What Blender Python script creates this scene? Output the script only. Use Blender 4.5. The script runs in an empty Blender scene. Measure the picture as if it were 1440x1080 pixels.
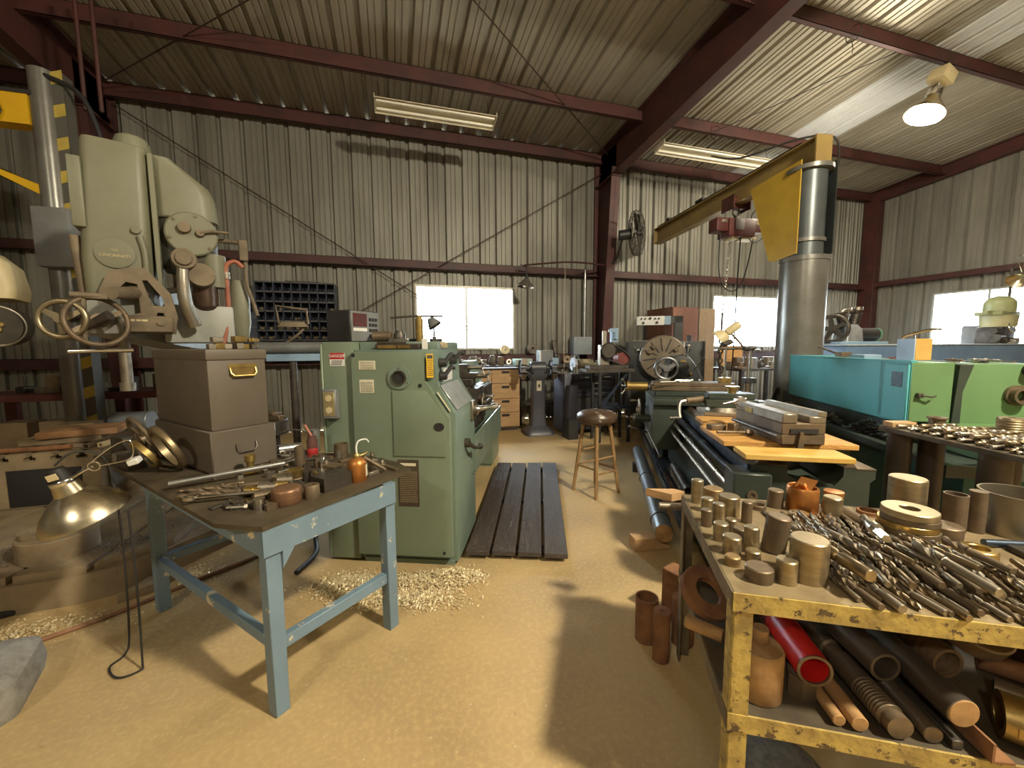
import bpy, bmesh, math, random
from mathutils import Vector as V, Matrix, Quaternion
PI = math.pi
rnd = random.Random(7)
scn = bpy.context.scene
COL = scn.collection
R = math.radians

# ------------------------------------------------------------ materials
MATS = {}
def M(name, c1, c2=None, sc=6.0, lo=.4, hi=.65, rough=.5, rough2=None, metal=0.0, bump=0.0, bsc=None,
      chip=None, chip_sc=9.0, chip_at=.66, emit=None, stretch=None, spec=None):
    """painted / worn surface: two colours mixed by noise, optional chips of a third colour, bump"""
    if name in MATS: return MATS[name]
    m = bpy.data.materials.new(name); m.use_nodes = True
    nt = m.node_tree; N = nt.nodes; L = nt.links
    b = N['Principled BSDF']
    b.inputs['Roughness'].default_value = rough; b.inputs['Metallic'].default_value = metal
    if spec is not None: b.inputs['Specular IOR Level'].default_value = spec
    c1 = tuple(c1) + (1,)
    tc = N.new('ShaderNodeTexCoord'); src = tc.outputs['Object']
    if stretch:
        mp = N.new('ShaderNodeMapping'); mp.inputs['Scale'].default_value = stretch
        L.new(src, mp.inputs['Vector']); src = mp.outputs['Vector']
    if c2 is None:
        b.inputs['Base Color'].default_value = c1
    else:
        c2 = tuple(c2) + (1,)
        n = N.new('ShaderNodeTexNoise'); n.inputs['Scale'].default_value = sc; n.inputs['Detail'].default_value = 6
        n.inputs['Roughness'].default_value = .62
        L.new(src, n.inputs['Vector'])
        r = N.new('ShaderNodeMapRange'); r.inputs['From Min'].default_value = lo; r.inputs['From Max'].default_value = hi
        L.new(n.outputs['Fac'], r.inputs['Value'])
        mx = N.new('ShaderNodeMix'); mx.data_type = 'RGBA'
        mx.inputs['A'].default_value = c1; mx.inputs['B'].default_value = c2
        L.new(r.outputs['Result'], mx.inputs['Factor']); out = mx.outputs['Result']
        if rough2 is not None:
            rr = N.new('ShaderNodeMapRange'); rr.inputs['To Min'].default_value = rough; rr.inputs['To Max'].default_value = rough2
            L.new(r.outputs['Result'], rr.inputs['Value']); L.new(rr.outputs['Result'], b.inputs['Roughness'])
        if chip:
            n2 = N.new('ShaderNodeTexNoise'); n2.inputs['Scale'].default_value = chip_sc; n2.inputs['Detail'].default_value = 8
            n2.inputs['Roughness'].default_value = .7
            L.new(src, n2.inputs['Vector'])
            r2 = N.new('ShaderNodeMapRange'); r2.inputs['From Min'].default_value = chip_at; r2.inputs['From Max'].default_value = chip_at + .02
            L.new(n2.outputs['Fac'], r2.inputs['Value'])
            mx2 = N.new('ShaderNodeMix'); mx2.data_type = 'RGBA'; mx2.inputs['B'].default_value = tuple(chip) + (1,)
            L.new(out, mx2.inputs['A']); L.new(r2.outputs['Result'], mx2.inputs['Factor']); out = mx2.outputs['Result']
        L.new(out, b.inputs['Base Color'])
    if bump:
        nb = N.new('ShaderNodeTexNoise'); nb.inputs['Scale'].default_value = bsc or sc * 4; nb.inputs['Detail'].default_value = 5
        L.new(src, nb.inputs['Vector'])
        bp = N.new('ShaderNodeBump'); bp.inputs['Strength'].default_value = bump; bp.inputs['Distance'].default_value = .01
        L.new(nb.outputs['Fac'], bp.inputs['Height']); L.new(bp.outputs['Normal'], b.inputs['Normal'])
    if emit:
        b.inputs['Emission Color'].default_value = tuple(emit[0]) + (1,); b.inputs['Emission Strength'].default_value = emit[1]
    MATS[name] = m
    return m

def wood(name, c1, c2, sc=3.0, rough=.6, axis='Y', dist=6.0, bump=.15):
    if name in MATS: return MATS[name]
    m = bpy.data.materials.new(name); m.use_nodes = True
    nt = m.node_tree; N = nt.nodes; L = nt.links; b = N['Principled BSDF']; b.inputs['Roughness'].default_value = rough
    tc = N.new('ShaderNodeTexCoord'); mp = N.new('ShaderNodeMapping')
    s = [9.0, 9.0, 9.0]; s['XYZ'.index(axis)] = 1.1; mp.inputs['Scale'].default_value = s
    L.new(tc.outputs['Object'], mp.inputs['Vector'])
    w = N.new('ShaderNodeTexNoise'); w.inputs['Scale'].default_value = sc; w.inputs['Detail'].default_value = 4; w.inputs['Distortion'].default_value = 1.2
    L.new(mp.outputs['Vector'], w.inputs['Vector'])
    mu = N.new('ShaderNodeMath'); mu.operation = 'MULTIPLY'; mu.inputs[1].default_value = dist
    L.new(w.outputs['Fac'], mu.inputs[0])
    fr = N.new('ShaderNodeMath'); fr.operation = 'PINGPONG'; fr.inputs[1].default_value = .5
    L.new(mu.outputs[0], fr.inputs[0])
    mx = N.new('ShaderNodeMix'); mx.data_type = 'RGBA'; mx.inputs['A'].default_value = tuple(c1) + (1,); mx.inputs['B'].default_value = tuple(c2) + (1,)
    m2 = N.new('ShaderNodeMath'); m2.operation = 'MULTIPLY'; m2.inputs[1].default_value = 2.0
    L.new(fr.outputs[0], m2.inputs[0]); L.new(m2.outputs[0], mx.inputs['Factor'])
    L.new(mx.outputs['Result'], b.inputs['Base Color'])
    bp = N.new('ShaderNodeBump'); bp.inputs['Strength'].default_value = bump; bp.inputs['Distance'].default_value = .01
    L.new(fr.outputs[0], bp.inputs['Height']); L.new(bp.outputs['Normal'], b.inputs['Normal'])
    MATS[name] = m
    return m

# ------------------------------------------------------------ mesh builder
def frame_z(d):
    return V(d).to_track_quat('Z', 'Y').to_matrix().to_4x4()
def T(x, y, z): return Matrix.Translation((x, y, z))
def RX(a): return Matrix.Rotation(R(a), 4, 'X')
def RY(a): return Matrix.Rotation(R(a), 4, 'Y')
def RZ(a): return Matrix.Rotation(R(a), 4, 'Z')

class B:
    def __init__(s): s.bm = bmesh.new(); s.m = Matrix()
    def at(s, m): s.m = m; return s
    def v(s, p): return s.bm.verts.new(s.m @ V(p))
    def f(s, vs):
        try: return s.bm.faces.new(vs)
        except ValueError: return None
    def box(s, x0, x1, y0, y1, z0, z1, b=0.0):
        x0, x1 = min(x0, x1), max(x0, x1); y0, y1 = min(y0, y1), max(y0, y1); z0, z1 = min(z0, z1), max(z0, z1)
        vs = [s.v((x, y, z)) for z in (z0, z1) for y in (y0, y1) for x in (x0, x1)]
        fs = [s.f([vs[i] for i in q]) for q in ((0, 2, 3, 1), (4, 5, 7, 6), (0, 1, 5, 4), (2, 6, 7, 3), (0, 4, 6, 2), (1, 3, 7, 5))]
        if b > 0:
            es = list({e for f in fs for e in f.edges})
            bmesh.ops.bevel(s.bm, geom=es, offset=min(b, .45 * min(x1 - x0, y1 - y0, z1 - z0)), segments=2 if b > .006 else 1, profile=.6, affect='EDGES')
        return s
    def cbox(s, c, d, b=0.0):
        return s.box(c[0] - d[0] / 2, c[0] + d[0] / 2, c[1] - d[1] / 2, c[1] + d[1] / 2, c[2] - d[2] / 2, c[2] + d[2] / 2, b)
    def rings(s, rs, closed=False, caps=True):
        """rs: list of lists of points, bridged in order"""
        vv = [[s.v(p) for p in r] for r in rs]
        n = len(vv[0]); m = len(vv)
        for i in range(m if closed else m - 1):
            a, c = vv[i], vv[(i + 1) % m]
            for k in range(n):
                s.f([a[k], a[(k + 1) % n], c[(k + 1) % n], c[k]])
        if caps and not closed:
            s.f(vv[0][::-1]); s.f(vv[-1])
        return s
    def rev(s, prof, seg=24, m=None, closed=False, caps=True):
        """revolve (r,z) profile about z"""
        old = s.m
        if m is not None: s.m = s.m @ m
        s.rings([[(r * math.cos(2 * PI * k / seg), r * math.sin(2 * PI * k / seg), z) for k in range(seg)] for r, z in prof], closed, caps)
        s.m = old
        return s
    def cyl(s, p0, p1, r, r2=None, seg=20, b=0.0):
        p0, p1 = V(p0), V(p1); d = p1 - p0; l = d.length
        if r2 is None: r2 = r
        pr = [(r, 0), (r2, l)] if not b else [(r - b, 0), (r, b), (r2, l - b), (r2 - b, l)]
        return s.rev(pr, seg, Matrix.Translation(p0) @ frame_z(d))
    def pipe(s, p0, p1, ro, ri, seg=24, b=0.0):
        p0, p1 = V(p0), V(p1); d = p1 - p0; l = d.length
        return s.rev([(ri, 0), (ro, 0), (ro, l), (ri, l)], seg, Matrix.Translation(p0) @ frame_z(d), closed=True)
    def torus(s, c, axis, Rr, r, seg=32, sub=8, a0=0.0, a1=360.0, sq=1.0):
        m = Matrix.Translation(V(c)) @ frame_z(axis)
        old = s.m; s.m = s.m @ m
        full = abs(a1 - a0) >= 360
        n = seg if full else seg + 1
        rs = []
        for i in range(n):
            t = R(a0 + (a1 - a0) * i / seg)
            rs.append([((Rr + r * math.cos(2 * PI * k / sub)) * math.cos(t), (Rr + r * math.cos(2 * PI * k / sub)) * math.sin(t), sq * r * math.sin(2 * PI * k / sub)) for k in range(sub)])
        s.rings(rs, closed=full)
        s.m = old
        return s
    def tube(s, pts, r, seg=8, smooth=0, taper=None):
        P = [V(p) for p in pts]
        if smooth and len(P) > 2:
            Q = []
            for i in range(len(P) - 1):
                p0 = P[max(i - 1, 0)]; p1 = P[i]; p2 = P[i + 1]; p3 = P[min(i + 2, len(P) - 1)]
                for j in range(smooth):
                    t = j / smooth
                    Q.append(.5 * ((2 * p1) + (p2 - p0) * t + (2 * p0 - 5 * p1 + 4 * p2 - p3) * t * t + (3 * p1 - p0 - 3 * p2 + p3) * t ** 3))
            Q.append(P[-1]); P = Q
        rs = []; u = None
        for i, p in enumerate(P):
            d = (P[min(i + 1, len(P) - 1)] - P[max(i - 1, 0)]).normalized()
            if u is None:
                u = d.orthogonal().normalized()
            else:
                u = (u - d * u.dot(d))
                u = u.normalized() if u.length > 1e-6 else d.orthogonal().normalized()
            w = d.cross(u)
            rr = r if taper is None else r + (taper - r) * i / (len(P) - 1)
            rs.append([p + rr * (math.cos(2 * PI * k / seg) * u + math.sin(2 * PI * k / seg) * w) for k in range(seg)])
        return s.rings(rs)
    def prism(s, poly, t0, t1, axis='y', b=0.0):
        g = {'y': lambda a, c, t: (a, t, c), 'x': lambda a, c, t: (t, a, c), 'z': lambda a, c, t: (a, c, t)}[axis]
        v0 = [s.v(g(a, c, t0)) for a, c in poly]; v1 = [s.v(g(a, c, t1)) for a, c in poly]
        n = len(poly); fs = [s.f(v0), s.f(v1[::-1])]
        for k in range(n): fs.append(s.f([v0[(k + 1) % n], v0[k], v1[k], v1[(k + 1) % n]]))
        if b:
            es = [e for e in {e for f in fs[:2] if f for e in f.edges}]
            bmesh.ops.bevel(s.bm, geom=es, offset=b, segments=2, profile=.6, affect='EDGES')
        return s
    def frameplate(s, outer, holes, t0, t1, axis='y'):
        """plate with holes: outer and holes are 2D loops, triangulated"""
        g = {'y': lambda a, c, t: (a, t, c), 'x': lambda a, c, t: (t, a, c), 'z': lambda a, c, t: (a, c, t)}[axis]
        bm2 = bmesh.new(); es = []
        for lp in [outer] + holes:
            vs = [bm2.verts.new((a, c, 0)) for a, c in lp]
            es += [bm2.edges.new((vs[i], vs[(i + 1) % len(vs)])) for i in range(len(vs))]
        bmesh.ops.triangle_fill(bm2, use_beauty=True, use_dissolve=False, edges=es)
        bm2.verts.index_update()
        A = [s.v(g(v.co.x, v.co.y, t0)) for v in bm2.verts]; C = [s.v(g(v.co.x, v.co.y, t1)) for v in bm2.verts]
        for f in bm2.faces:
            i = [v.index for v in f.verts]
            s.f([A[k] for k in i]); s.f([C[k] for k in reversed(i)])
        for e in bm2.edges:
            if len(e.link_faces) == 1:
                i, j = e.verts[0].index, e.verts[1].index
                s.f([A[i], A[j], C[j], C[i]])
        bm2.free(); return s
    def sphere(s, c, r, sx=1, sy=1, sz=1, seg=16):
        n = seg // 2
        return s.rev([(max(r * math.sin(PI * i / n), 1e-4) * 1, -r * math.cos(PI * i / n)) for i in range(n + 1)], seg, Matrix.Translation(V(c)) @ Matrix.Diagonal((sx, sy, sz, 1)))
    def obj(s, name, mat, parent=None, ang=38, loc=None, rz=0.0):
        bmesh.ops.recalc_face_normals(s.bm, faces=s.bm.faces)
        lim = R(ang)
        for e in s.bm.edges:
            if len(e.link_faces) == 2:
                e.smooth = e.calc_face_angle(0) < lim
            else: e.smooth = False
        for f in s.bm.faces: f.smooth = True
        me = bpy.data.meshes.new(name); s.bm.to_mesh(me); s.bm.free()
        for m in (mat if isinstance(mat, (list, tuple)) else [mat]): me.materials.append(m)
        o = bpy.data.objects.new(name, me); COL.objects.link(o)
        if parent is not None: o.parent = parent
        if loc is not None: o.location = loc
        if rz: o.rotation_euler = (0, 0, R(rz))
        return o

def tag(o, label, cat=None, group=None, kind=None):
    if label: o['label'] = label
    if cat: o['category'] = cat
    if group: o['group'] = group
    if kind: o['kind'] = kind
    return o
def thing(name, label, cat, loc=(0, 0, 0), rz=0.0, group=None, rot=None):
    o = bpy.data.objects.new(name, None); COL.objects.link(o); o.empty_display_size = .1
    o.location = loc
    o.rotation_euler = rot.to_euler() if rot is not None else (0, 0, R(rz))
    return tag(o, label, cat, group)
def single(name, b, mat, label, cat, loc=(0, 0, 0), rz=0.0, group=None, rot=None):
    o = b.obj(name, mat); o.location = loc
    o.rotation_euler = rot.to_euler() if rot is not None else (0, 0, R(rz))
    return tag(o, label, cat, group)
def struct(name, b, mat, label, cat):
    return tag(b.obj(name, mat), label, cat, None, 'structure')
def dup(src, loc, rz=0.0, label=None, group=None, rot=None, scale=None):
    r = src.copy(); COL.objects.link(r); r.location = loc
    r.rotation_euler = rot.to_euler() if rot is not None else (0, 0, R(rz))
    if scale: r.scale = (scale,) * 3
    if label: r['label'] = label
    if group: r['group'] = group
    for ch in list(src.children):
        c = ch.copy(); COL.objects.link(c); c.parent = r
        for g in list(ch.children):
            d = g.copy(); COL.objects.link(d); d.parent = c
    return r
def text(name, body, size, mat, parent, m, depth=.0006, align='CENTER', sx=1.0):
    """raised lettering facing local +Z of matrix m"""
    cu = bpy.data.curves.new(name, 'FONT'); cu.body = body; cu.size = size; cu.align_x = align; cu.align_y = 'CENTER'; cu.extrude = depth
    cu.resolution_u = 3
    tmp = bpy.data.objects.new('tmp', cu); COL.objects.link(tmp); bpy.context.view_layer.update()
    me = bpy.data.meshes.new_from_object(tmp.evaluated_get(bpy.context.evaluated_depsgraph_get()))
    bpy.data.objects.remove(tmp); bpy.data.curves.remove(cu)
    me.materials.clear(); me.materials.append(mat)
    o = bpy.data.objects.new(name, me); COL.objects.link(o); o.parent = parent
    o.matrix_local = m @ Matrix.Diagonal((sx, 1, 1, 1))
    return o
# wall-facing lettering: text reads facing -Y (towards the viewer) of its parent
FRONT = RX(90)

# ------------------------------------------------------------ camera
CAMH = 1.40; FPX = 560.0
YAW, PIT, ROL = R(16.45), R(-5.375), R(-.308)
fw = V((math.sin(YAW) * math.cos(PIT), math.cos(YAW) * math.cos(PIT), math.sin(PIT)))
rt = V((math.cos(YAW), -math.sin(YAW), 0)); up = rt.cross(fw)
rt2 = math.cos(ROL) * rt + math.sin(ROL) * up; up2 = -math.sin(ROL) * rt + math.cos(ROL) * up
cam = bpy.data.cameras.new('camera'); camo = bpy.data.objects.new('camera', cam); COL.objects.link(camo)
mm = Matrix((rt2, up2, -fw)).transposed().to_4x4(); mm.translation = V((0, 0, CAMH)); camo.matrix_world = mm
cam.sensor_width = 36; cam.lens = FPX / 1440 * 36; cam.clip_start = .02; cam.clip_end = 200
scn.camera = camo
def on(px, py, z=None, Y=None):
    """the point of a level surface (height z) or upright plane (depth Y) seen at a place of the 1440x1080 frame"""
    r = rt2 * ((px - 720) / FPX) + up2 * (-(py - 540) / FPX) + fw
    t = (z - CAMH) / r.z if z is not None else Y / r.y
    return V((0, 0, CAMH)) + r * t

scn.view_settings.view_transform = 'Standard'; scn.view_settings.look = 'None'
scn.view_settings.gamma = 1; scn.view_settings.use_curve_mapping = False
scn.view_settings.exposure = 0.0

# ------------------------------------------------------------ palette
RED_OX = M('red_oxide_paint', (.075, .022, .018), (.045, .016, .014), sc=3, rough=.55, bump=.05)
WALLM = M('galvanised_wall', (.27, .26, .215), (.165, .155, .125), sc=1.3, lo=.35, hi=.7, rough=.5, metal=.25, stretch=(1.6, 1.6, .35), bump=.05, bsc=20)
WALLR = M('galvanised_end_wall', (.25, .235, .20), (.165, .155, .13), sc=1.3, lo=.35, hi=.7, rough=.55, metal=.2, stretch=(1.6, 1.6, .35), bump=.05, bsc=20)
ROOFM = M('galvanised_roof', (.42, .385, .31), (.27, .24, .18), sc=1.1, lo=.35, hi=.7, rough=.5, metal=.25, stretch=(1.6, .3, 1), bump=.04, bsc=20)
ROOFW = M('clean_roof_panel', (.72, .74, .76), (.62, .64, .65), sc=2, rough=.5, metal=.1)
STEEL = M('bare_steel', (.40, .36, .29), (.24, .20, .15), sc=9, lo=.35, hi=.7, rough=.36, rough2=.55, metal=.9, bump=.06)
STEELD = M('dark_steel', (.12, .105, .085), (.06, .05, .042), sc=7, rough=.42, rough2=.6, metal=.7, bump=.08)
STEELB = M('bright_steel', (.62, .60, .55), (.42, .39, .33), sc=10, rough=.25, rough2=.4, metal=1.0)
GALV = M('galvanised_pipe', (.60, .61, .60), (.45, .45, .43), sc=12, rough=.33, metal=.9)
BLUEST = M('blued_steel', (.10, .13, .18), (.05, .06, .08), sc=5, rough=.3, rough2=.5, metal=.85)
RUST = M('rust', (.27, .125, .05), (.15, .065, .03), sc=9, rough=.85, metal=.1, bump=.25)
RUSTL = M('light_rust', (.46, .27, .11), (.30, .17, .07), sc=11, rough=.75, metal=.25, bump=.15)
BROWNST = M('oily_brown_steel', (.20, .145, .09), (.11, .08, .05), sc=7, rough=.45, rough2=.65, metal=.5, bump=.1)
CAST = M('dusty_cast_iron', (.235, .185, .12), (.13, .10, .065), sc=4, rough=.7, metal=.3, bump=.15, bsc=40)
BLACK = M('black_rubber', (.018, .017, .016), rough=.6)
DARK = M('black_paint', (.035, .034, .034), (.02, .02, .02), sc=5, rough=.45, bump=.05)
BRASS = M('brass', (.55, .40, .14), (.34, .23, .09), sc=9, rough=.35, metal=.9)
OLIVE = M('drill_olive_paint', (.20, .198, .13), (.155, .145, .092), sc=2.2, lo=.42, hi=.75, rough=.48, bump=.04, chip=(.10, .075, .045), chip_sc=4, chip_at=.70)
GREEN = M('lathe_green_paint', (.185, .235, .165), (.16, .20, .14), sc=2.5, rough=.42, bump=.03, chip=(.35, .36, .26), chip_sc=30, chip_at=.80)
GREEN2 = M('lathe_blue_green_paint', (.175, .235, .185), (.14, .19, .15), sc=3, rough=.4, bump=.03)
DGREEN = M('dark_green_paint', (.038, .050, .037), (.026, .034, .026), sc=3, rough=.45, bump=.06, chip=(.16, .15, .11), chip_sc=14, chip_at=.72)
TEAL = M('teal_paint', (.12, .46, .47), (.095, .39, .40), sc=1.6, rough=.42, bump=.03)
TEALD = M('deep_teal_paint', (.02, .11, .09), (.015, .08, .065), sc=2, rough=.45)
LIME = M('lime_green_paint', (.14, .255, .105), (.115, .21, .088), sc=2, rough=.42, bump=.03)
BTABLE = M('blue_grey_table_paint', (.18, .265, .335), (.145, .215, .27), sc=3, rough=.5, bump=.08, chip=(.62, .55, .38), chip_sc=8, chip_at=.60)
TABTOP = M('oily_table_top', (.11, .085, .05), (.06, .045, .028), sc=6, rough=.6, metal=.3, bump=.12)
BROWNBX = M('brown_box_paint', (.135, .11, .082), (.11, .088, .064), sc=3, rough=.5, bump=.03, chip=(.35, .29, .21), chip_sc=16, chip_at=.73)
YELLOWP = M('worn_yellow_paint', (.52, .38, .10), (.27, .185, .06), sc=13, lo=.40, hi=.64, rough=.6, bump=.25, chip=(.10, .065, .03), chip_sc=24, chip_at=.565)
YELJIB = M('crane_yellow_paint', (.56, .36, .035), (.46, .28, .03), sc=3, rough=.5)
YELBRT = M('bright_yellow_paint', (.75, .45, .01), (.65, .36, .01), sc=3, rough=.5)
PIPEG = M('grey_pipe_paint', (.21, .205, .18), (.15, .14, .12), sc=2.5, rough=.32, metal=.35, bump=.08, bsc=18)
WOODO = wood('orange_plank_wood', (.62, .34, .09), (.42, .20, .05), axis='X')
WOODC = wood('drawer_plywood', (.56, .36, .18), (.44, .26, .12), axis='X', dist=3)
WOODW = wood('walnut_veneer', (.20, .085, .05), (.13, .05, .03), axis='Z', dist=4, rough=.5)
WOODL = wood('light_ply_edge', (.46, .33, .20), (.36, .25, .14), axis='Z', dist=4)
WOODB = wood('oily_black_board', (.095, .075, .062), (.030, .022, .018), axis='Y', dist=16, rough=.6, bump=.5)
WOODS = wood('stool_beech', (.36, .22, .09), (.26, .15, .06), axis='Z', dist=3)
WHITE = M('white_paint', (.78, .78, .74), (.68, .67, .62), sc=4, rough=.5)
CREAM = M('cream_paint', (.62, .52, .30), (.50, .40, .22), sc=4, rough=.5)
PAPER = M('paper_label', (.72, .68, .52), (.60, .54, .36), sc=8, rough=.7)
INK = M('label_ink', (.05, .045, .04), rough=.8)
GREYP = M('grey_paint', (.20, .205, .20), (.15, .15, .145), sc=4, rough=.45)
LBLUE = M('light_blue_paint', (.28, .40, .52), (.22, .32, .43), sc=3, rough=.45)
BINBLU = M('dark_blue_bin_paint', (.045, .055, .085), (.03, .035, .055), sc=4, rough=.5)
REDP = M('red_paint', (.45, .03, .025), (.32, .02, .02), sc=4, rough=.45)
ALUM = M('spun_aluminium', (.74, .66, .48), (.62, .54, .38), sc=14, rough=.27, metal=1.0, stretch=(1, 1, 14))
COPPER = M('copper_can', (.50, .21, .055), (.36, .13, .035), sc=7, rough=.38, metal=.65, bump=.1)
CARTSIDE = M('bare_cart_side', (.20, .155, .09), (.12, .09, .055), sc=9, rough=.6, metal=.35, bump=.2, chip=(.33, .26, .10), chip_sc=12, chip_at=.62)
PIPELEG = M('dark_pipe_leg', (.085, .065, .048), (.05, .04, .03), sc=5, rough=.5, metal=.4)
CHROME = M('chrome', (.75, .74, .70), rough=.16, metal=1.0)
# ------------------------------------------------------------ building shell
D = 7.3; XR = 11.4; XL = -9.4; YF = -7.0; EAVE = 5.06; SL = .0833
def roofz(y): return EAVE + SL * (D - y)
def ribprof(x0, x1, per=.305, dep=.055):
    """corrugated sheet: (position, depth) pairs"""
    pts = []; x = x0
    pat = [(0, 0), (.062, 0), (.068, .012), (.082, .012), (.09, 0), (.138, 0), (.144, .012), (.158, .012), (.166, 0), (.232, 0), (.240, dep), (.282, dep), (.300, .004)]
    while x < x1:
        for a, d in pat:
            if x + a <= x1: pts.append((x + a, d))
        x += per
    pts.append((x1, 0)); return pts
def sheet(bm, prof, spans, fn, top):
    """quads between neighbouring profile points over the height spans left by the openings"""
    for (a, da), (c, dc) in zip(prof, prof[1:]):
        mid = (a + c) / 2
        lo = 0.0
        cuts = sorted([(z0, z1) for x0, x1, z0, z1 in spans if x0 < mid < x1])
        segs = []
        for z0, z1 in cuts: segs.append((lo, z0)); lo = z1
        segs.append((lo, None))
        for z0, z1 in segs:
            bm.f([bm.v(fn(a, da, z0)), bm.v(fn(c, dc, z0)), bm.v(fn(c, dc, top(c) if z1 is None else z1)), bm.v(fn(a, da, top(a) if z1 is None else z1))])
WIN = {1: (.42, 2.17, 1.38, 2.46), 2: (6.80, 8.60, 1.39, 2.48)}
WINR = (4.20, 5.86, 1.38, 2.47)
b = B(); sheet(b, ribprof(XL, XR), list(WIN.values()), lambda x, d, z: (x, D + d, z), lambda x: EAVE)
bmesh.ops.remove_doubles(b.bm, verts=b.bm.verts, dist=1e-5)
struct('wall_back', b, WALLM, 'ribbed galvanised sheet wall behind the machines', 'wall')
b = B(); sheet(b, ribprof(YF, D), [WINR], lambda y, d, z: (XR + d, y, z), lambda y: roofz(y))
bmesh.ops.remove_doubles(b.bm, verts=b.bm.verts, dist=1e-5)
struct('wall_right', b, WALLR, 'grey sheet end wall beyond the teal machine', 'wall')
b = B(); sheet(b, ribprof(YF, D), [], lambda y, d, z: (XL - d, y, z), lambda y: roofz(y))
struct('wall_left', b, WALLR, 'ribbed sheet wall beyond the drill bay', 'wall')
b = B(); sheet(b, ribprof(XL, XR), [], lambda x, d, z: (x, YF - d, z), lambda x: roofz(YF))
struct('wall_front', b, WALLR, 'ribbed sheet wall behind the viewer', 'wall')
b = B(); pr = ribprof(XL, XR)
for (a, da), (c, dc) in zip(pr, pr[1:]):
    f = b.f([b.v((a, D + .1, roofz(D + .1) + da)), b.v((c, D + .1, roofz(D + .1) + dc)), b.v((c, YF - .1, roofz(YF - .1) + dc)), b.v((a, YF - .1, roofz(YF - .1) + da))])
    if f and 7.0 < (a + c) / 2 < 7.92: f.material_index = 1
bmesh.ops.remove_doubles(b.bm, verts=b.bm.verts, dist=1e-5)
struct('ceiling', b, [ROOFM, ROOFW], 'ribbed galvanised roof sheets with one cleaner pale panel', 'ceiling')

# floor: dusty oil-stained concrete
fm = bpy.data.materials.new('oily_concrete'); fm.use_nodes = True; MATS['oily_concrete'] = fm
N = fm.node_tree.nodes; L = fm.node_tree.links; pb = N['Principled BSDF']
tc = N.new('ShaderNodeTexCoord')
def nz(sc, det=6, rg=.6):
    n = N.new('ShaderNodeTexNoise'); n.inputs['Scale'].default_value = sc; n.inputs['Detail'].default_value = det; n.inputs['Roughness'].default_value = rg
    L.new(tc.outputs['Object'], n.inputs['Vector']); return n
def mrange(s, a, c, lo=0, hi=1):
    r = N.new('ShaderNodeMapRange'); r.inputs['From Min'].default_value = a; r.inputs['From Max'].default_value = c
    r.inputs['To Min'].default_value = lo; r.inputs['To Max'].default_value = hi; L.new(s, r.inputs['Value']); return r.outputs['Result']
def mixc(f, a, c):
    m = N.new('ShaderNodeMix'); m.data_type = 'RGBA'
    for s, x in (('A', a), ('B', c)):
        if isinstance(x, tuple): m.inputs[s].default_value = x + (1,)
        else: L.new(x, m.inputs[s])
    L.new(f, m.inputs['Factor']); return m.outputs['Result']
c = mixc(mrange(nz(1.1).outputs['Fac'], .38, .68), (.50, .355, .165), (.36, .255, .125))
c = mixc(mrange(nz(.55, 3).outputs['Fac'], .55, .75, 0, .55), c, (.21, .155, .085))
c = mixc(mrange(nz(45, 2).outputs['Fac'], .45, .75, 0, .5), c, (.60, .44, .20))
c = mixc(mrange(nz(14, 5, .7).outputs['Fac'], .66, .72, 0, .6), c, (.10, .075, .05))
c = mixc(mrange(nz(75, 1).outputs['Fac'], .745, .76), c, (.62, .55, .40))
L.new(c, pb.inputs['Base Color'])
L.new(mrange(nz(2.2).outputs['Fac'], .35, .7, .72, .45), pb.inputs['Roughness'])
bp = N.new('ShaderNodeBump'); bp.inputs['Strength'].default_value = .12; bp.inputs['Distance'].default_value = .01
L.new(nz(28, 6).outputs['Fac'], bp.inputs['Height']); L.new(bp.outputs['Normal'], pb.inputs['Normal'])
b = B(); b.box(XL, XR, YF, D, -.15, 0); struct('floor', b, fm, 'dusty oil-stained concrete shop floor', 'floor')
b = B(); b.box(-40, 50, -40, 50, -.4, -.16)
struct('ground_outside', b, M('dry_ground', (.30, .26, .19), (.24, .2, .14), sc=.5, rough=.9), 'dry ground outside the building', 'ground')

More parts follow.
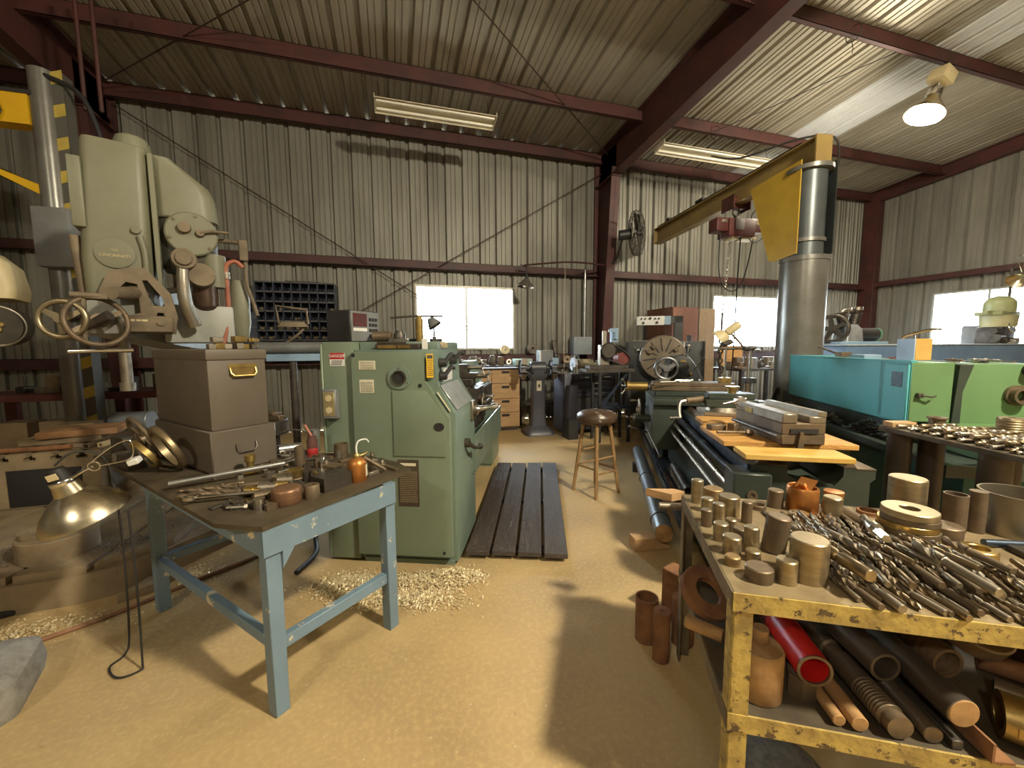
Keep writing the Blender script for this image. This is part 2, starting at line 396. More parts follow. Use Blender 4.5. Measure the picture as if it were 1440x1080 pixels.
def ibeam(b, p, q, w, h0, h1, tf=.014, tw=.01, side='y'):
    """I section between p and q (top line), heights h0/h1 hanging down in z, flange width along X"""
    p, q = V(p), V(q)
    def seg(x0, x1, a0, a1, c0, c1):
        b.rings([[(p.x + x0, p.y, p.z - a0), (p.x + x1, p.y, p.z - a0), (p.x + x1, p.y, p.z - c0), (p.x + x0, p.y, p.z - c0)],
                 [(q.x + x0, q.y, q.z - a1), (q.x + x1, q.y, q.z - a1), (q.x + x1, q.y, q.z - c1), (q.x + x0, q.y, q.z - c1)]])
    seg(-w / 2, w / 2, 0, 0, tf, tf); seg(-w / 2, w / 2, h0 - tf, h1 - tf, h0, h1); seg(-tw / 2, tw / 2, tf, tf, h0 - tf, h1 - tf)
n = 1
for X, lab in ((3.93, 'dark red roof beam over the bench grinder aisle'), (-3.72, 'red roof beam above the radial drill head')):
    b = B(); ibeam(b, (X, 7.2, roofz(7.2) - .03), (X, -6.8, roofz(-6.8) - .03), .18, .62, .52)
    struct('roof_beam' if n == 1 else 'roof_beam.001', b, RED_OX, lab, 'roof beam')
    b = B()   # tapered column: web along Y
    yt, yb = 6.62, 7.0
    for x0, x1, fa, fb in ((-.09, .09, 0, .016), (-.005, .005, .016, .9)):
        if fb < .1:
            b.rings([[(X + x0, yt, 4.6), (X + x1, yt, 4.6), (X + x1, yt + fb, 4.6), (X + x0, yt + fb, 4.6)], [(X + x0, yb, 0), (X + x1, yb, 0), (X + x1, yb + fb, 0), (X + x0, yb + fb, 0)]])
        else:
            b.rings([[(X + x0, yt, 4.6), (X + x1, yt, 4.6), (X + x1, 7.26, 4.6), (X + x0, 7.26, 4.6)], [(X + x0, yb, 0), (X + x1, yb, 0), (X + x1, 7.26, 0), (X + x0, 7.26, 0)]])
    b.box(X - .09, X + .09, 7.25, 7.266, 0, 5.0)
    b.box(X - .005, X + .005, 6.62, 7.26, 4.5, 5.0)
    b.box(X - .09, X + .09, 6.6, 7.26, 4.44, 4.455)
    struct('steel_column' if n == 1 else 'steel_column.001', b, RED_OX, lab.replace('roof beam', 'tapered steel column').replace('over', 'beside').replace('above', 'behind'), 'column')
    n += 1
b = B(); ibeam(b, (XR - .12, 7.2, roofz(7.2) - .02), (XR - .12, -6.8, roofz(-6.8) - .02), .14, .26, .26)
struct('roof_beam.002', b, RED_OX, 'dark rake beam along the top of the end wall', 'roof beam')
b = B(); b.box(XR - .2, XR - .02, 6.95, 7.27, 0, 4.9, .004); struct('corner_post', b, RED_OX, 'dark red post in the far corner of the shop', 'column')
def cee(b, x0, x1, y, zt, h, w=.075, t=.006):
    b.box(x0, x1, y - t, y, zt - h, zt); b.box(x0, x1, y - t, y + w, zt - t, zt); b.box(x0, x1, y - w * .8, y, zt - h, zt - h + t)
    b.box(x0, x1, y - w * .8, y - w * .8 + t, zt - h, zt - h + .018)
for k, (y, lab) in enumerate(((7.18, 'dark red eave strut along the top of the back wall'), (5.88, 'red roof purlin over the hanging fluorescent light'),
                  (3.85, 'red roof purlin carrying the glowing high bay lamp'), (1.85, 'red roof purlin overhead'), (-.3, 'red roof purlin behind the viewer'), (-2.5, 'red roof purlin far behind the viewer'))):
    b = B(); cee(b, XL, XR - .05, y, roofz(y) - .006, .215)
    struct('roof_purlin' if k == 0 else 'roof_purlin.%03d' % k, b, RED_OX, lab, 'purlin')
b = B(); cee(b, XL, XR, D - .03, 2.90, .155, .16); struct('wall_girt', b, RED_OX, 'red horizontal girt across the back wall above the windows', 'girt')
b = B(); b.box(XR - .19, XR - .03, YF, 7.2, 2.894, 2.90); b.box(XR - .19, XR - .184, YF, 7.2, 2.79, 2.90); b.box(XR - .04, XR - .03, YF, 7.2, 2.79, 2.9)
struct('wall_girt.001', b, RED_OX, 'red horizontal girt across the end wall above its window', 'girt')
# windows
FRAME = M('window_aluminium', (.45, .43, .37), (.35, .33, .27), sc=6, rough=.45, metal=.6)
gm = bpy.data.materials.new('window_glass'); gm.use_nodes = True; MATS['window_glass'] = gm
N = gm.node_tree.nodes; L = gm.node_tree.links; N.remove(N['Principled BSDF'])
tr = N.new('ShaderNodeBsdfTransparent'); tr.inputs['Color'].default_value = (.93, .95, .95, 1); gl = N.new('ShaderNodeBsdfGlossy'); gl.inputs['Roughness'].default_value = .05
ms = N.new('ShaderNodeMixShader'); ms.inputs['Fac'].default_value = .05
L.new(tr.outputs[0], ms.inputs[1]); L.new(gl.outputs[0], ms.inputs[2]); L.new(ms.outputs[0], N['Material Output'].inputs['Surface'])
def window(n, x0, x1, z0, z1, side, lab):
    w = B(); fr = .035
    bx = (lambda a, c, d0, d1, e, g, bb: bb.box(a, c, D + d0, D + d1, e, g)) if side == 'b' else (lambda a, c, d0, d1, e, g, bb: bb.box(XR + d0, XR + d1, a, c, e, g))
    bx(x0 - fr, x0, -.02, .05, z0 - fr, z1 + fr, w); bx(x1, x1 + fr, -.02, .05, z0 - fr, z1 + fr, w)
    bx(x0, x1, -.02, .05, z1, z1 + fr, w); bx(x0, x1, -.03, .05, z0 - fr, z0, w)
    o = struct('window_%d' % n, w, FRAME, lab, 'window')
    if n != 2:
        w = B(); xm = (x0 + x1) / 2; bx(xm - .018, xm + .018, 0, .04, z0, z1, w); w.obj('mullion', FRAME, o)
    w = B(); bx(x0, x1, .02, .024, z0, z1, w); w.obj('pane', gm, o)
window(1, *WIN[1], 'b', 'bright two-light window over the bench by the green lathe')
window(2, *WIN[2], 'b', 'bright square window behind the hoist chain')
window(3, *WINR, 'r', 'bright sliding window in the end wall behind the milling head')
# bracing rods
ROD = M('rusty_rod', (.06, .035, .025), rough=.6, metal=.4)
for k, (p, q, lab) in enumerate((((-3.65, 7.2, 4.8), (3.98, 7.2, .1), 'thin diagonal brace rod descending from the drill corner'),
                 ((3.98, 7.17, 4.72), (-3.65, 7.17, .1), 'thin diagonal brace rod descending from the column by the fan'),
                 ((3.95, 6.95, 4.93), (-3.6, 1.0, 5.40), 'roof brace rod running up from the column by the fan'),
                 ((-3.6, 6.95, 4.93), (3.95, 1.0, 5.42), 'roof brace rod running up from the radial drill corner'))):
    b = B(); b.tube([p, q], .008, 6); struct('brace_rod' if not k else 'brace_rod.%03d' % k, b, ROD, lab, 'brace rod')

# ------------------------------------------------------------ light
w = bpy.data.worlds.new('world'); scn.world = w; w.use_nodes = True
bg = w.node_tree.nodes['Background']; bg.inputs['Color'].default_value = (.80, .90, 1.0, 1); bg.inputs['Strength'].default_value = 32
def light(name, loc, energy, col, size, kind='POINT', rot=None, spot=None):
    l = bpy.data.lights.new(name, kind); l.energy = energy; l.color = col
    if kind in ('POINT', 'SPOT'): l.shadow_soft_size = size
    else: l.size = size
    if spot: l.spot_size = R(spot); l.spot_blend = .5
    o = bpy.data.objects.new(name, l); COL.objects.link(o); o.location = loc
    if rot: o.rotation_euler = rot
    return o
WARM = (1.0, .90, .70)
GLOW = M('lamp_glow', (1, .95, .85), emit=((1, .90, .70), 14))
def highbay(loc, tilt, label, energy, g=None):
    t = thing('high_bay_lamp', label, 'lamp', loc, rot=Matrix.Rotation(R(tilt[0]), 4, V(tilt[1])) if tilt else None, group=g)
    B().box(-.11, .11, -.10, .10, .30, .46, .012).obj('ballast_box', CREAM, t)
    b = B(); b.box(-.06, .06, -.05, .05, .22, .30, .006); b.obj('junction_box', CHROME, t)
    b = B(); b.rev([(.075, .22), (.08, .12), (.07, .10)], 20); b.obj('socket', CHROME, t)
    b = B(); b.rev([(.075, .12), (.095, .06), (.15, -.02), (.20, -.09), (.215, -.13), (.208, -.13), (.19, -.085), (.14, -.015), (.085, .06), (.07, .11)], 32, caps=False); b.obj('reflector', ALUM, t)
    b = B(); b.rev([(.001, -.10), (.19, -.10), (.19, -.106), (.001, -.106)], 28, caps=False); b.obj('lens', GLOW, t)
    b = B(); b.tube([(0, 0, .46), (.01, .01, .58), (0, .02, .64)], .008); b.obj('hook', STEELD, t)
    m = t.rotation_euler.to_matrix()
    light('high_bay_light', V(loc) + m @ V((0, 0, -.17)), energy, WARM, .19, 'POINT')
    return t
# ------------------------------------------------------------ green lathe
def lever(b, base, tip, r=.008, ball=.016):
    b.cyl(base, tip, r, r * .75, 10); b.sphere(tip, ball, seg=12)
def handwheel(name, parent, c, axis, Rr, r, mat, spokes=3, hub=.3, crank=True, flat=False):
    """rim and hub as one part, spokes dished; optional crank grip as a sub-part"""
    m = Matrix.Translation(V(c)) @ frame_z(axis)
    b = B(); b.torus((0, 0, 0), (0, 0, 1), Rr, r, 36, 10)
    b.rev([(.001, -.02), (Rr * hub, -.02), (Rr * hub, .03), (.001, .03)], 20, caps=False)
    for k in range(spokes):
        a = 2 * PI * k / spokes + .5
        d = V((math.cos(a), math.sin(a), 0)); w = V((-d.y, d.x, 0)) * r * .95
        p, q = d * Rr * hub * .8, d * (Rr - r * .3)
        b.rings([[p - w * 1.25 + V((0, 0, -r * .5)), p + w * 1.25 + V((0, 0, -r * .5)), p + w * 1.25 + V((0, 0, r * .6)), p - w * 1.25 + V((0, 0, r * .6))],
                 [q - w * .8 + V((0, 0, -r * .5)), q + w * .8 + V((0, 0, -r * .5)), q + w * .8 + V((0, 0, r * .5)), q - w * .8 + V((0, 0, r * .5))]])
    o = b.obj(name, mat, parent); o.matrix_local = m
    if crank:
        b = B(); a = 2.2
        p = V((math.cos(a) * Rr, math.sin(a) * Rr, 0)); b.cyl(p, p + V((0, 0, .03)), r * .5); b.rev([(.006, .03), (.012, .045), (.013, .08), (.006, .095)], 12, Matrix.Translation(p))
        b.obj('crank_grip', mat, o)
    return o
def placard(name, parent, m, w, h, mat, rows=6, ink=INK, head=0.0, seed=1, label=None):
    """thin plate facing local +Z of m with printed bars"""
    o = B().cbox((0, 0, .0008), (w, h, .0016)).obj(name, mat, parent); o.matrix_local = m
    if label: o['label'] = label
    r = random.Random(seed); b = B()
    for i in range(rows):
        y = h * (.36 - head) - i * h * (.76 - head) / max(rows - 1, 1)
        x = -w * .42
        while x < w * .38:
            l = r.uniform(.05, .16) * w
            l = min(l, w * .42 - x); b.cbox((x + l / 2, y, .0019), (l, h * .30 / rows, .0006)); x += l + w * .02
    if rows: b.obj('print', ink, o)
    return o

L1 = thing('engine_lathe', 'green engine lathe with a danger sign and a round spindle hole in its end cover', 'lathe', (.30, 2.42, 0), -22)
b = B(); b.prism([(-.60, .07), (-.60, 1.37), (-.14, 1.37), (-.14, 1.19), (.015, .965), (.015, .07)], 0, .055, 'y', .006)
b.obj('end_cover', GREEN, L1)
b = B(); b.prism([(-.34, .725), (-.34, 1.135), (-.13, 1.135), (-.01, .955), (-.01, .725)], -.009, .002, 'y', .003); b.obj('gear_door', GREEN, L1)
b = B(); b.prism([(-.60, .02), (-.60, 1.385), (-.078, 1.385), (-.078, 1.165), (.042, .985), (.042, .02)], .05, .66, 'y', .008)
b.box(-.58, .02, .04, .64, 0, .03)
b.obj('headstock_cabinet', GREEN2, L1)
b = B(); b.box(-.60, -.085, .12, .68, 1.38, 1.435, .008); b.obj('headstock_lid', GREEN2, L1)
b = B(); b.box(-.80, -.605, .03, .62, .02, 1.435, .008); b.box(-.815, -.80, .02, .05, .05, 1.42, .004); b.obj('motor_cabinet', GREEN, L1)
b = B(); b.pipe((-.292, -.012, 1.214), (-.292, .02, 1.214), .072, .046, 28); o = b.obj('spindle_flange', GREEN2, L1)
b = B()
for k in range(3): b.cyl((-.292 + .06 * math.cos(PI / 2 + k * 2.094), -.015, 1.214 + .06 * math.sin(PI / 2 + k * 2.094)), (-.292 + .06 * math.cos(PI / 2 + k * 2.094), -.011, 1.214 + .06 * math.sin(PI / 2 + k * 2.094)), .005, seg=8)
b.obj('flange_screw', STEELB, o)
b = B(); b.pipe((-.292, -.022, 1.214), (-.292, .3, 1.214), .046, .038, 24); o = b.obj('spindle_bore', STEELD, L1); B().cyl((-.292, -.010, 1.214), (-.292, -.004, 1.214), .0385, seg=24).obj('bore_shade_disc', BLACK, o)  # black disc stands in for the shade inside the closed-off bore
for x, z, r, nm in ((-.05, .912, .026, 'grip_hole'), (-.585, 1.352, .012, 'bolt_hole'), (-.165, 1.165, .012, 'bolt_hole'), (-.035, .10, .009, 'bolt_hole')):
    B().rev([(.001, 0), (r, 0), (r, .003), (.001, .003)], 20, Matrix.Translation((x, -.0095 if nm == 'grip_hole' else .0, z)) @ RX(90) @ Matrix.Diagonal((1.25 if r > .02 else 1, 1, 1, 1)), caps=False).obj(nm, BLACK, L1)
placard('rating_plate', L1, T(-.497, -.0005, 1.29) @ FRONT, .105, .055, PAPER, 5, head=.04, seed=3)
placard('lube_label', L1, T(-.504, -.0005, 1.16) @ FRONT, .092, .082, PAPER, 8, head=.06, seed=4)
o = placard('instruction_plate', L1, T(-.255, -.0005, .55) @ FRONT, .135, .30, M('brown_placard', (.07, .05, .035), (.05, .036, .026), rough=.5), 17, ink=M('pale_print', (.26, .20, .12), rough=.6), head=.12, seed=5)
B().cbox((0, .12, .002), (.10, .018, .001)).obj('heading', PAPER, o)
# danger sign
o = B().cbox((0, 0, 0), (.098, .082, .002)).obj('danger_sign', WHITE, L1); o.matrix_local = T(-.705, .0285, 1.325) @ FRONT
B().cbox((0, .021, .0012), (.096, .040, .001)).obj('red_header', REDP, o)
text('lettering', 'DANGER', .026, WHITE, o, T(0, .021, .002))
b = B()
for i in range(3): b.cbox((-.004 * i, -.010 - .011 * i, .0014), (.07, .005, .0006))
b.obj('small_print', INK, o)
o = B().box(-.79, -.70, -.02, .03, .955, 1.14, .006).obj('outlet_box', GREYP, L1)
p = B().cbox((-.745, -.021, 1.048), (.072, .004, .15), .001).obj('cover_plate', M('brass_cover', (.50, .42, .22), (.40, .32, .16), rough=.4, metal=.6), o)
for z in (1.085, 1.01):
    b = B(); b.rev([(.001, 0), (.02, 0), (.02, .004), (.001, .004)], 20, T(-.745, -.023, z) @ RX(90), caps=False); b.obj('socket', CREAM, o)
# yellow warning strip on the chamfer
o = placard('warning_sticker', L1, T(-.108, .022, 1.285) @ RZ(42) @ FRONT, .045, .145, YELBRT, 9, head=.12, seed=8)
B().cbox((0, .055, .002), (.036, .022, .001)).obj('heading', INK, o)
# operator side
m = Matrix.Translation((-.018, .30, 1.075)) @ RY(57)    # sloping panel
o = B().cbox((0, 0, .006), (.19, .46, .008), .003).obj('speed_chart', M('chart_plate', (.50, .53, .52), (.38, .41, .41), sc=9, rough=.35, metal=.5), L1); o.matrix_local = T(-.018, .33, 1.076) @ RY(56)
o = placard('feed_chart', L1, T(-.03, .045, 1.06) @ RY(56) @ RZ(90), .035, .14, PAPER, 0)
b = B()
for i in range(9): b.cbox((0, -.06 + i * .015, .002), (.028, .006, .0008))
b.obj('print', M('tan_print', (.38, .31, .18), rough=.7), o)
o = B().cbox((-.074, .32, 1.215), (.006, .22, .085), .001).obj('dial_plate', WHITE, L1)
for y, z in ((.13, 1.30), (.40, 1.305), (.13, 1.215)):
    b = B(); b.cyl((-.078, y, z), (-.035, y, z), .030, .026, 20); b.cyl((-.035, y, z), (-.03, y, z), .022, .022); o = b.obj('selector_knob', DARK, L1)
    b = B(); b.tube([(-.045, y, z), (-.02, y + .06, z + .05), (-.015, y + .12, z + .045)], .014, 8, 4); b.obj('lever', DARK, o)
text('raised_letters', 'YBLDO', .055, CREAM, L1, T(-.0765, .25, 1.41) @ RZ(90) @ FRONT, .002)
b = B(); b.box(.04, .065, .50, .60, .86, 1.0, .006); b.obj('handle_plate', STEEL, L1)
b = B(); b.rev([(.035, 0), (.045, .02), (.028, .035), (.02, .06), (.016, .12), (.022, .14), (.026, .16), (.016, .185)], 16, T(.06, .55, .93) @ RY(80)); b.obj('feed_handle', STEELB, L1)
b = B(); b.cyl((.03, .30, .74), (.075, .30, .74), .032); b.tube([(.07, .30, .74), (.10, .34, .70), (.12, .44, .68)], .014, 8, 3); b.sphere((.12, .455, .678), .022); b.obj('clutch_lever', STEELD, L1)
# bed, pan, tail cabinet
b = B(); b.prism([(-.50, .62), (-.50, .95), (-.46, .98), (-.42, .95), (-.30, .95), (-.18, .95), (-.15, .98), (-.11, .95), (-.11, .62)], .66, 2.62, 'y'); b.obj('bed', STEELD, L1)
b = B()
for x in (-.46, -.15): b.prism([(x - .03, .952), (x, .985), (x + .03, .952)], .66, 2.62, 'y')
b.obj('way', STEELB, L1)
b = B(); b.cyl((-.075, .66, .80), (-.075, 2.5, .80), .014); b.cyl((-.075, .66, .73), (-.075, 2.5, .73), .011); b.obj('lead_screw', STEEL, L1)
b = B(); t = .012
b.box(.05, .05 + t, .56, 2.12, .46, .73); b.box(-.62, .05, .56, .57, .46, .73); b.box(-.62, .05, 2.11, 2.12, .46, .70); b.box(-.62, .06, .56, 2.12, .44, .455); b.box(-.63, -.62, .56, 2.12, .46, .73)
b.obj('chip_pan', GREEN2, L1)
b = B(); b.box(-.52, -.04, 2.15, 2.68, .03, .60, .01); b.box(-.50, -.06, 2.17, 2.66, 0, .04); b.obj('tail_cabinet', GREEN, L1)
b = B(); b.box(-.50, -.12, 1.18, 1.62, .985, 1.03, .006); b.box(-.13, -.04, 1.20, 1.60, .66, 1.02, .008); b.obj('carriage', STEELD, L1)
b = B(); b.box(-.42, -.10, 1.30, 1.48, 1.03, 1.10, .006); b.box(-.36, -.06, 1.33, 1.45, 1.10, 1.155, .006); b.box(-.26, -.15, 1.33, 1.44, 1.155, 1.235, .004); b.obj('cross_slide', STEELD, L1)
b = B(); b.cyl((-.14, 1.385, 1.125), (.03, 1.385, 1.125), .022); b.cyl((-.35, 1.38, 1.20), (-.02, 1.38, 1.205), .018); b.cyl((-.04, 1.36, .90), (0, 1.36, .90), .055); b.obj('dial', STEEL, L1)
b = B()
for c, n in (((.03, 1.385, 1.125), 3), ((-.02, 1.38, 1.205), 3), ((.01, 1.36, .90), 3)):
    for k in range(n):
        a = k * 2.094 + .4; lever(b, c, (c[0] + .02, c[1] + .065 * math.cos(a), c[2] + .065 * math.sin(a)), .006, .011)
b.obj('ball_lever', STEELB, L1)
handwheel('apron_wheel', L1, (0.0, 1.32, .88), (1, 0, 0), .075, .011, STEEL, 3)
b = B(); b.prism([(-.40, .99), (-.40, 1.10), (-.36, 1.24), (-.24, 1.24), (-.19, 1.10), (-.19, .99)], 2.02, 2.34, 'y', .008); b.cyl((-.30, 1.92, 1.18), (-.30, 2.4, 1.18), .035); b.obj('tailstock', GREEN2, L1)
handwheel('tailstock_wheel', L1, (-.30, 2.46, 1.18), (0, 1, 0), .09, .011, STEEL, 3)
b = B(); b.prism([(-.47, .98), (-.47, 1.27), (-.42, 1.34), (-.30, 1.34), (-.25, 1.27), (-.25, .98)], .74, .82, 'y'); b.cyl((-.292, .66, 1.21), (-.292, .80, 1.21), .115, seg=28); b.obj('chuck', STEELD, L1)
b = B(); b.tube([(-.50, 1.45, 1.03), (-.50, 1.46, 1.42), (-.50, 1.44, 1.62)], .009, 8, 3); b.cyl((-.50, 1.45, 1.40), (-.50, 1.455, 1.5), .02); b.obj('lamp_stalk', STEELD, L1)
b = B(); b.rev([(.03, .09), (.05, .05), (.07, 0), (.066, 0), (.045, .05), (.027, .088)], 16, T(-.48, 1.43, 1.60) @ RY(-35), caps=False); b.cyl((-.53, 1.43, 1.67), (-.48, 1.43, 1.60), .03); b.obj('lamp_head', GREYP, L1)

# things standing on the lathe
Z22 = RZ(-22)
def l1(x, y, z): return V((.30, 2.42, 0)) + Z22 @ V((x, y, z))
t = thing('digital_readout', 'dark grey digital readout box standing on the green lathe', 'readout', l1(-.70, .25, 1.436), -40)
B().box(-.10, .10, -.13, .13, 0, .205, .006).obj('case', DARK, t)
o = B().box(.10, .106, -.125, .125, .004, .20, .002).obj('front_panel', GREYP, t)
B().box(.106, .108, -.11, .01, .10, .185).obj('display', M('readout_glass', (.12, .035, .03), (.05, .02, .02), rough=.15), o)
B().box(.106, .1075, -.11, .01, .07, .09).obj('name_strip', WHITE, o)
b = B()
for i in range(4):
    for j in range(3): b.box(.106, .110, .03 + .028 * j, .05 + .028 * j, .03 + .036 * i, .052 + .036 * i)
b.obj('keypad', BLACK, o)
t = thing('tap_wrench', 'long bar tap handle on a brass sleeve standing on the lathe headstock', 'tool', l1(-.26, .30, 1.436), -10)
b = B(); b.cyl((0, 0, 0), (0, 0, .155), .026, .026, 18); b.cyl((0, 0, .155), (0, 0, .175), .018, .018); b.obj('sleeve', BRASS, t)
b = B(); b.tube([(-.19, 0, .160), (-.05, 0, .172), (.05, 0, .172), (.16, 0, .172)], .007, 8); b.obj('crossbar', STEELD, t)
t = thing('bar_clamp', 'flat steel tool bar with brass inserts lying along the lathe cover top', 'tool', l1(-.30, .085, 1.386), -24)
b = B(); b.box(-.17, .12, -.03, .02, 0, .035, .004); b.box(-.16, .02, -.025, .015, .035, .05, .003); b.obj('body', STEELD, t)
b = B(); b.box(-.15, -.03, -.034, -.03, .006, .026); b.box(-.02, .06, -.034, -.03, .006, .026); b.obj('insert', BRASS, t)
single('white_tag', B().box(-.018, .018, -.004, .004, 0, .065, .002), WHITE, 'small white block standing on the lathe cover edge', 'block', l1(-.155, .08, 1.386), -22)
single('steel_round', B().cyl((-.05, 0, .035), (.07, 0, .035), .034, seg=18, b=.004), BROWNST, 'short brown round lying beside the readout on the lathe', 'steel bar', l1(-.50, .22, 1.436), -15)
single('domed_bung', B().rev([(.04, 0), (.04, .05), (.025, .075), (.02, .075), (.034, .05), (.034, 0)], 20, caps=False), STEELD, 'dark domed cap beside the brass sleeve on the lathe', 'cap', l1(-.40, .30, 1.436))
for k, (x, y, l, mt, lab) in enumerate(((-.36, .18, .13, STEELB, 'bright flat tool lying on the lathe headstock'), (-.33, .36, .16, BLUEST, 'blue steel tool bit lying behind the brass sleeve'), (-.18, .42, .10, STEELD, 'dark clamp block behind the brass sleeve'))):
    single('tool_bit', B().box(-l / 2, l / 2, -.015, .015, 0, .022, .003), mt, lab, 'tool', l1(x, y, 1.436), -22 + 30 * k)

# ------------------------------------------------------------ duckboard
t = thing('duckboard', 'dark oil-soaked four-plank wooden duckboard on the floor beside the green lathe', 'floor mat', (.415, 2.50, 0), -20.5)
for i in range(4):
    x0 = .0 + i * .172
    w = .152
    B().box(x0, x0 + w, rnd.uniform(-.01, .01), 2.02 + rnd.uniform(-.02, .02), .028, .062, .004).obj('plank', WOODB, t)
for y in (.12, 1.0, 1.9): B().box(.0, .66, y - .04, y + .04, 0, .028).obj('cross_batten', WOODB, t)

# metal chips swept round the lathe foot
def inpoly(x, y, p):
    c = False
    for i in range(len(p)):
        (x0, y0), (x1, y1) = p[i - 1], p[i]
        if (y0 > y) != (y1 > y) and x < (x1 - x0) * (y - y0) / (y1 - y0) + x0: c = not c
    return c
def chips(name, label, blobs, n, mat, seed, zmax=.02, sz=(.003, .008), base=0.0, avoid=(), spots=()):
    r = random.Random(seed); b = B()
    for _ in range(n):
        cx, cy, rx, ry, an, h = r.choices(blobs, [q[2] * q[3] for q in blobs])[0]
        u = r.gauss(0, .42); v = r.gauss(0, .42); a = R(an)
        x = cx + u * rx * math.cos(a) - v * ry * math.sin(a); y = cy + u * rx * math.sin(a) + v * ry * math.cos(a)
        if any(inpoly(x, y, p) for p in avoid) or any(math.hypot(x - a_, y - c_) < q for a_, c_, q in spots): continue
        hh = h * math.exp(-2 * (u * u + v * v)) * r.random()
        s = r.uniform(*sz); th = r.uniform(0, 6.3); ti = r.uniform(-.6, .6)
        d = V((math.cos(th), math.sin(th), ti * .5)) * s; e = V((-math.sin(th), math.cos(th), ti)) * s * .5
        p = V((x, y, base + hh + .002 + abs(d.z) + abs(e.z)))
        b.f([b.v(p - d - e), b.v(p + d - e), b.v(p + d + e + V((0, 0, .003))), b.v(p - d + e)])
    o = b.obj(name, mat); return tag(o, label, 'metal chips', None, 'stuff')
CHIPM = M('pale_chips', (.92, .80, .52), (.75, .60, .34), sc=60, rough=.4, metal=.3)
CHIPD = M('steel_chips', (.40, .38, .34), (.15, .14, .13), sc=60, rough=.3, metal=.8)
def heap(name, label, blobs, n, mat, seed):
    o = chips(name, label, blobs, n, mat, seed, avoid=AV, spots=SP); return o
AV = [[tuple(l1(x, y, 0)[:2]) for x, y in ((-.86, -.03), (.09, -.03), (.09, .9), (-.86, .9))], [(.36, 2.44), (1.07, 2.17), (1.9, 4.3), (1.1, 4.6)]]
SP = [(-.052, 1.988, .075), (-.10, 1.95, .06)]
heap('swarf_litter', 'pale metal chips swept around the foot of the green lathe', [(.27, 2.31, .20, .10, -22, .05), (.05, 2.32, .34, .12, -18, .03), (-.25, 2.38, .30, .16, -20, .03), (.55, 2.42, .22, .05, -15, .02), (.02, 2.20, .36, .12, -20, .012), (.40, 2.27, .12, .08, 0, .03), (.33, 2.33, .12, .07, -20, .05)], 11000, CHIPM, 3)

# ------------------------------------------------------------ stool
t = thing('bar_stool', 'round stool with a worn brown cushion on four wooden legs', 'stool', (1.83, 3.36, 0), 18)
b = B(); b.rev([(.001, .685), (.16, .685), (.185, .70), (.192, .73), (.183, .758), (.15, .783), (.08, .797), (.001, .80)], 32, caps=False)
b.obj('cushion', M('torn_brown_vinyl', (.085, .05, .03), (.06, .035, .022), sc=4, rough=.38, bump=.1, chip=(.42, .40, .37), chip_sc=7, chip_at=.575), t)
feet = []
for k in range(4):
    a = PI / 4 + k * PI / 2; c, s = math.cos(a), math.sin(a)
    feet.append((V((.12 * c, .12 * s, .69)), V((.215 * c, .215 * s, 0))))
    B().cyl(feet[-1][0], feet[-1][1], .019, .016, 12).obj('leg', WOODS, t)
def lerp(p, q, f): return p + (q - p) * f
for k in range(4):
    f = (.42, .62, .48, .66)[k]
    for g in ((f, f + .2) if k % 2 == 0 else (f,)):
        B().cyl(lerp(*feet[k], g), lerp(*feet[(k + 1) % 4], g), .010, seg=10).obj('rung', WOODS, t)
B().rev([(.13, .668), (.135, .686), (.001, .686), (.001, .668)], 24, caps=False).obj('seat_board', WOODS, t)
# ------------------------------------------------------------ large dark lathe with planks on its bed
L2O = V((1.64, 1.57, 0)); L2Z = -29.5
def l2(x, y, z): return L2O + RZ(L2Z) @ V((x, y, z))
L2 = thing('engine_lathe', 'long dark green lathe with a slotted faceplate and planks across its bed', 'lathe', tuple(L2O), L2Z)
L2P = [(.08, .60), (.08, .80), (.10, .815), (.125, .843), (.15, .815), (.20, .81), (.235, .80), (.235, .765)]
b = B(); b.prism([(.075, .05), (.075, .80), (.10, .812), (.125, .843), (.15, .812), (.235, .806), (.235, .765), (.29, .72), (.37, .70), (.44, .72), (.475, .77), (.475, .812), (.50, .843), (.525, .812), (.605, .806), (.605, .765), (.585, .745), (.585, .05)], 0, 4.5, 'y'); b.obj('bed', DGREEN, L2)
b = B()
for x0, x1 in ((.152, .236), (.527, .606)): b.box(x0, x1, -.002, 4.5, .806, .812)
for x in (.125, .50): b.prism([(x - .027, .814), (x, .846), (x + .027, .814)], -.002, 4.5, 'y')
b.obj('way', BROWNST, L2)
b = B(); b.box(.062, .076, .02, 4.3, .62, .80); b.obj('rack_side', BLUEST, L2)
b = B(); b.box(-.02, .15, -.06, .10, .575, .772, .006); o = b.obj('screw_bracket', DGREEN, L2)
b = B(); b.rev([(.025, 0), (.025, .006), (.012, .006), (.012, .001)], 16, T(.065, -.06, .665) @ RX(90)); b.obj('bracket_bolt', BROWNST, o)
for x, z, r, m, nm in ((.03, .72, .022, BLUEST, 'lead_screw'), (-.0, .665, .018, STEELB, 'feed_rod'), (-.03, .60, .015, STEEL, 'control_rod')):
    b = B()
    b.cyl((x, .06, z), (x, 4.5, z), r, seg=14)
    if nm == 'lead_screw':
        for i in range(90): b.torus((x, .12 + i * .02, z), (0, 1, 0), r, .0035, 12, 4)
    b.obj(nm, m, L2)
b = B()
for y0, y1 in ((.0, .55), (2.6, 3.2), (4.3, 5.6)): b.box(.02, .63, y0, y1, .0, .30, .01)
b.box(.0, .65, .0, 5.5, .0, .06, .006); b.obj('foot', DGREEN, L2)
b = B(); b.box(-.12, -.105, .7, 4.4, .12, .20); b.box(-.12, .08, .7, 4.4, .12, .13); b.obj('chip_tray', BLUEST, L2)
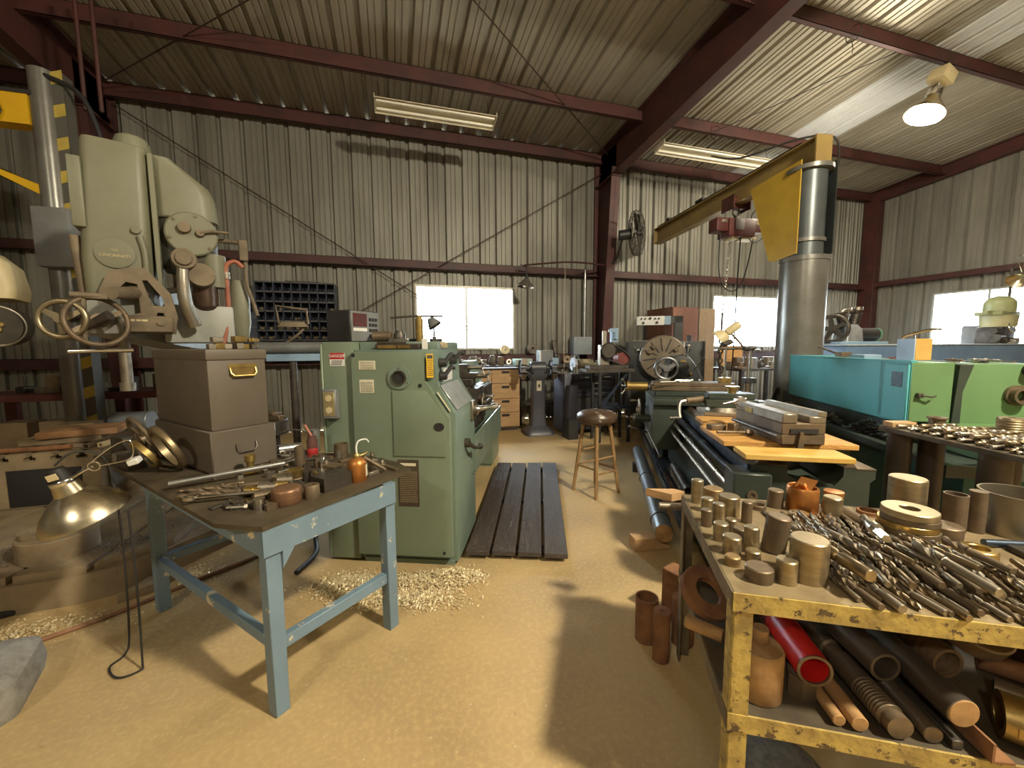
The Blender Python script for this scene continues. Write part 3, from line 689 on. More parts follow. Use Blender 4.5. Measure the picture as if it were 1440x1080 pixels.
# carriage, cross slide, dials
b = B(); b.box(-.20, .05, 1.75, 2.45, .42, .86, .012); b.obj('apron', DGREEN, L2)
b = B(); b.box(-.20, .66, 1.70, 2.48, .85, .905, .008); b.box(-.16, .64, 1.95, 2.32, .905, .955, .006); b.obj('saddle', DGREEN, L2)
b = B(); b.box(-.19, .60, 1.98, 2.28, .955, 1.0, .006); b.box(-.17, .58, 2.02, 2.24, 1.0, 1.035, .004); o = b.obj('cross_slide', BROWNST, L2)
B().box(-.17, .45, 2.015, 2.02, .972, .98).obj('slide_groove', BLACK, o)
b = B(); b.cyl((-.22, 2.10, .985), (-.40, 2.10, .985), .045, .045, 24); b.cyl((-.40, 2.1, .985), (-.42, 2.1, .985), .055, .055, 24); o = b.obj('cross_dial', BRASS, L2)
b = B()
for k in range(3):
    a = k * 2.094; lever(b, (-.43, 2.1 + .02 * math.cos(a), .985 + .02 * math.sin(a)), (-.47, 2.1 + .085 * math.cos(a), .985 + .085 * math.sin(a)), .006, .011)
b.obj('ball_lever', STEEL, o)
handwheel('apron_wheel', L2, (-.28, 2.25, .72), (-1, 0, 0), .11, .013, STEEL, 3)
b = B(); b.cyl((-.2, 1.95, .68), (-.34, 1.95, .68), .035); b.cyl((-.34, 1.95, .68), (-.36, 1.95, .68), .045); b.obj('feed_dial', DGREEN, L2)
b = B()
for p, q in (((-.25, 1.85, .62), (-.20, 1.2, .50)), ((-.30, 2.3, .60), (-.42, 2.1, .66)), ((-.22, 2.0, .53), (-.40, 1.9, .60))): lever(b, p, q, .009, .018)
b.obj('clutch_lever', STEELD, L2)
# tailstock
b = B(); b.prism([(.02, .85), (.02, .95), (.10, 1.02), (.14, 1.22), (.20, 1.27), (.34, 1.27), (.40, 1.2), (.52, .97), (.52, .85)], 3.0, 3.5, 'y', .012); b.box(-.02, .60, 2.95, 3.55, .845, .90, .008)
b.cyl((.26, 2.85, 1.15), (.26, 3.8, 1.15), .06, seg=20); b.obj('tailstock', M('tailstock_black', (.035, .038, .034), (.024, .026, .024), sc=4, rough=.4), L2)
b = B(); b.cyl((.27, 2.97, 1.20), (.27, 2.95, 1.20), .035); b.sphere((.36, 2.96, 1.06), .02); b.obj('clamp_nut', BRASS, L2)
handwheel('tailstock_wheel', L2, (.07, 2.86, 1.13), (0, -1, 0), .125, .02, M('handwheel_iron', (.35, .35, .36), (.22, .22, .23), sc=8, rough=.35, metal=.8), 3, .32)
b = B(); b.cyl((.07, 2.87, 1.13), (.07, 3.05, 1.13), .05); b.obj('wheel_hub', DGREEN, L2)
b = B(); lever(b, (.30, 3.0, 1.27), (.34, 2.95, 1.36), .008, .014); lever(b, (.40, 3.0, 1.10), (.50, 2.95, 1.24), .008, .016); lever(b, (.05, 3.0, .92), (.30, 2.7, .89), .012, .02); b.obj('clamp_lever', STEELD, L2)
# faceplate
fpm = T(.24, 4.42, 1.215) @ RX(90)
b = B(); b.rev([(.001, 0), (.330, 0), (.345, -.012), (.345, -.055), (.001, -.055)], 48, fpm, caps=False); o = b.obj('faceplate', M('faceplate_iron', (.21, .17, .125), (.15, .12, .085), sc=5, rough=.5, metal=.7), L2)
b = B()
for k in range(12):
    a = k * PI / 6 + .15; d = V((math.cos(a), 0, math.sin(a)))
    b.at(T(.24, 4.418, 1.215) @ RY(-math.degrees(a))); b.box(.10, .305, -.003, .004, -.009, .009)
b.at(Matrix()); b.obj('slot', BLACK, o)
b = B()
for a in (.6, 2.3, 2.75):
    b.at(T(.24, 4.40, 1.215) @ RY(-math.degrees(a))); b.box(.19, .26, -.03, .02, -.025, .025, .005)
b.at(Matrix()); b.obj('jaw_block', BROWNST, o)
b = B(); b.torus((.24, 4.45, 1.215), (0, 1, 0), .343, .006, 48, 6); b.obj('rim_edge', STEELB, o)
# headstock
b = B(); b.box(-.28, .62, 4.55, 5.5, .30, 1.47, .02); b.obj('headstock', M('headstock_dark_paint', (.022, .026, .024), (.014, .017, .016), sc=3, rough=.4), L2)
b = B(); b.box(.62, .92, 4.75, 5.5, .30, 1.47, .01); b.obj('gear_cabinet', M('cabinet_dark_grey', (.026, .03, .028), rough=.5), L2)
b = B(); b.cyl((.24, 4.44, 1.215), (.24, 4.56, 1.215), .10); b.obj('spindle_nose', STEEL, L2)
b = B()
for p, q in (((.60, 4.52, 1.02), (.62, 4.50, 1.40)), ((-.20, 4.54, 1.38), (-.13, 4.5, 1.33))): lever(b, p, q, .009, .024)
b.obj('gear_lever', STEELB, L2)
B().box(.555, .57, 4.545, 4.552, .95, 1.45).obj('edge_trim', WHITE, L2)

# planks, vices and bits on the bed
def put(name, b, mat, lab, cat, x, y, z, rz=0.0, group=None):
    return single(name, b, mat, lab, cat, l2(x, y, z), L2Z + rz, group)
put('plank', B().box(0, .47, 0, .17, 0, .026, .003), M('pale_plank', (.66, .42, .11), (.54, .31, .06), sc=3, rough=.6, stretch=(1, 6, 6)), 'pale yellow short plank lying nearest across the dark lathe bed', 'plank', .022, -.075, .8465, 2)
put('plank', B().box(0, .66, 0, .45, 0, .028, .003), WOODO, 'wide orange board under the long vice on the dark lathe bed', 'plank', -.005, .19, .8465, 3)
put('plank', B().box(0, .60, 0, .24, 0, .028, .003), WOODO, 'orange board under the compound slide on the dark lathe bed', 'plank', .02, .78, .8465, 0)
ztop = .875
V1 = thing('angle_vice', 'long two-rail steel vice standing on orange boards on the dark lathe', 'vice', l2(.285, .165, ztop), L2Z + 9)
b = B(); b.box(-.02, .20, 0, .50, 0, .055, .004); b.box(-.02, .20, 0, .50, .055, .115, .004); b.obj('body', BROWNST, V1)
b = B(); b.box(-.02, .055, -.004, .50, .115, .165, .004); b.obj('jaw', STEEL, V1)
b = B(); b.box(.115, .20, .0, .50, .115, .15, .004); b.prism([(.15, .15), (.20, .15), (.20, .175), (.165, .175)], .0, .50, 'y'); b.obj('rail', STEEL, V1)
B().box(.02, .16, -.006, .0, .06, .085).obj('slot', BLACK, V1)
b = B(); b.cyl((-.035, 0, .045), (-.035, .50, .045), .012); b.obj('side_rod', STEELD, V1)
b = B(); b.prism([(.05, -.03), (.085, -.03), (.078, .07), (.062, .07)], -.02, -.006, 'y'); b.obj('wedge', BROWNST, V1)
B().box(-.0235, -.0205, .30, .38, .118, .15).obj('maker_plate', BRASS, V1)
b = B(); b.cyl((.02, .52, .16), (.02, .56, .16), .03); b.cyl((-.09, .53, .14), (.06, .54, .175), .008); b.obj('screw_handle', STEELB, V1)
V2 = thing('compound_slide', 'steel compound slide with a crank handle resting on the dark lathe bed', 'machine part', l2(.16, 1.02, ztop), L2Z)
b = B(); b.box(-.08, .26, 0, .26, 0, .03, .004); b.cyl((.08, .13, .03), (.08, .13, .06), .12, .11, 28); b.obj('swivel_base', STEEL, V2)
b = B(); b.box(-.06, .30, .04, .22, .06, .12, .006); b.box(-.04, .28, .06, .20, .12, .165, .005); b.obj('slide', DGREEN, V2)
b = B(); b.cyl((.14, .13, .165), (.14, .13, .20), .03); b.cyl((.14, .13, .20), (.14, .13, .215), .05, .05, 24); b.obj('clamp_knob', BRASS, V2)
b = B(); b.cyl((-.06, .13, .11), (-.20, .06, .105), .026, .022); o = b.obj('screw_sleeve', BROWNST, V2)
b = B(); b.tube([(-.20, .06, .105), (-.24, .05, .09), (-.25, .02, .02), (-.245, .0, -.02)], .014, 8, 4); b.cyl((-.245, 0, -.02), (-.33, -.04, -.02), .011, .014); b.obj('crank', STEELB, o)
put('tool_post_block', B().box(0, .15, 0, .10, 0, .11, .005), STEELD, 'dark steel block behind the crank handle on the dark lathe', 'block', .46, 1.28, .848, 8)
put('tool_post_block', B().box(0, .18, 0, .12, 0, .085, .006), STEEL, 'stepped grey steel block behind the long vice', 'block', .44, .88, ztop, 5)
put('toe_clamp', B().box(0, .10, 0, .06, 0, .035, .005), BROWNST, 'brown clamp block on the orange board', 'block', .0, .47, ztop, 20)
put('toe_clamp', B().box(0, .05, 0, .05, 0, .05, .004), BROWNST, 'small square nut block on the orange board', 'block', .12, .44, ztop, 40)
b = B(); b.cyl((0, 0, .012), (.16, .0, .012), .009); b.cyl((.16, 0, .012), (.195, 0, .012), .020, .02, 6); put('draw_bolt', b, BROWNST, 'long hex bolt lying on the orange board', 'bolt', -.005, .33, ztop + .009, 8)
b = B(); b.cyl((0, 0, 0), (0, 0, .055), .035, .03); b.cyl((0, 0, .055), (0, 0, .065), .05, .05); put('dial_base', b, BRASS, 'round brass knob on the cross slide of the dark lathe', 'knob', .50, 1.85, .955)
# straps and posts on the cross slide
t = thing('indicator_stand', 'two upright bright posts with a clamped crossbar behind the compound slide', 'stand', l2(.50, 2.1, 1.036), L2Z)
b = B(); b.box(-.05, .05, -.05, .05, 0, .05, .004); b.obj('base_block', BRASS, t)
b = B(); b.box(.17, .27, -.05, .05, 0, .05, .004); b.obj('base_block', DARK, t)
for x in (0, .22): B().cyl((x, 0, .05), (x, 0, .36), .011).obj('post', STEELB, t)
b = B(); b.cyl((-.06, 0, .33), (.27, 0, .34), .012); b.cyl((-.03, -.02, .37), (.05, .02, .40), .025); b.cyl((.15, -.02, .33), (.25, .02, .33), .022); b.obj('crossbar', STEELD, t)
t = thing('work_lamp', 'cream bullet-headed work lamp on a bent arm behind the dark lathe', 'lamp', l2(.75, 2.25, .91), L2Z)
b = B(); b.cyl((.0, 0, -.04), (.0, 0, .15), .018); b.tube([(.0, 0, .15), (-.01, 0, .38), (-.07, 0, .50), (-.16, 0, .60)], .011, 8, 3); b.obj('arm', BROWNST, t)
b = B(); b.rev([(.025, -.03), (.042, -.02), (.042, .10), (.03, .12)], 18, T(-.19, -.01, .63) @ RY(50) @ RX(10)); b.obj('lamp_body', CREAM, t)
b = B(); b.rev([(.042, 0), (.075, -.03), (.092, -.09), (.088, -.09), (.07, -.03), (.036, .0)], 20, T(-.21, -.01, .61) @ RY(50) @ RX(10), caps=False); b.obj('shade', CREAM, t)
t = thing('control_pendant_box', 'white control panel with black knobs on a dark arm over the faceplate', 'control box', l2(.10, 5.0, 1.476), L2Z)
b = B(); b.box(.38, .52, .0, .10, 0, .42, .006); b.box(.20, .52, 0, .10, .30, .42, .006); b.obj('arm', DARK, t)
b = B(); b.box(-.22, .22, -.02, .12, .27, .42, .005); o = b.obj('panel', WHITE, t)
B().box(.22, .32, -.015, .115, .275, .42, .004).obj('side_cover', LBLUE, t)
for i, (x, z) in enumerate(((-.15, .38), (-.09, .38), (-.01, .385), (.07, .38), (.13, .38), (-.12, .31), (.10, .315))):
    b = B(); b.cyl((x, -.02, z), (x, -.045, z), .020 if i in (2, 5, 6) else .014); b.obj('knob', BLACK, o)
for k, (x, y, l, r, lab) in enumerate(((-.2, 4.8, .45, .010, 'long bright bar lying on top of the dark headstock'), (-.1, 5.0, .5, .008, 'thin rod lying behind the bar on the dark headstock'))):
    put('steel_bar', B().cyl((0, 0, r), (l, 0, r), r, seg=10), STEELB, lab, 'steel bar', x, y, 1.471, -8 + 6 * k)
put('small_can', B().cyl((0, 0, 0), (0, 0, .10), .04), DARK, 'small dark canister on the grey gear cabinet', 'can', .72, 5.0, 1.471)
put('wood_block', B().box(0, .10, 0, .10, 0, .08), WOODO, 'small wood block at the tailstock foot', 'block', .62, 3.1, .81)
for k, (x, y, rz, l) in enumerate(((-.12, 1.90, 20, .14), (-.10, 2.15, -10, .09), (.05, 2.12, 10, .16), (.08, 2.05, 8, .09), (.27, 2.10, 75, .08))):
    b = B(); b.cyl((0, 0, .014), (l, 0, .014), .008, seg=8); b.cyl((l, 0, .014), (l + .015, 0, .014), .013, .013, 6)
    put('bolt', b, STEELB, ('bright bolt lying at the dial end of the cross slide', 'bolt lying crosswise beside the dial on the cross slide', 'longest bolt on the cross slide', 'stubby bolt lying at the tailstock side of the cross slide', 'short bolt standing out at the far edge of the cross slide')[k], 'bolt', x, y, 1.036, rz)

# shaft on the floor beside the lathe
t = thing('steel_shaft', 'long grey steel shaft with a rusty sawn end lying on the floor', 'shaft', (1.69, 2.16, .155), 0)
d = V((.492, .870, 0)).normalized() * 2.15
b = B(); b.cyl((0, 0, 0), tuple(d), .062, seg=26, b=.003); b.obj('bar', M('scaled_shaft', (.26, .29, .31), (.17, .19, .21), sc=4, rough=.38, metal=.8, bump=.05), t)
B().cyl(tuple(-d * .0016), tuple(d * .0006), .0585, seg=26).obj('sawn_end', RUSTL, t)
for f in (.09, .52):
    b = B(); b.torus(tuple(d * f), tuple(d), .064, .004, 26, 6); b.obj('wire_tie', BLACK, t)
single('timber_block', B().box(-.16, .10, -.05, .05, 0, .09, .004), WOODC, 'wood block carrying the sawn end of the floor shaft', 'block', (1.70, 2.28, 0), -8)
single('timber_block', B().box(-.08, .08, -.05, .05, 0, .09, .004), WOODB, 'dark block carrying the far end of the floor shaft', 'block', (2.60, 3.77, 0), -30)
# steel bundle leaning beside lathe bed, low
r2 = random.Random(4)
bars = (('angle_iron', 'angle iron lying in the tray along the dark lathe base', BLUEST), ('flat_bar', 'dark flat bar lying beside the angle iron', STEELD), ('square_tube', 'rusty square tube lying on the dark flat bar', BROWNST), ('round_bar', 'rusty round bar lying inside the angle iron', RUST), ('pipe', 'dark pipe lying on the rusty square tube', STEELD))
for k, (nm, lab, mt) in enumerate(bars):
    x, z = ((-.10, .131), (-.015, .131), (-.015, .1525), (-.088, .1395), (-.015, .214))[k]; y0 = .75 + .1 * k; ln = (2.0, 1.3, .9, .8, .7)[k]
    b = B()
    if nm == 'angle_iron': b.box(0, .008, 0, ln, 0, .08); b.box(0, .08, 0, ln, 0, .008)
    elif nm == 'flat_bar': b.box(0, .06, 0, ln, 0, .02, .002)
    elif nm == 'square_tube': b.frameplate([(0, 0), (.06, 0), (.06, .06), (0, .06)], [[(.006, .006), (.054, .006), (.054, .054), (.006, .054)]], 0, ln, 'y')
    elif nm == 'round_bar': b.cyl((.02, 0, .02), (.02, ln, .02), .02)
    else: b.pipe((.03, 0, .03), (.03, ln, .03), .03, .024)
    put(nm, b, mt, lab, 'steel bar', x, y0, z, 0)
# ------------------------------------------------------------ jib crane
JX, JY = 4.60, 3.58
J = thing('jib_crane', 'yellow jib crane boom on a thick grey pipe mast', 'crane', (JX, JY, 0), -7.8)
b = B(); b.cyl((0, 0, 0), (0, 0, 2.37), .235, seg=36); b.cyl((0, 0, 0), (0, 0, .03), .42, seg=32); b.obj('mast', PIPEG, J)
b = B(); b.cyl((0, 0, 2.37), (0, 0, 3.36), .175, seg=32); b.obj('pivot_pipe', M('pivot_pipe_paint', (.10, .115, .115), (.07, .08, .08), sc=3, rough=.35, metal=.3), J)
b = B(); b.pipe((0, 0, 2.35), (0, 0, 2.40), .245, .17, 36); b.pipe((0, 0, 2.56), (0, 0, 2.60), .195, .17, 36); b.obj('collar', PIPEG, J)
b = B(); b.prism([(-.10, 2.43), (.22, 2.40), (.30, 2.43), (.66, 3.40), (-.10, 3.44)], -.205, -.193, 'x'); b.obj('gusset_plate', YELJIB, J)
b = B(); b.prism([(-.16, 2.43), (.22, 2.40), (.30, 2.43), (.66, 3.40), (-.16, 3.44)], .193, .205, 'x'); b.obj('gusset_plate', M('gusset_backlit_dark', (.03, .035, .035), (.02, .022, .022), rough=.5), J)  # far plate coloured near black, its backlit shade put into the colour
b = B(); b.cyl((0, 0, 3.34), (0, 0, 3.385), .23, seg=32); b.obj('top_cap', PIPEG, J)
b = B(); b.box(-.075, .075, -.15, 3.40, 3.395, 3.412); b.box(-.075, .075, -.15, 3.40, 3.668, 3.685); b.box(-.006, .006, -.15, 3.40, 3.41, 3.67); b.box(-.075, .075, 3.395, 3.405, 3.40, 3.68); b.box(-.10, .10, -.17, -.15, 3.395, 3.685); b.obj('boom', M('boom_ochre', (.36, .25, .08), (.24, .16, .06), sc=2, rough=.5, metal=.1), J)
b = B(); b.box(-.045, .045, .1, 3.3, 3.685, 3.72); b.obj('cable_track', BLACK, J)
b = B(); b.box(-.06, .06, 1.9, 2.1, 3.72, 3.76, .01); b.box(-.06, .06, 2.9, 3.0, 3.72, 3.76, .01); b.obj('track_clamp', BLACK, J)
b = B(); b.tube([(-.75, .7, 3.80), (-.5, .5, 3.70), (-.12, .05, 3.73), (.12, -.17, 3.66), (.26, -.10, 3.40), (.24, 0, 3.30)], .011, 8, 5); b.obj('power_cable', BLACK, J)
b = B(); b.prism([(.18, 0), (.34, 0), (.21, .75), (.15, .75)], -.02, .02, 'y'); b.prism([(-.18, 0), (-.75, 0), (-.70, 0), (-.2, .75), (-.24, .9)], -.02, .02, 'y'); b.obj('base_brace', DARK, J)
# chain hoist
def jw(x, y, z): return V((JX, JY, 0)) + RZ(-7.8) @ V((x, y, z))
HO = thing('chain_hoist', 'dark red electric chain hoist hanging from the crane boom', 'hoist', tuple(jw(0, 1.18, 0)), -7.8)
b = B(); b.box(-.10, .10, -.05, .05, 3.33, 3.39, .006)
for x in (-.10, .10):
    for y in (-.07, .07): b.cyl((x - .02, y, 3.43), (x + .02, y, 3.43), .055, seg=16)
    b.box(x - .012 + (.03 if x > 0 else -.03), x + .012 + (.03 if x > 0 else -.03), -.13, .13, 3.30, 3.50, .004)
b.obj('trolley', M('trolley_red', (.09, .022, .015), (.05, .015, .012), rough=.5), HO)
b = B(); b.torus((0, 0, 3.29), (0, 1, 0), .05, .014, 20, 8); b.cyl((0, 0, 3.24), (0, 0, 3.19), .03); b.obj('top_hook', STEELD, HO)
HRED = M('hoist_red', (.10, .018, .014), (.07, .014, .012), sc=4, rough=.4)
b = B(); b.box(-.36, .36, -.10, .10, 3.00, 3.19, .02); b.box(-.19, .22, -.13, .13, 2.93, 3.18, .02); o = b.obj('body', HRED, HO)
B().box(-.10, .04, -.134, -.128, 3.02, 3.17, .012).obj('cover_plate', M('hoist_cover', (.16, .13, .12), rough=.5), o)
B().box(-.29, -.20, -.104, -.098, 3.12, 3.16, .006).obj('plate', STEEL, o)
B().box(.24, .34, -.104, -.098, 3.10, 3.15, .003).obj('name_plate', CREAM, o)
B().box(-.12, -.02, -.10, .10, 2.90, 2.94, .005).obj('chain_guide', CREAM, o)
B().box(.06, .28, -.09, .09, 2.905, 2.935, .005).obj('under_cover', CREAM, o)
def chain(p, q, name, parent, mat, ln=.05, r=.006):
    p, q = V(p), V(q); d = (q - p); n = int(d.length / (ln * .72)); d.normalize(); b = B()
    u = d.orthogonal().normalized(); w = d.cross(u)
    for i in range(n):
        c = p + d * (ln * .72 * (i + .5)); s = u if i % 2 else w
        pts = []
        for k in range(10):
            a = 2 * PI * k / 10
            pts.append(c + d * (ln * .5 - r) * math.cos(a) + s * ln * .26 * math.sin(a))
        rs = []; nrm = d.cross(s)
        for k in range(10):
            cc = pts[k]; ra = (cc - c).normalized()
            rs.append([cc + r * (math.cos(t) * ra + math.sin(t) * nrm) for t in (0, PI / 2, PI, 3 * PI / 2)])
        b.rings(rs, closed=True)
    return b.obj(name, mat, parent)
chain((-.07, 0, 2.92), (-.16, -.02, 1.86), 'load_chain', HO, STEELB, .055, .0065)
chain((-.165, -.02, 1.50), (-.16, -.02, .86), 'sling_chain', HO, STEELD, .10, .014)
b = B(); b.tube([(-.16, -.02, 1.88), (-.165, -.02, 1.70), (-.165, -.02, 1.52)], .016, 8); b.torus((-.165, -.02, 1.54), (0, 1, 0), .035, .012, 18, 8, -60, 230); b.obj('load_hook', STEELD, HO)
b = B(); b.tube([(.05, -.05, 2.94), (.03, -.05, 2.2), (.02, -.05, 1.4), (.0, -.05, .95)], .009, 8, 6); b.obj('pendant_cable', BLACK, HO)
b = B(); b.tube([(-.26, -.04, 2.99), (-.27, -.04, 2.55), (-.20, -.04, 2.28), (-.05, -.04, 2.18), (.10, -.04, 2.28), (.20, -.04, 2.6), (.26, -.04, 3.0), (.22, -.04, 3.24), (.33, -.04, 3.36)], .009, 8, 6); b.obj('cable_loop', BLACK, HO)
b = B(); b.tube([(.12, -.12, 2.91), (.2, -.13, 2.85), (.32, -.12, 2.9), (.39, -.1, 3.0), (.38, -.1, 3.12)], .008, 8, 5); b.obj('short_cable', BLACK, HO)

# ------------------------------------------------------------ teal lathe seen from behind
L3O = V((3.18, 1.72, 0)); L3Z = -29.5
def l3(x, y, z): return L3O + RZ(L3Z) @ V((x, y, z))
L3 = thing('engine_lathe', 'teal and lime green lathe seen from behind with a long chip guard', 'lathe', tuple(L3O), L3Z)
b = B(); b.box(0, .012, 0, 1.72, .885, 1.293); b.box(0, .45, 1.70, 1.72, .885, 1.293); b.rings([[(0, .24, .885), (.012, .24, .885), (.34, .24, .66), (.33, .24, .65)], [(0, 1.72, .885), (.012, 1.72, .885), (.34, 1.55, .66), (.33, 1.55, .65)]])
b.box(-.006, .03, 0, 1.72, 1.285, 1.297, .002); b.obj('chip_guard', TEAL, L3)
b = B(); b.box(-.014, .0, .004, .235, .90, 1.27, .004); o = b.obj('guard_door', TEAL, L3)
B().box(-.017, -.013, .05, .15, 1.12, 1.22, .002).obj('maker_plate', M('dark_teal_plate', (.10, .17, .19), (.06, .10, .12), sc=30, rough=.5), o)
b = B(); b.box(.0, .225, -.004, .30, .90, 1.285, .006); o = b.obj('end_box', LIME, L3)
b = B(); b.box(.03, .06, -.03, -.004, 1.06, 1.09, .003); b.tube([(.05, -.03, 1.075), (.10, -.04, 1.068), (.12, -.03, 1.075)], .006, 6); b.obj('latch', STEELD, o)
b = B(); b.prism([(.02, .62), (.02, .90), (.70, .90), (.70, .62)], .25, 1.9, 'y'); b.obj('bed', DGREEN, L3)
b = B(); b.prism([(.225, .88), (.30, 1.275), (.72, 1.275), (.72, .88)], .01, .55, 'y', .012); b.obj('headstock', LIME, L3)
b = B(); b.prism([(.225, .88), (.245, 1.27), (.315, 1.272), (.27, 1.1), (.27, .9)], -.012, .02, 'y'); b.obj('headstock_edge', DGREEN, L3)
b = B(); b.pipe((.55, -.05, 1.085), (.55, .2, 1.085), .05, .036, 24); b.pipe((.55, -.012, 1.085), (.55, .02, 1.085), .062, .045, 24); b.cyl((.55, .1, 1.085), (.55, .11, 1.085), .04); b.obj('spindle_bore', BROWNST, L3)
b = B(); b.cyl((.60, -.04, 1.24), (.60, .02, 1.24), .035); b.obj('oil_cap', BLACK, L3)
b = B(); b.prism([(-.16, .72), (-.16, .735), (.95, .735), (.95, .72)], -.55, .9, 'y'); b.prism([(-.16, .735), (-.10, .735), (-.10, .76), (-.16, .76)], -.55, 1.9, 'y'); b.box(-.16, .95, -.56, -.54, .70, .765); b.box(-.16, .1, .9, 1.9, .72, .735); b.obj('chip_tray', DGREEN, L3)
b = B(); b.box(.02, .75, -.42, .62, 0, .72, .02); b.obj('cabinet_base', TEALD, L3)
b = B(); b.box(.02, .45, 1.25, 1.75, 0, .72, .02); b.obj('cabinet_base', M('mid_green_paint', (.10, .16, .10), (.08, .13, .08), sc=3, rough=.45), L3)
b = B(); b.prism([(.18, .74), (.18, .90), (.68, .90), (.68, .74)], -.30, .26, 'y', .01); b.obj('gear_cover', LIME, L3)
b = B(); b.rev([(.045, 0), (.05, .01), (.05, .035), (.018, .035), (.018, .002)], 20, T(.50, -.31, .80) @ RX(90)); b.obj('change_gear', LIME, L3)
single('blue_plate', B().at(RX(-18)).box(-.04, .05, -.006, .006, 0, .13, .002), M('sky_blue_plastic', (.18, .45, .65), (.15, .38, .56), rough=.4), 'sky blue plate leaning in the chip tray below the lime lathe', 'plate', l3(.10, -.50, .737), L3Z)
heap('metal_turnings', 'tangle of steel turnings lying in the teal lathe chip tray', [tuple(l3(-.05, .25, 0)[:2]) + (.06, .30, L3Z, .10), tuple(l3(-.05, .9, 0)[:2]) + (.06, .45, L3Z, .08), tuple(l3(.0, 1.5, 0)[:2]) + (.08, .3, L3Z, .06), tuple(l3(.45, -.46, 0)[:2]) + (.22, .05, L3Z, .05)], 10, CHIPD, 5)
bpy.data.objects.remove(bpy.data.objects['metal_turnings'])
tag(chips('metal_turnings', '', [tuple(l3(-.06, .25, 0)[:2]) + (.05, .30, L3Z, .13), tuple(l3(-.06, .9, 0)[:2]) + (.05, .45, L3Z, .10), tuple(l3(-.05, 1.5, 0)[:2]) + (.05, .3, L3Z, .08)], 2600, CHIPD, 5, sz=(.006, .018), base=.741, avoid=[[tuple(l3(x, y, 0)[:2]) for x, y in ((.0, -.6), (.9, -.6), (.9, 2), (.0, 2))], [tuple(l3(x, y, 0)[:2]) for x, y in ((-.6, -.6), (-.08, -.6), (-.08, 2), (-.6, 2))]]), 'tangle of steel turnings lying in the teal lathe chip tray', 'metal chips', None, 'stuff')
# things on the teal lathe
BL = [(.02, .35, 'box')]
t = thing('coolant_box', 'pale blue and orange box with a bent bar standing on the teal lathe', 'box', l3(.03, .03, 1.296), L3Z)
b = B(); b.box(0, .09, 0, .16, 0, .14, .003); b.obj('body', M('orange_panel', (.60, .36, .10), (.48, .27, .06), sc=4, rough=.5), t)
B().box(-.006, 0, 0, .16, 0, .14, .001).obj('side_panel', M('pale_blue_panel', (.42, .55, .66), (.36, .47, .58), sc=8, rough=.4), t)
b = B(); b.tube([(.01, .14, .14), (.02, .12, .165), (.10, .02, .20), (.13, .0, .195)], .008, 8, 3); b.cyl((.05, .08, .14), (.05, .08, .165), .006); b.obj('bent_bar', STEELB, t)
r3 = random.Random(11)
items3 = [('spanner', .10, -.02, .22, -60, STEELB, 'long bright spanner at the tray corner'), ('flat_file', .22, .05, .20, -75, STEEL, 'flat file'), ('screwdriver', .26, -.0, .17, 80, REDP, 'red handled screwdriver'), ('hex_key', .33, .04, .20, 70, STEELD, 'dark hex key'),
          ('spanner', .40, .03, .24, 85, STEEL, 'grey spanner'), ('punch', .46, .05, .16, 60, BROWNST, 'brown punch'), ('flat_file', .52, .02, .26, 80, STEELD, 'dark flat file'), ('drill_key', .60, .05, .14, 40, STEELB, 'bright drill key'), ('boring_bar', .64, .02, .22, 75, STEELB, 'bright boring bar'), ('spanner', .56, .08, .20, 95, BROWNST, 'brown spanner')]
for nm, x, y, l, a, mt, lab in items3:
    b = B()
    if nm == 'spanner':
        b.box(-l / 2, l / 2, -.008, .008, 0, .008, .002); b.pipe((-l / 2, 0, 0), (-l / 2, 0, .010), .018, .010, 14); b.pipe((l / 2, 0, 0), (l / 2, 0, .010), .016, .009, 14)
    elif nm == 'screwdriver': b.cyl((-l / 2, 0, .014), (-.01, 0, .014), .014, .012, 10); b.cyl((-.01, 0, .014), (l / 2, 0, .014), .004, seg=8)
    elif nm == 'flat_file': b.box(-l / 2, l / 2, -.012, .012, 0, .006, .001); b.cyl((-l / 2 - .06, 0, .010), (-l / 2, 0, .008), .010, .008, 10)
    elif nm == 'hex_key': b.tube([(-l / 2, 0, .005), (l / 2, 0, .005), (l / 2, .05, .005)], .005, 6)
    else: b.cyl((-l / 2, 0, .013), (l / 2, 0, .013), .009, .007, 10); b.cyl((0, -.0, .013), (.02, 0, .013), .012, .012, 8)
    i3 = [q[6] for q in items3].index(lab); x = (.05, .12, .18, .25, .34, .40, .46, .52, .58, .65)[i3]; a = 84 if i3 else -82
    single(nm, b, mt, lab + ' lying on top of the lime green headstock', 'tool', l3(x, .26 if x > .3 else .46, 1.279 if x > .3 else 1.2865), L3Z + a)
for k, (x, y, lab) in enumerate(((.10, 1.0, 'rusty block beside the bent rod on the teal lathe'), (.12, .70, 'pale blue tray lying on the teal lathe'))):
    b = B()
    if k == 0: b.box(-.02, .06, -.05, .05, 0, .05, .003); b.tube([(.0, .05, .03), (.03, .25, .06), (.02, .40, .09), (.03, .44, .10)], .009, 8, 3)
    else: b.box(-.06, .06, -.10, .10, 0, .035, .006)
    single(('rusty_block', 'parts_tray')[k], b, (BROWNST, LBLUE)[k], lab, ('block', 'tray')[k], l3(x, y, 1.2865), L3Z)
b = B(); b.box(.02, .40, .312, 1.68, 1.265, 1.285, .004); b.obj('splash_shelf', TEALD, L3)

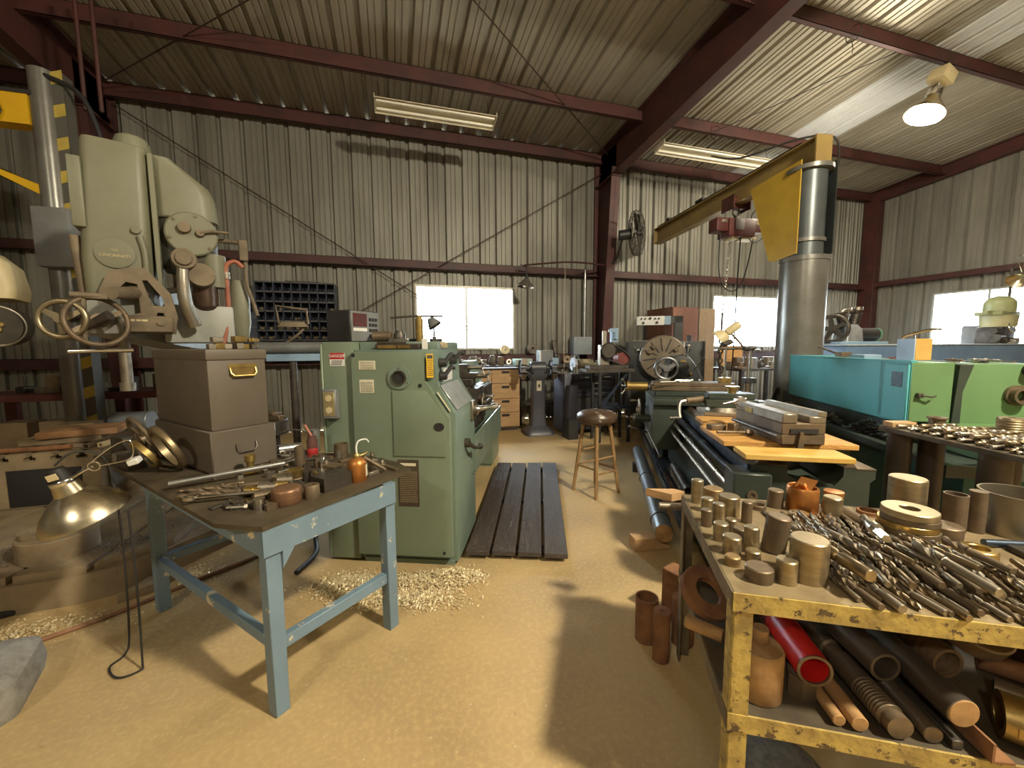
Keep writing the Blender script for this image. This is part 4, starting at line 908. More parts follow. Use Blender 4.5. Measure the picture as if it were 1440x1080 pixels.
# ------------------------------------------------------------ drills
def drill_bm(l, d, fl=.62, twist=420, shank=1.0):
    b = B(); n = 16; rs = []
    R0 = d / 2; m = 22; L0 = l * fl
    for i in range(m + 1):
        z = -l / 2 + L0 * i / m; a0 = R(twist) * i / m; ring = []
        for k in range(n):
            t = 2 * PI * k / n
            c = abs(math.cos(t)); rr = R0 * (1 - .52 * math.exp(-((1 - c) / .18) ** 2))
            if i == 0: rr *= .12
            elif i == 1: rr *= .95
            ring.append((rr * math.cos(t + a0), rr * math.sin(t + a0), z if i else z - R0 * .45))
        rs.append(ring)
    z0 = -l / 2 + L0
    for z, rr in ((z0 + .004, R0 * .9), (z0 + .006, R0 * .98 * shank), (l / 2 - .003, R0 * .94 * shank), (l / 2, R0 * .82 * shank)):
        rs.append([(rr * math.cos(2 * PI * k / n), rr * math.sin(2 * PI * k / n), z) for k in range(n)])
    b.at(RX(90)).rings(rs); b.at(Matrix()); return b      # length along Y, tip towards +Y
def mill_bm(l, d):
    b = drill_bm(l, d, .4, 200, .8); return b
DRM = [STEEL, BROWNST, M('drill_straw', (.36, .28, .17), (.22, .165, .10), sc=9, rough=.35, metal=.9), STEELB]
PROTO = {}
def drill(name, l, d, mt, label, group, loc, rz, tilt=0.0, kind=0):
    key = (round(l, 3), round(d, 4), mt.name, kind)
    rot = RZ(rz) @ RX(tilt)
    if key not in PROTO:
        PROTO[key] = (drill_bm if kind == 0 else mill_bm)(l, d).obj(name, mt)
        o = PROTO[key]; tag(o, label, 'drill bit' if kind == 0 else 'milling cutter', group)
        o.location = loc; o.rotation_euler = rot.to_euler(); return o
    o = dup(PROTO[key], loc, rot=rot, label=label, group=group); o.name = name; return o

# ------------------------------------------------------------ worn yellow cart
CO = V((.84, .79, 0)); CZ = -29.5; CT = .75
def cw(x, y, z): return CO + RZ(CZ) @ V((x, y, z))
CA = thing('parts_cart', 'worn yellow angle-iron cart loaded with steel rounds and drill bits', 'cart', tuple(CO), CZ)
CW, CD = 1.16, .72
for x, y in ((0, 0), (CW, 0), (0, CD), (CW, CD)):
    sx = 1 if x == 0 else -1; sy = 1 if y == 0 else -1
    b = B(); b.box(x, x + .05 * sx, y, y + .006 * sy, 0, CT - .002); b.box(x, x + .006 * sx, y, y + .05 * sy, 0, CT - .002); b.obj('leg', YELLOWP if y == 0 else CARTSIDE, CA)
for z, nm in ((CT, 'top_rail'), (.405, 'shelf_rail')):
    for y, s in ((0, 1), (CD, -1)):
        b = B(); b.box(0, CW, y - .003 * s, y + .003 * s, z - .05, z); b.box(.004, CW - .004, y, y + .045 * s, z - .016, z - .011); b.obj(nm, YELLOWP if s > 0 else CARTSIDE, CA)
    for x, s in ((0, 1), (CW, -1)):
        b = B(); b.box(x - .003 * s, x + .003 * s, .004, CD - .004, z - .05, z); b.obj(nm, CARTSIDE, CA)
B().box(.004, CW - .004, .004, CD - .004, CT - .010, CT).obj('top_plate', M('cart_top_steel', (.31, .235, .125), (.19, .14, .075), sc=6, rough=.6, metal=.4, bump=.1), CA)
B().box(.004, CW - .004, .004, CD - .004, .392, .402).obj('shelf_plate', TABTOP, CA)
# steel rounds standing on the cart
RND = [(.043, .636, .0229, .098, 0, 'tall slim round at the back corner, beside the lathe rods'), (.109, .652, .0362, .061, 1, 'squat round just behind the far left corner group'), (.063, .547, .023, .055, 0, 'round in front of the tall slim corner round'), (.135, .535, .0372, .075, 0, 'thick round in the back group with a chamfered top'),
       (.028, .411, .0186, .062, 2, 'dark brown slim round along the left edge'), (.072, .430, .0208, .080, 0, 'slim round beside the dark brown one'), (.178, .47, .0177, .08, 2, 'thin tall round standing alone behind the middle group'), (.048, .307, .0229, .060, 0, 'polished round with a shoulder on the left edge'),
       (.098, .372, .0190, .05, 0, 'small round half hidden in the middle group'), (.112, .318, .0232, .044, 2, 'short dark round in the middle group'), (.058, .222, .0267, .056, 0, 'ground round on the left edge, third from the near corner'), (.120, .245, .0215, .082, 0, 'round with a flat milled down its side'),
       (.190, .266, .0336, .114, 2, 'tall dark brown leaning round in the middle'), (.222, .117, .0455, .117, 0, 'largest and nearest steel round'), (.040, .150, .0213, .028, 1, 'stubby grooved round near the front corner'), (.108, .190, .0215, .032, 0, 'short round behind the wide low puck'), (.088, .083, .035, .038, 2, 'wide low puck with a centre mark'), (.156, .085, .0256, .066, 0, 'medium round next to the largest one'),
       (.340, .655, .0279, .071, 2, 'dark round left of the copper can'), (.480, .535, .0298, .098, 0, 'tall bright round right of the copper can'), (.381, .543, .0372, .024, 1, 'flat disc in front of the copper can'), (.770, .640, .0544, .157, 0, 'tall thick round at the back behind the ring pile'), (.767, .462, .0466, .055, 2, 'brown round to the right of the ring pile')]
RM = [M('turned_steel', (.42, .34, .21), (.30, .235, .14), sc=5, rough=.38, metal=.8, stretch=(1, 1, 9)), M('rusty_turned_steel', (.37, .25, .12), (.26, .17, .08), sc=7, rough=.5, metal=.6), BROWNST]
for x, y, r, h, k, lab in RND:
    b = B()
    if 'leaning' in lab: b.at(RX(4) @ RY(5))
    b.rev([(.001, 0), (r, 0), (r, h - .003), (r - .003, h), (.001, h)], 28, caps=False)
    if 'shoulder' in lab: b.rev([(r * .8, h), (r * 1.05, h - .02), (r * 1.05, h - .026)], 24, caps=False)
    if 'grooved' in lab: b.rev([(r + .0012, h * .45), (r + .0012, h * .55)], 24, caps=False)
    o = b.obj('steel_round', RM[k]); o.location = cw(x, y, CT + (.003 if 'leaning' in lab else 0)); tag(o, lab + ' on the yellow cart', 'steel bar', 'steel rounds standing on the yellow cart')
# copper can
t = thing('copper_oil_can', 'dented copper can with a bent lid standing on the yellow cart', 'can', tuple(cw(.43, .645, CT)), 10)
b = B(); b.rev([(.001, 0), (.052, 0), (.054, .004), (.054, .088), (.050, .095), (.046, .092), (.046, .05), (.001, .05)], 28, caps=False); b.obj('body', COPPER, t)
b = B(); b.at(T(.02, 0, .10) @ RY(-35)); b.box(-.03, .03, -.03, .03, 0, .003); b.box(-.028, -.01, -.012, .012, .003, .022, .003); b.obj('lid', COPPER, t)
single('orange_cap_jar', B().rev([(.001, 0), (.03, 0), (.03, .06), (.033, .062), (.033, .078), (.001, .080)], 22, caps=False), [COPPER], 'small jar with an orange cap behind the tall bright round on the cart', 'jar', cw(.545, .662, CT))
def ring(name, R0, r0, h, mt, lab, cat, loc, rot=None, seg=36):
    b = B(); b.rev([(r0, 0), (R0, 0), (R0, h * .9), (R0 - h * .1, h), (r0 + h * .08, h), (r0, h * .92)], seg, closed=True)
    return single(name, b, mt, lab, cat, loc, 0, None, rot)
z = CT
for k, (R0, r0, h, mt, lab) in enumerate(((.088, .03, .018, BRASS, 'lowest, widest ring of the ring pile on the cart'), (.081, .028, .020, BROWNST, 'second ring from the bottom of the ring pile'), (.078, .028, .020, BRASS, 'middle ring of the ring pile on the cart'), (.075, .028, .018, BROWNST, 'ring just under the top one of the ring pile'), (.073, .026, .022, RM[0], 'top ring of the ring pile with a dark bore'))):
    ring('steel_ring', R0, r0, h, mt, lab, 'ring', cw(.665 + .004 * (k % 2), .47 - .003 * k, z + .0008)); z += h + .001
ring('bearing_ring', .043, .024, .026, BRASS, 'pale thick ring beside the brown round on the cart', 'ring', cw(.79, .365, CT))
ring('steel_ring', .03, .024, .018, BROWNST, 'dark cup ring behind the middle rounds on the cart', 'ring', cw(.265, .62, CT))
ring('steel_ring', .035, .027, .014, RUST, 'low rusty ring behind the ring pile on the cart', 'ring', cw(.66, .655, CT))
for nm, x, y, r, ri, h, mt, lab in (('steel_tube', .862, .56, .032, .028, .13, BROWNST, 'thin-walled dark tube standing behind the brown round on the cart'), ('steel_round', .925, .56, .023, .001, .145, BROWNST, 'tall dark rod standing beside the table leg on the cart')):
    single(nm, B().pipe((0, 0, 0), (0, 0, h), r, ri, 24), mt, lab, 'steel tube' if ri > .01 else 'steel bar', cw(x, y, CT))
b = B(); b.pipe((0, 0, 0), (.0, .20, .0), .027, .021, 24); single('steel_tube', b, BROWNST, 'tube with a side hole lying between the bright round and the ring pile', 'steel tube', cw(.545, .44, CT + .0285), CZ + 8)
single('open_pipe', B().pipe((0, 0, 0), (0, 0, .14), .10, .094, 36), M('steel_drum', (.38, .34, .26), (.28, .24, .18), sc=4, rough=.35, metal=.8), 'wide steel pail standing at the right end of the cart', 'pail', cw(1.06, .585, CT))
b = B(); b.cyl((0, 0, .012), (.30, 0, .012), .012, seg=12); single('pry_bar', b, BLUEST, 'dark bar lying across the right end of the cart top', 'bar', cw(.86, .44, CT), CZ + 6)
single('steel_plate', B().box(0, .18, 0, .10, 0, .018, .003), STEELD, 'dark steel plate lying in front of the dark bar on the cart', 'plate', cw(.91, .33, CT), CZ + 2)
# heap of drills
r5 = random.Random(21)
G1 = 'drill bits heaped on the yellow cart'; LB = 'drill bit lying in the heap on top of the yellow cart'
SZ = [(.16, .016), (.19, .020), (.13, .013), (.18, .025), (.11, .012), (.15, .018), (.20, .018)]
def heaprow(x0, x1, yc, step, zoff, ang, n0):
    x = x0; i = n0
    while x < x1:
        l, d = SZ[i % len(SZ)] ; mt = DRM[(i * 5 + i // 3) % 4]
        if yc > .5: l, d = SZ[4]
        a = ang + r5.uniform(-7, 7)
        if zoff > 0: tl = r5.uniform(-3, 3)
        else: tl = 0
        kind = 1 if i % 6 == 4 else 0
        drill('twist_drill' if not kind else 'end_mill', l, d, mt, LB if not kind else 'stubby milling cutter lying in the drill heap on the yellow cart', G1 if not kind else 'milling cutters in the cart drill heap', cw(x, yc + r5.uniform(-.012, .012), CT + d / 2 + zoff), CZ + a + (180 if r5.random() < .3 else 0), tl, kind)
        x += step + d * .55; i += 1
heaprow(.285, .80, .095, .015, 0, 12, 0)
heaprow(.30, .80, .255, .014, 0, 6, 2)
heaprow(.30, .60, .395, .015, 0, 12, 5)
heaprow(.27, .46, .52, .016, 0, 5, 1)
heaprow(.31, .80, .165, .018, .025, -8, 3)
heaprow(.31, .66, .310, .020, .025, 18, 6)
heaprow(.30, .50, .44, .024, .025, -4, 4)
heaprow(.34, .72, .235, .034, .048, 16, 2)
heaprow(.36, .56, .36, .04, .048, -12, 0)
drill('twist_drill', .24, .036, DRM[2], 'largest drill bit at the near left edge of the heap, beside the biggest round', None, cw(.285, .14, CT + .072), CZ + 16)
drill('reamer', .22, .030, DRM[0], 'thick smooth reamer shank beside the largest drill bit on the cart', None, cw(.55, .12, CT + .075), CZ + 8, 2, 1)
b = B(); b.cyl((0, 0, 0), (0, .06, 0), .012, seg=6); b.cyl((0, .06, 0), (0, .08, 0), .019, seg=20); b.cyl((0, .08, 0), (0, .11, 0), .014, .012); single('drill_chuck_arbor', b, STEELB, 'bright flanged arbor lying on top of the drill heap', 'arbor', cw(.45, .20, CT + .098), CZ - 8)

# shelf of the cart: tubes, bars and rings
SH = .403
def onshelf(name, b, mt, lab, cat, x, y, rz=0, z=0.0, tilt=None):
    return single(name, b, mt, lab, cat, tuple(cw(x, y, SH + z)), 0, None, RZ(CZ + rz) @ (tilt or Matrix()))
b = B(); b.rev([(.001, 0), (.060, 0), (.062, .004), (.062, .136), (.058, .142), (.001, .142)], 32, caps=False); onshelf('rusty_cylinder', b, RUSTL, 'fat orange rusty cylinder standing at the near corner of the cart shelf', 'cylinder', .105, .10)
b = B(); b.pipe((0, 0, 0), (0, 0, .04), .021, .012, 18); onshelf('spacer_ring', b, RUSTL, 'small rusty collar standing on the fat orange cylinder', 'collar', .112, .115, z=.1425)
def tubeon(name, L, ro, ri, mt, lab, x, y, rz, z=None, cat='steel tube', tl=0):
    b = B()
    if ri: b.pipe((0, 0, 0), (0, L, 0), ro, ri, 28)
    else: b.cyl((0, 0, 0), (0, L, 0), ro, seg=24, b=.002)
    return onshelf(name, b, mt, lab, cat, x, y, rz, (ro if z is None else z) + .001, RX(tl))
REDT = M('red_tube_paint', (.36, .022, .045), (.28, .015, .05), sc=2, rough=.32)
t = thing('red_tube', 'red painted tube lying on the cart shelf beside the fat orange cylinder', 'steel tube', tuple(cw(.235, .075, SH + .105)), rot=RZ(CZ + 2) @ RX(-1))
B().pipe((0, .20, 0), (0, .46, 0), .044, .038, 28).obj('tube_half', M('dark_red_paint', (.16, .012, .05), (.12, .01, .04), sc=3, rough=.3), t)
B().pipe((0, 0, 0), (0, .20, 0), .0445, .038, 28).obj('tube_half', M('signal_red_paint', (.62, .02, .015), (.5, .015, .012), sc=3, rough=.35), t)
B().pipe((0, -.003, 0), (0, .004, 0), .0445, .037, 28).obj('cut_edge', BROWNST, t)
b = B(); b.cyl((0, 0, 0), (0, 0, .06), .038, seg=6); b.cyl((0, 0, .06), (0, 0, .066), .026); onshelf('hex_block', b, BROWNST, 'oily hex block under the mouth of the red tube', 'block', .225, .118, 12)
tubeon('rusty_bar', .40, .016, 0, RUSTL, 'short rusty round bar under the red tube end', .272, .02, 5, cat='steel bar')
tubeon('rusty_bar', .58, .0205, 0, RUSTL, 'long rusty round bar left of the threaded shaft', .316, .015, 5, cat='steel bar')
t = thing('threaded_shaft', 'stepped brown shaft with a threaded nose on the cart shelf', 'shaft', tuple(cw(.40, .012, SH + .034)), rot=RZ(CZ + 6))
b = B(); b.rev([(.008, 0), (.030, 0), (.030, .02), (.026, .024), (.026, .03), (.030, .032), (.030, .12), (.033, .122), (.033, .22), (.026, .225), (.026, .26), (.033, .265), (.033, .36), (.028, .365), (.028, .50)], 26, RX(-90)); b.obj('body', BROWNST, t)
b = B()
for i in range(9): b.torus((0, .035 + i * .0095, 0), (0, 1, 0), .030, .0035, 24, 5)
b.obj('thread', BROWNST, t)
b = B(); b.pipe((0, 0, 0), (0, .22, 0), .040, .032, 28); b.rev([(.040, .22), (.036, .232), (.02, .235)], 28, RX(-90), caps=False); o = onshelf('steel_sleeve', b, M('brown_sleeve', (.17, .135, .10), (.12, .095, .07), sc=4, rough=.42, metal=.6), 'brown open sleeve with a bright tapered nose on the cart shelf', 'sleeve', .425, .12, 10, .112)
B().cyl((0, .23, 0), (0, .33, 0), .024, .017, 20).obj('taper_nose', M('bright_taper', (.45, .55, .60), rough=.25, metal=1), o)
tubeon('steel_bar', .45, .022, 0, BROWNST, 'grey round bar under the brown sleeve', (.475), .02, 3, cat='steel bar')
tubeon('steel_bar', .63, .036, 0, M('dark_bar', (.14, .115, .09), (.09, .075, .06), sc=4, rough=.38, metal=.7), 'long dark round bar with a rusty end running across the cart shelf', .525, .015, 9, .10, 'steel bar', 2.5)
tubeon('bar_end', .004, .0355, 0, RUSTL, 'rusty sawn end face of the long dark bar', .5257, .0112, 9, .0998, 'steel bar')
b = B(); b.box(-.012, .012, 0, .50, 0, .024, .002); onshelf('square_bar', b, STEELD, 'square black bar beside the grey round bar', 'steel bar', .522, .015, 4)
b = B(); b.prism([(0, 0), (.05, 0), (.05, .006), (.006, .006), (.006, .05), (0, .05)], 0, .50, 'y'); onshelf('angle_iron', b, RUST, 'rusty angle iron overhanging the cart shelf edge', 'steel bar', .57, -.01, 6, .004)
tubeon('blued_tube', .55, .040, .030, BLUEST, 'dark blued tube lying behind the long dark bar', .50, .30, 14, .19)
b = B(); b.cyl((0, 0, 0), (0, .26, 0), .038, .030, 22); b.box(-.012, .012, .16, .24, .02, .04); onshelf('tool_holder', b, BLUEST, 'blued tapered tool holder with a slot on the cart shelf', 'tool holder', .60, .32, 14, .215)
tubeon('ribbed_sleeve', .20, .043, .034, M('ribbed_brown', (.30, .20, .11), (.18, .12, .07), sc=18, rough=.55, metal=.5, stretch=(1, 9, 1)), 'brown ribbed sleeve with an open mouth on the cart shelf', .615, .19, 12, .10)
ring('cast_ring', .085, .055, .045, M('ring_steel', (.30, .22, .14), (.21, .15, .09), sc=5, rough=.5, metal=.6), 'thick oval-looking ring leaning over the bars on the cart shelf', 'ring', tuple(cw(.69, .25, SH + .175)), RZ(CZ) @ RX(28) @ RY(8))
b = B(); b.pipe((0, 0, 0), (.16, 0, 0), .055, .038, 28); b.box(.02, .13, -.058, -.03, -.01, .012); b.cyl((.16, 0, 0), (.20, 0, 0), .045, .04); onshelf('slotted_collet', b, BRASS, 'slotted straw-coloured collet body under the thick ring', 'collet', .655, .09, -25, .057)
for k, (x, y, r, h, mt, lab) in enumerate(((.62, .655, .04, .20, BROWNST, 'dark round standing at the back of the cart shelf'), (.73, .655, .04, .17, STEELD, 'shorter dark round at the back of the cart shelf'), (.84, .60, .048, .21, BROWNST, 'tapered dark round standing behind the thick ring'), (1.0, .40, .05, .12, RUST, 'rusty round at the right end of the cart shelf'))):
    onshelf('steel_round', B().rev([(.001, 0), (r * 1.12, 0), (r, h), (.001, h)], 24, caps=False), mt, lab, 'steel bar', x, y)
for k, (x, y, L, r, ri, rz, mt, lab) in enumerate(((1.02, .02, .34, .03, .024, 55, BROWNST, 'brown tube lying across the right end of the cart shelf'), (1.06, .2, .3, .028, 0, 62, RUST, 'rusty bar lying behind the brown tube on the cart shelf'), (.15, .19, .15, .034, .027, 0, RUST, 'rusty pipe lying behind the fat orange cylinder'), (.24, .60, .15, .03, 0, 70, BROWNST, 'dark stub bar at the back left of the cart shelf'), (.30, .57, .11, .05, .04, 15, STEELD, 'dark open tube at the back of the cart shelf'), (.06, .27, .12, .022, 0, 62, RUSTL, 'pale rusty stub poking over the left shelf rail'))):
    tubeon('rusty_pipe' if ri else 'rusty_bar', L, r, ri, mt, lab, x, y, rz, cat='steel tube' if ri else 'steel bar', z=(r + .006) if 'stub poking' in lab else None)
ring('cast_ring', .098, .048, .03, RUST, 'big rusty flanged ring leaning at the left end of the cart shelf', 'ring', tuple(cw(.045, .45, SH + .062)), RZ(CZ + 30) @ RX(36))
single('rusty_pipe', B().pipe((0, 0, 0), (0, 0, .21), .052, .044, 28), RUST, 'rusty wide pipe standing on the floor left of the cart', 'steel tube', (1.12, 1.54, 0))
single('rusty_pipe', B().pipe((0, 0, 0), (0, 0, .23), .036, .008, 24), RUST, 'rusty thick-walled bar with a centre hole standing left of the cart', 'steel tube', (1.105, 1.41, 0))
single('rusty_bar', B().cyl((0, 0, 0), (0, 0, .22), .05), RUST, 'rusty round standing on the floor behind the cart leg', 'steel bar', (1.27, 1.47, 0))
single('rusty_block', B().box(-.05, .05, -.06, .06, 0, .26, .004), RUST, 'rusty block standing on the floor behind the pipes left of the cart', 'block', (1.36, 1.62, 0), 20)
b = B(); b.rev([(.001, 0), (.12, 0), (.14, .04), (.135, .10), (.09, .14), (.05, .15), (.001, .15)], 30, caps=False); single('wire_spool', b, M('grey_fibre', (.22, .21, .18), (.12, .11, .10), sc=30, rough=.9, bump=.4), 'fuzzy grey round lump on the floor beneath the cart shelf', 'spool', tuple(cw(.20, .16, 0)))
b = B(); b.prism([(0, -.03), (.05, -.04), (.16, .03), (.04, .04)], 0, .035, 'z'); single('wood_wedge', b, WOODC, 'pointed wood wedge poking out behind the cart corner', 'wedge', tuple(cw(.02, .80, .69)), CZ + 158)
b = B(); b.cyl((0, 0, 0), (.22, 0, 0), .016); single('steel_bar', b, STEEL, 'short bright bar end poking out left of the cart corner', 'steel bar', tuple(cw(-.09, .745, .68)), CZ + 5)

# ------------------------------------------------------------ drill table behind the cart
T2 = V((2.39, .91, 0)); T2Z = -17.8; T2H = .95
def tw(x, y, z): return T2 + RZ(T2Z) @ V((x, y, z))
t = thing('steel_table', 'steel plate table on thick pipe legs covered in drill bits', 'table', tuple(T2), T2Z)
B().box(0, .42, -.25, .65, T2H - .025, T2H, .003).obj('table_top', TABTOP, t)
for x, y in ((.06, .14), (.06, .58), (.17, .20), (.17, .52)): B().cyl((x, y, 0), (x, y, T2H - .025), .052, seg=22).obj('leg', PIPELEG, t)
G2 = 'drill bits on the pipe-legged steel table'; i = 0
for row, (y0, y1, xc, zz) in enumerate(((-.12, .56, .10, 0), (-.12, .50, .27, 0), (-.10, .48, .12, .024), (-.05, .40, .22, .024))):
    y = y0
    while y < y1:
        l, d = ((.17, .020), (.14, .016), (.18, .024), (.12, .014))[i % 4]
        drill('twist_drill', l, d, DRM[(i * 3) % 4], 'drill bit lying on the pipe-legged steel table', G2, tw(xc + r5.uniform(-.01, .01), y, T2H + d / 2 + zz), T2Z + 90 + r5.uniform(-10, 10) + (180 if r5.random() < .4 else 0))
        y += .021 + d * .5; i += 1
# bigger pieces at the back of the table
b = B(); b.rev([(.015, 0), (.048, 0)] + [(.048 + (.003 if k % 2 else 0), .004 + k * .006) for k in range(1, 15)] + [(.046, .095), (.015, .095)], 30, closed=True); single('threaded_bushing', b, RM[0], 'big threaded ring standing on the steel table', 'bushing', tw(.375, .36, T2H))
b = B(); b.rev([(.02, 0), (.034, 0), (.034, .045), (.042, .047), (.042, .055), (.02, .055)], 26, closed=True); single('flanged_bushing', b, BROWNST, 'dark flanged bushing near the far corner of the steel table', 'bushing', tw(.27, .60, T2H))
single('wood_block', B().box(0, .13, 0, .06, 0, .028, .002), WOODC, 'pale wood block on the far corner of the steel table', 'block', tw(.02, .585, T2H), T2Z)
b = B(); b.box(0, .22, 0, .025, 0, .018, .002); single('square_bar', b, RUSTL, 'rusty square bar lying beside the pale wood block', 'steel bar', tw(.17, .545, T2H), T2Z - 15)
b = B(); b.rev([(.024, 0), (.036, 0), (.036, .035), (.024, .035)], 24, closed=True); single('steel_ring', b, BROWNST, 'dark ring standing right of the threaded ring', 'ring', tw(.385, .26, T2H))
b = B(); b.rev([(.03, 0), (.055, 0), (.055, .03), (.03, .03)], 28, closed=True); single('steel_ring', b, RM[0], 'wide low ring at the near end of the steel table', 'ring', tw(.36, .10, T2H))
# ------------------------------------------------------------ blue work table
T1 = V((-.47, 1.58, 0)); T1Z = 41.7; TH = .765; TS = 1.095
def t1(x, y, z=0.0): return T1 + RZ(T1Z) @ V((TS * x + .0665, TS * y + .1417, TH + TS * z))
t = thing('work_table', 'blue-grey welded steel table with chipped paint carrying the brown box', 'table', tuple(T1), T1Z)
B().prism([(-.089, .17), (-.012, -.016), (.745, .030), (.80, .20), (.80, .52), (.69, .76), (.69, 1.85), (-.04, 1.88)], TH - .018, TH, 'z').obj('table_top', TABTOP, t)
b = B(); b.box(-.012, .60, -.012, .0, .645, TH - .019); b.obj('apron', BTABLE, t)
b = B(); b.prism([(0, .645), (0, TH - .019), (1.2, TH - .019), (1.2, .68)], -.014, -.004, 'x'); b.obj('apron', BTABLE, t)
b = B(); b.box(.588, .60, 0, 1.2, .65, TH - .019); b.box(0, .6, 1.2, 1.21, .66, TH - .019); b.obj('apron', BTABLE, t)
for x, y in ((.0, .0), (.55, .0), (.0, 1.15), (.55, 1.15)):
    b = B(); sx = 1 if x < .3 else -1; x0 = x if x < .3 else x + .05
    b.box(x, x + .055, y, y + .055, 0, TH - .02, .003); b.obj('leg', BTABLE, t)
b = B(); b.box(.012, .045, .055, 1.15, .255, .30, .003); b.obj('stretcher', BTABLE, t)
b = B(); b.box(.055, .55, .010, .045, .245, .295, .003); b.obj('stretcher', BTABLE, t)
b = B(); b.box(.055, .55, 1.16, 1.20, .255, .30, .003); b.obj('stretcher', BTABLE, t)
b = B(); b.prism([(.055, .58), (.055, .645), (.10, .645)], -.012, .0, 'y'); b.obj('gusset', BTABLE, t)

# tall brown box in two tiers
_before = set(bpy.data.objects)
t = thing('tool_chest', 'tall brown two-tier steel box with drop handles standing on the blue table', 'tool chest', tuple(t1(.095, .60)), T1Z)
b = B(); b.box(-.012, .275, 0, .66, 0, .20, .006); b.obj('lower_case', BROWNBX, t)
b = B(); b.box(.0, .25, .012, .65, .20, .535, .008); b.obj('upper_case', BROWNBX, t)
b = B(); b.box(-.006, .256, .004, .655, .525, .575, .010); b.obj('lid', BROWNBX, t)
for z, yy, mt in ((.475, .012, BRASS), (.115, .0, BROWNBX)):
    b = B()
    if mt is BRASS: b.box(.085, .205, yy - .004, yy, z + .012, z + .030, .001)
    x0, x1 = (.09, .20) if mt is BRASS else (.09, .175)
    b.tube([(x0, yy - .004, z + .012), (x0, yy - .014, z - .012), (x0 + .012, yy - .018, z - .026), (x1 - .012, yy - .018, z - .026), (x1, yy - .014, z - .012), (x1, yy - .004, z + .012)], .0048 if mt is BRASS else .0032, 8)
    if mt is BRASS: b.box(.092, .198, yy - .002, yy, z - .03, z + .012, .001)
    o = b.obj('drop_handle', mt if mt is BRASS else STEELD, t); o['label'] = 'brass-coloured drop handle' if mt is BRASS else 'small dark wire handle'
BZ = .575
r6 = random.Random(3)
stk = [(.03, .03, .03, 0), (.06, .03, .035, 1), (.095, .025, .03, 0), (.055, .065, .03, 2), (.10, .06, .035, 1), (.145, .03, .03, 0), (.175, .04, .026, 1), (.21, .03, .024, 2), (.225, .07, .03, 1), (.16, .09, .04, 0)]
labs = ('grey block at the near left corner', 'pale sawn block second along the front edge', 'dark block third along the front edge', 'grey block behind the front row', 'brass-coloured block in the middle', 'white-faced block at the middle of the front edge', 'small block right of the white-faced one', 'tiny block near the right corner', 'yellow block at the far right corner', 'large grey block at the back')
for k, (x, y, s, c) in enumerate(stk):
    single('steel_block', B().box(-s / 2, s / 2, -s / 2, s / 2, 0, s * r6.uniform(.7, .95), .002), (STEEL, BRASS, STEELD)[c], labs[k] + ' on top of the tall brown box', 'block', tuple(t1(.095 + x, .60 + y, BZ)), T1Z + r6.uniform(-15, 15), 'steel blocks on the brown box')
for k, (x, y, s, lab) in enumerate(((.06, .045, .032, 'stacked grey block bridging two blocks at the left'), (.155, .05, .04, 'stacked pale brass block, topmost in the middle'), (.222, .05, .028, 'stacked yellow block, topmost at the right'))):
    single('steel_block', B().box(-s * .7, s * .7, -s / 2, s / 2, 0, s * .7, .002), (STEEL, BRASS, BRASS)[k], lab + ' on the tall brown box', 'block', tuple(t1(.095 + x, .60 + y, BZ + .0335)), T1Z + 8 * k, 'steel blocks on the brown box')

# handwheel, bearing, rings leaning at the left of the box
def lean(name, b, mt, lab, cat, x, y, z, rot):
    return single(name, b, mt, lab, cat, tuple(t1(x, y, z)), 0, None, RZ(T1Z) @ rot)
RIMM = M('worn_rim_steel', (.33, .255, .15), (.20, .15, .085), sc=6, rough=.4, metal=.75)
t = thing('pulley_ring', 'large steel ring leaning against the left side of the brown box', 'ring', tuple(t1(.0, .84, .118)), rot=RZ(T1Z) @ RY(66) @ RX(0))
b = B(); b.rev([(.092, -.014), (.112, -.014), (.117, -.008), (.117, .008), (.112, .014), (.092, .014)], 44, closed=True); b.obj('rim', RIMM, t)
t = thing('handwheel', 'dark spoked handwheel leaning on the brown box behind the steel ring', 'handwheel', tuple(t1(-.005, 1.12, .128)), rot=RZ(T1Z) @ RY(68))
handwheel('wheel', t, (0, 0, 0), (0, 0, 1), .115, .011, BROWNST, 4, .25, False)
t = thing('ball_bearing', 'open ball bearing leaning between the handwheel and the steel ring', 'bearing', tuple(t1(-.055, .93, .085)), rot=RZ(T1Z) @ RY(58))
b = B(); b.rev([(.066, -.012), (.082, -.012), (.082, .012), (.066, .012)], 36, closed=True); b.obj('outer_race', BRASS, t)
b = B(); b.rev([(.040, -.012), (.052, -.012), (.052, .012), (.040, .012)], 36, closed=True); b.obj('inner_race', STEELB, t)
for k in range(14):
    b = B(); a = 2 * PI * k / 14; b.sphere((.059 * math.cos(a), .059 * math.sin(a), 0), .0078, seg=10); b.obj('ball', CHROME, t)
single('dark_box', B().box(-.05, .05, -.07, .07, 0, .10, .003), STEELD, 'dark steel box at the far left end of the blue table', 'box', tuple(t1(.02, 1.46)), T1Z + 8)
t = thing('receptacle_box', 'small pale metal outlet box in front of the dark steel box', 'box', tuple(t1(-.06, 1.24)), T1Z)
B().box(-.03, .03, -.035, .035, 0, .055, .003).obj('case', STEELB, t); B().box(-.034, -.03, -.03, .03, .004, .05).obj('face_plate', GALV, t)
single('steel_block', B().box(-.05, .05, -.06, .06, 0, .065, .003), STEELD, 'dark rectangular block at the table edge below the bearing', 'block', tuple(t1(-.05, 1.10)), T1Z + 5)

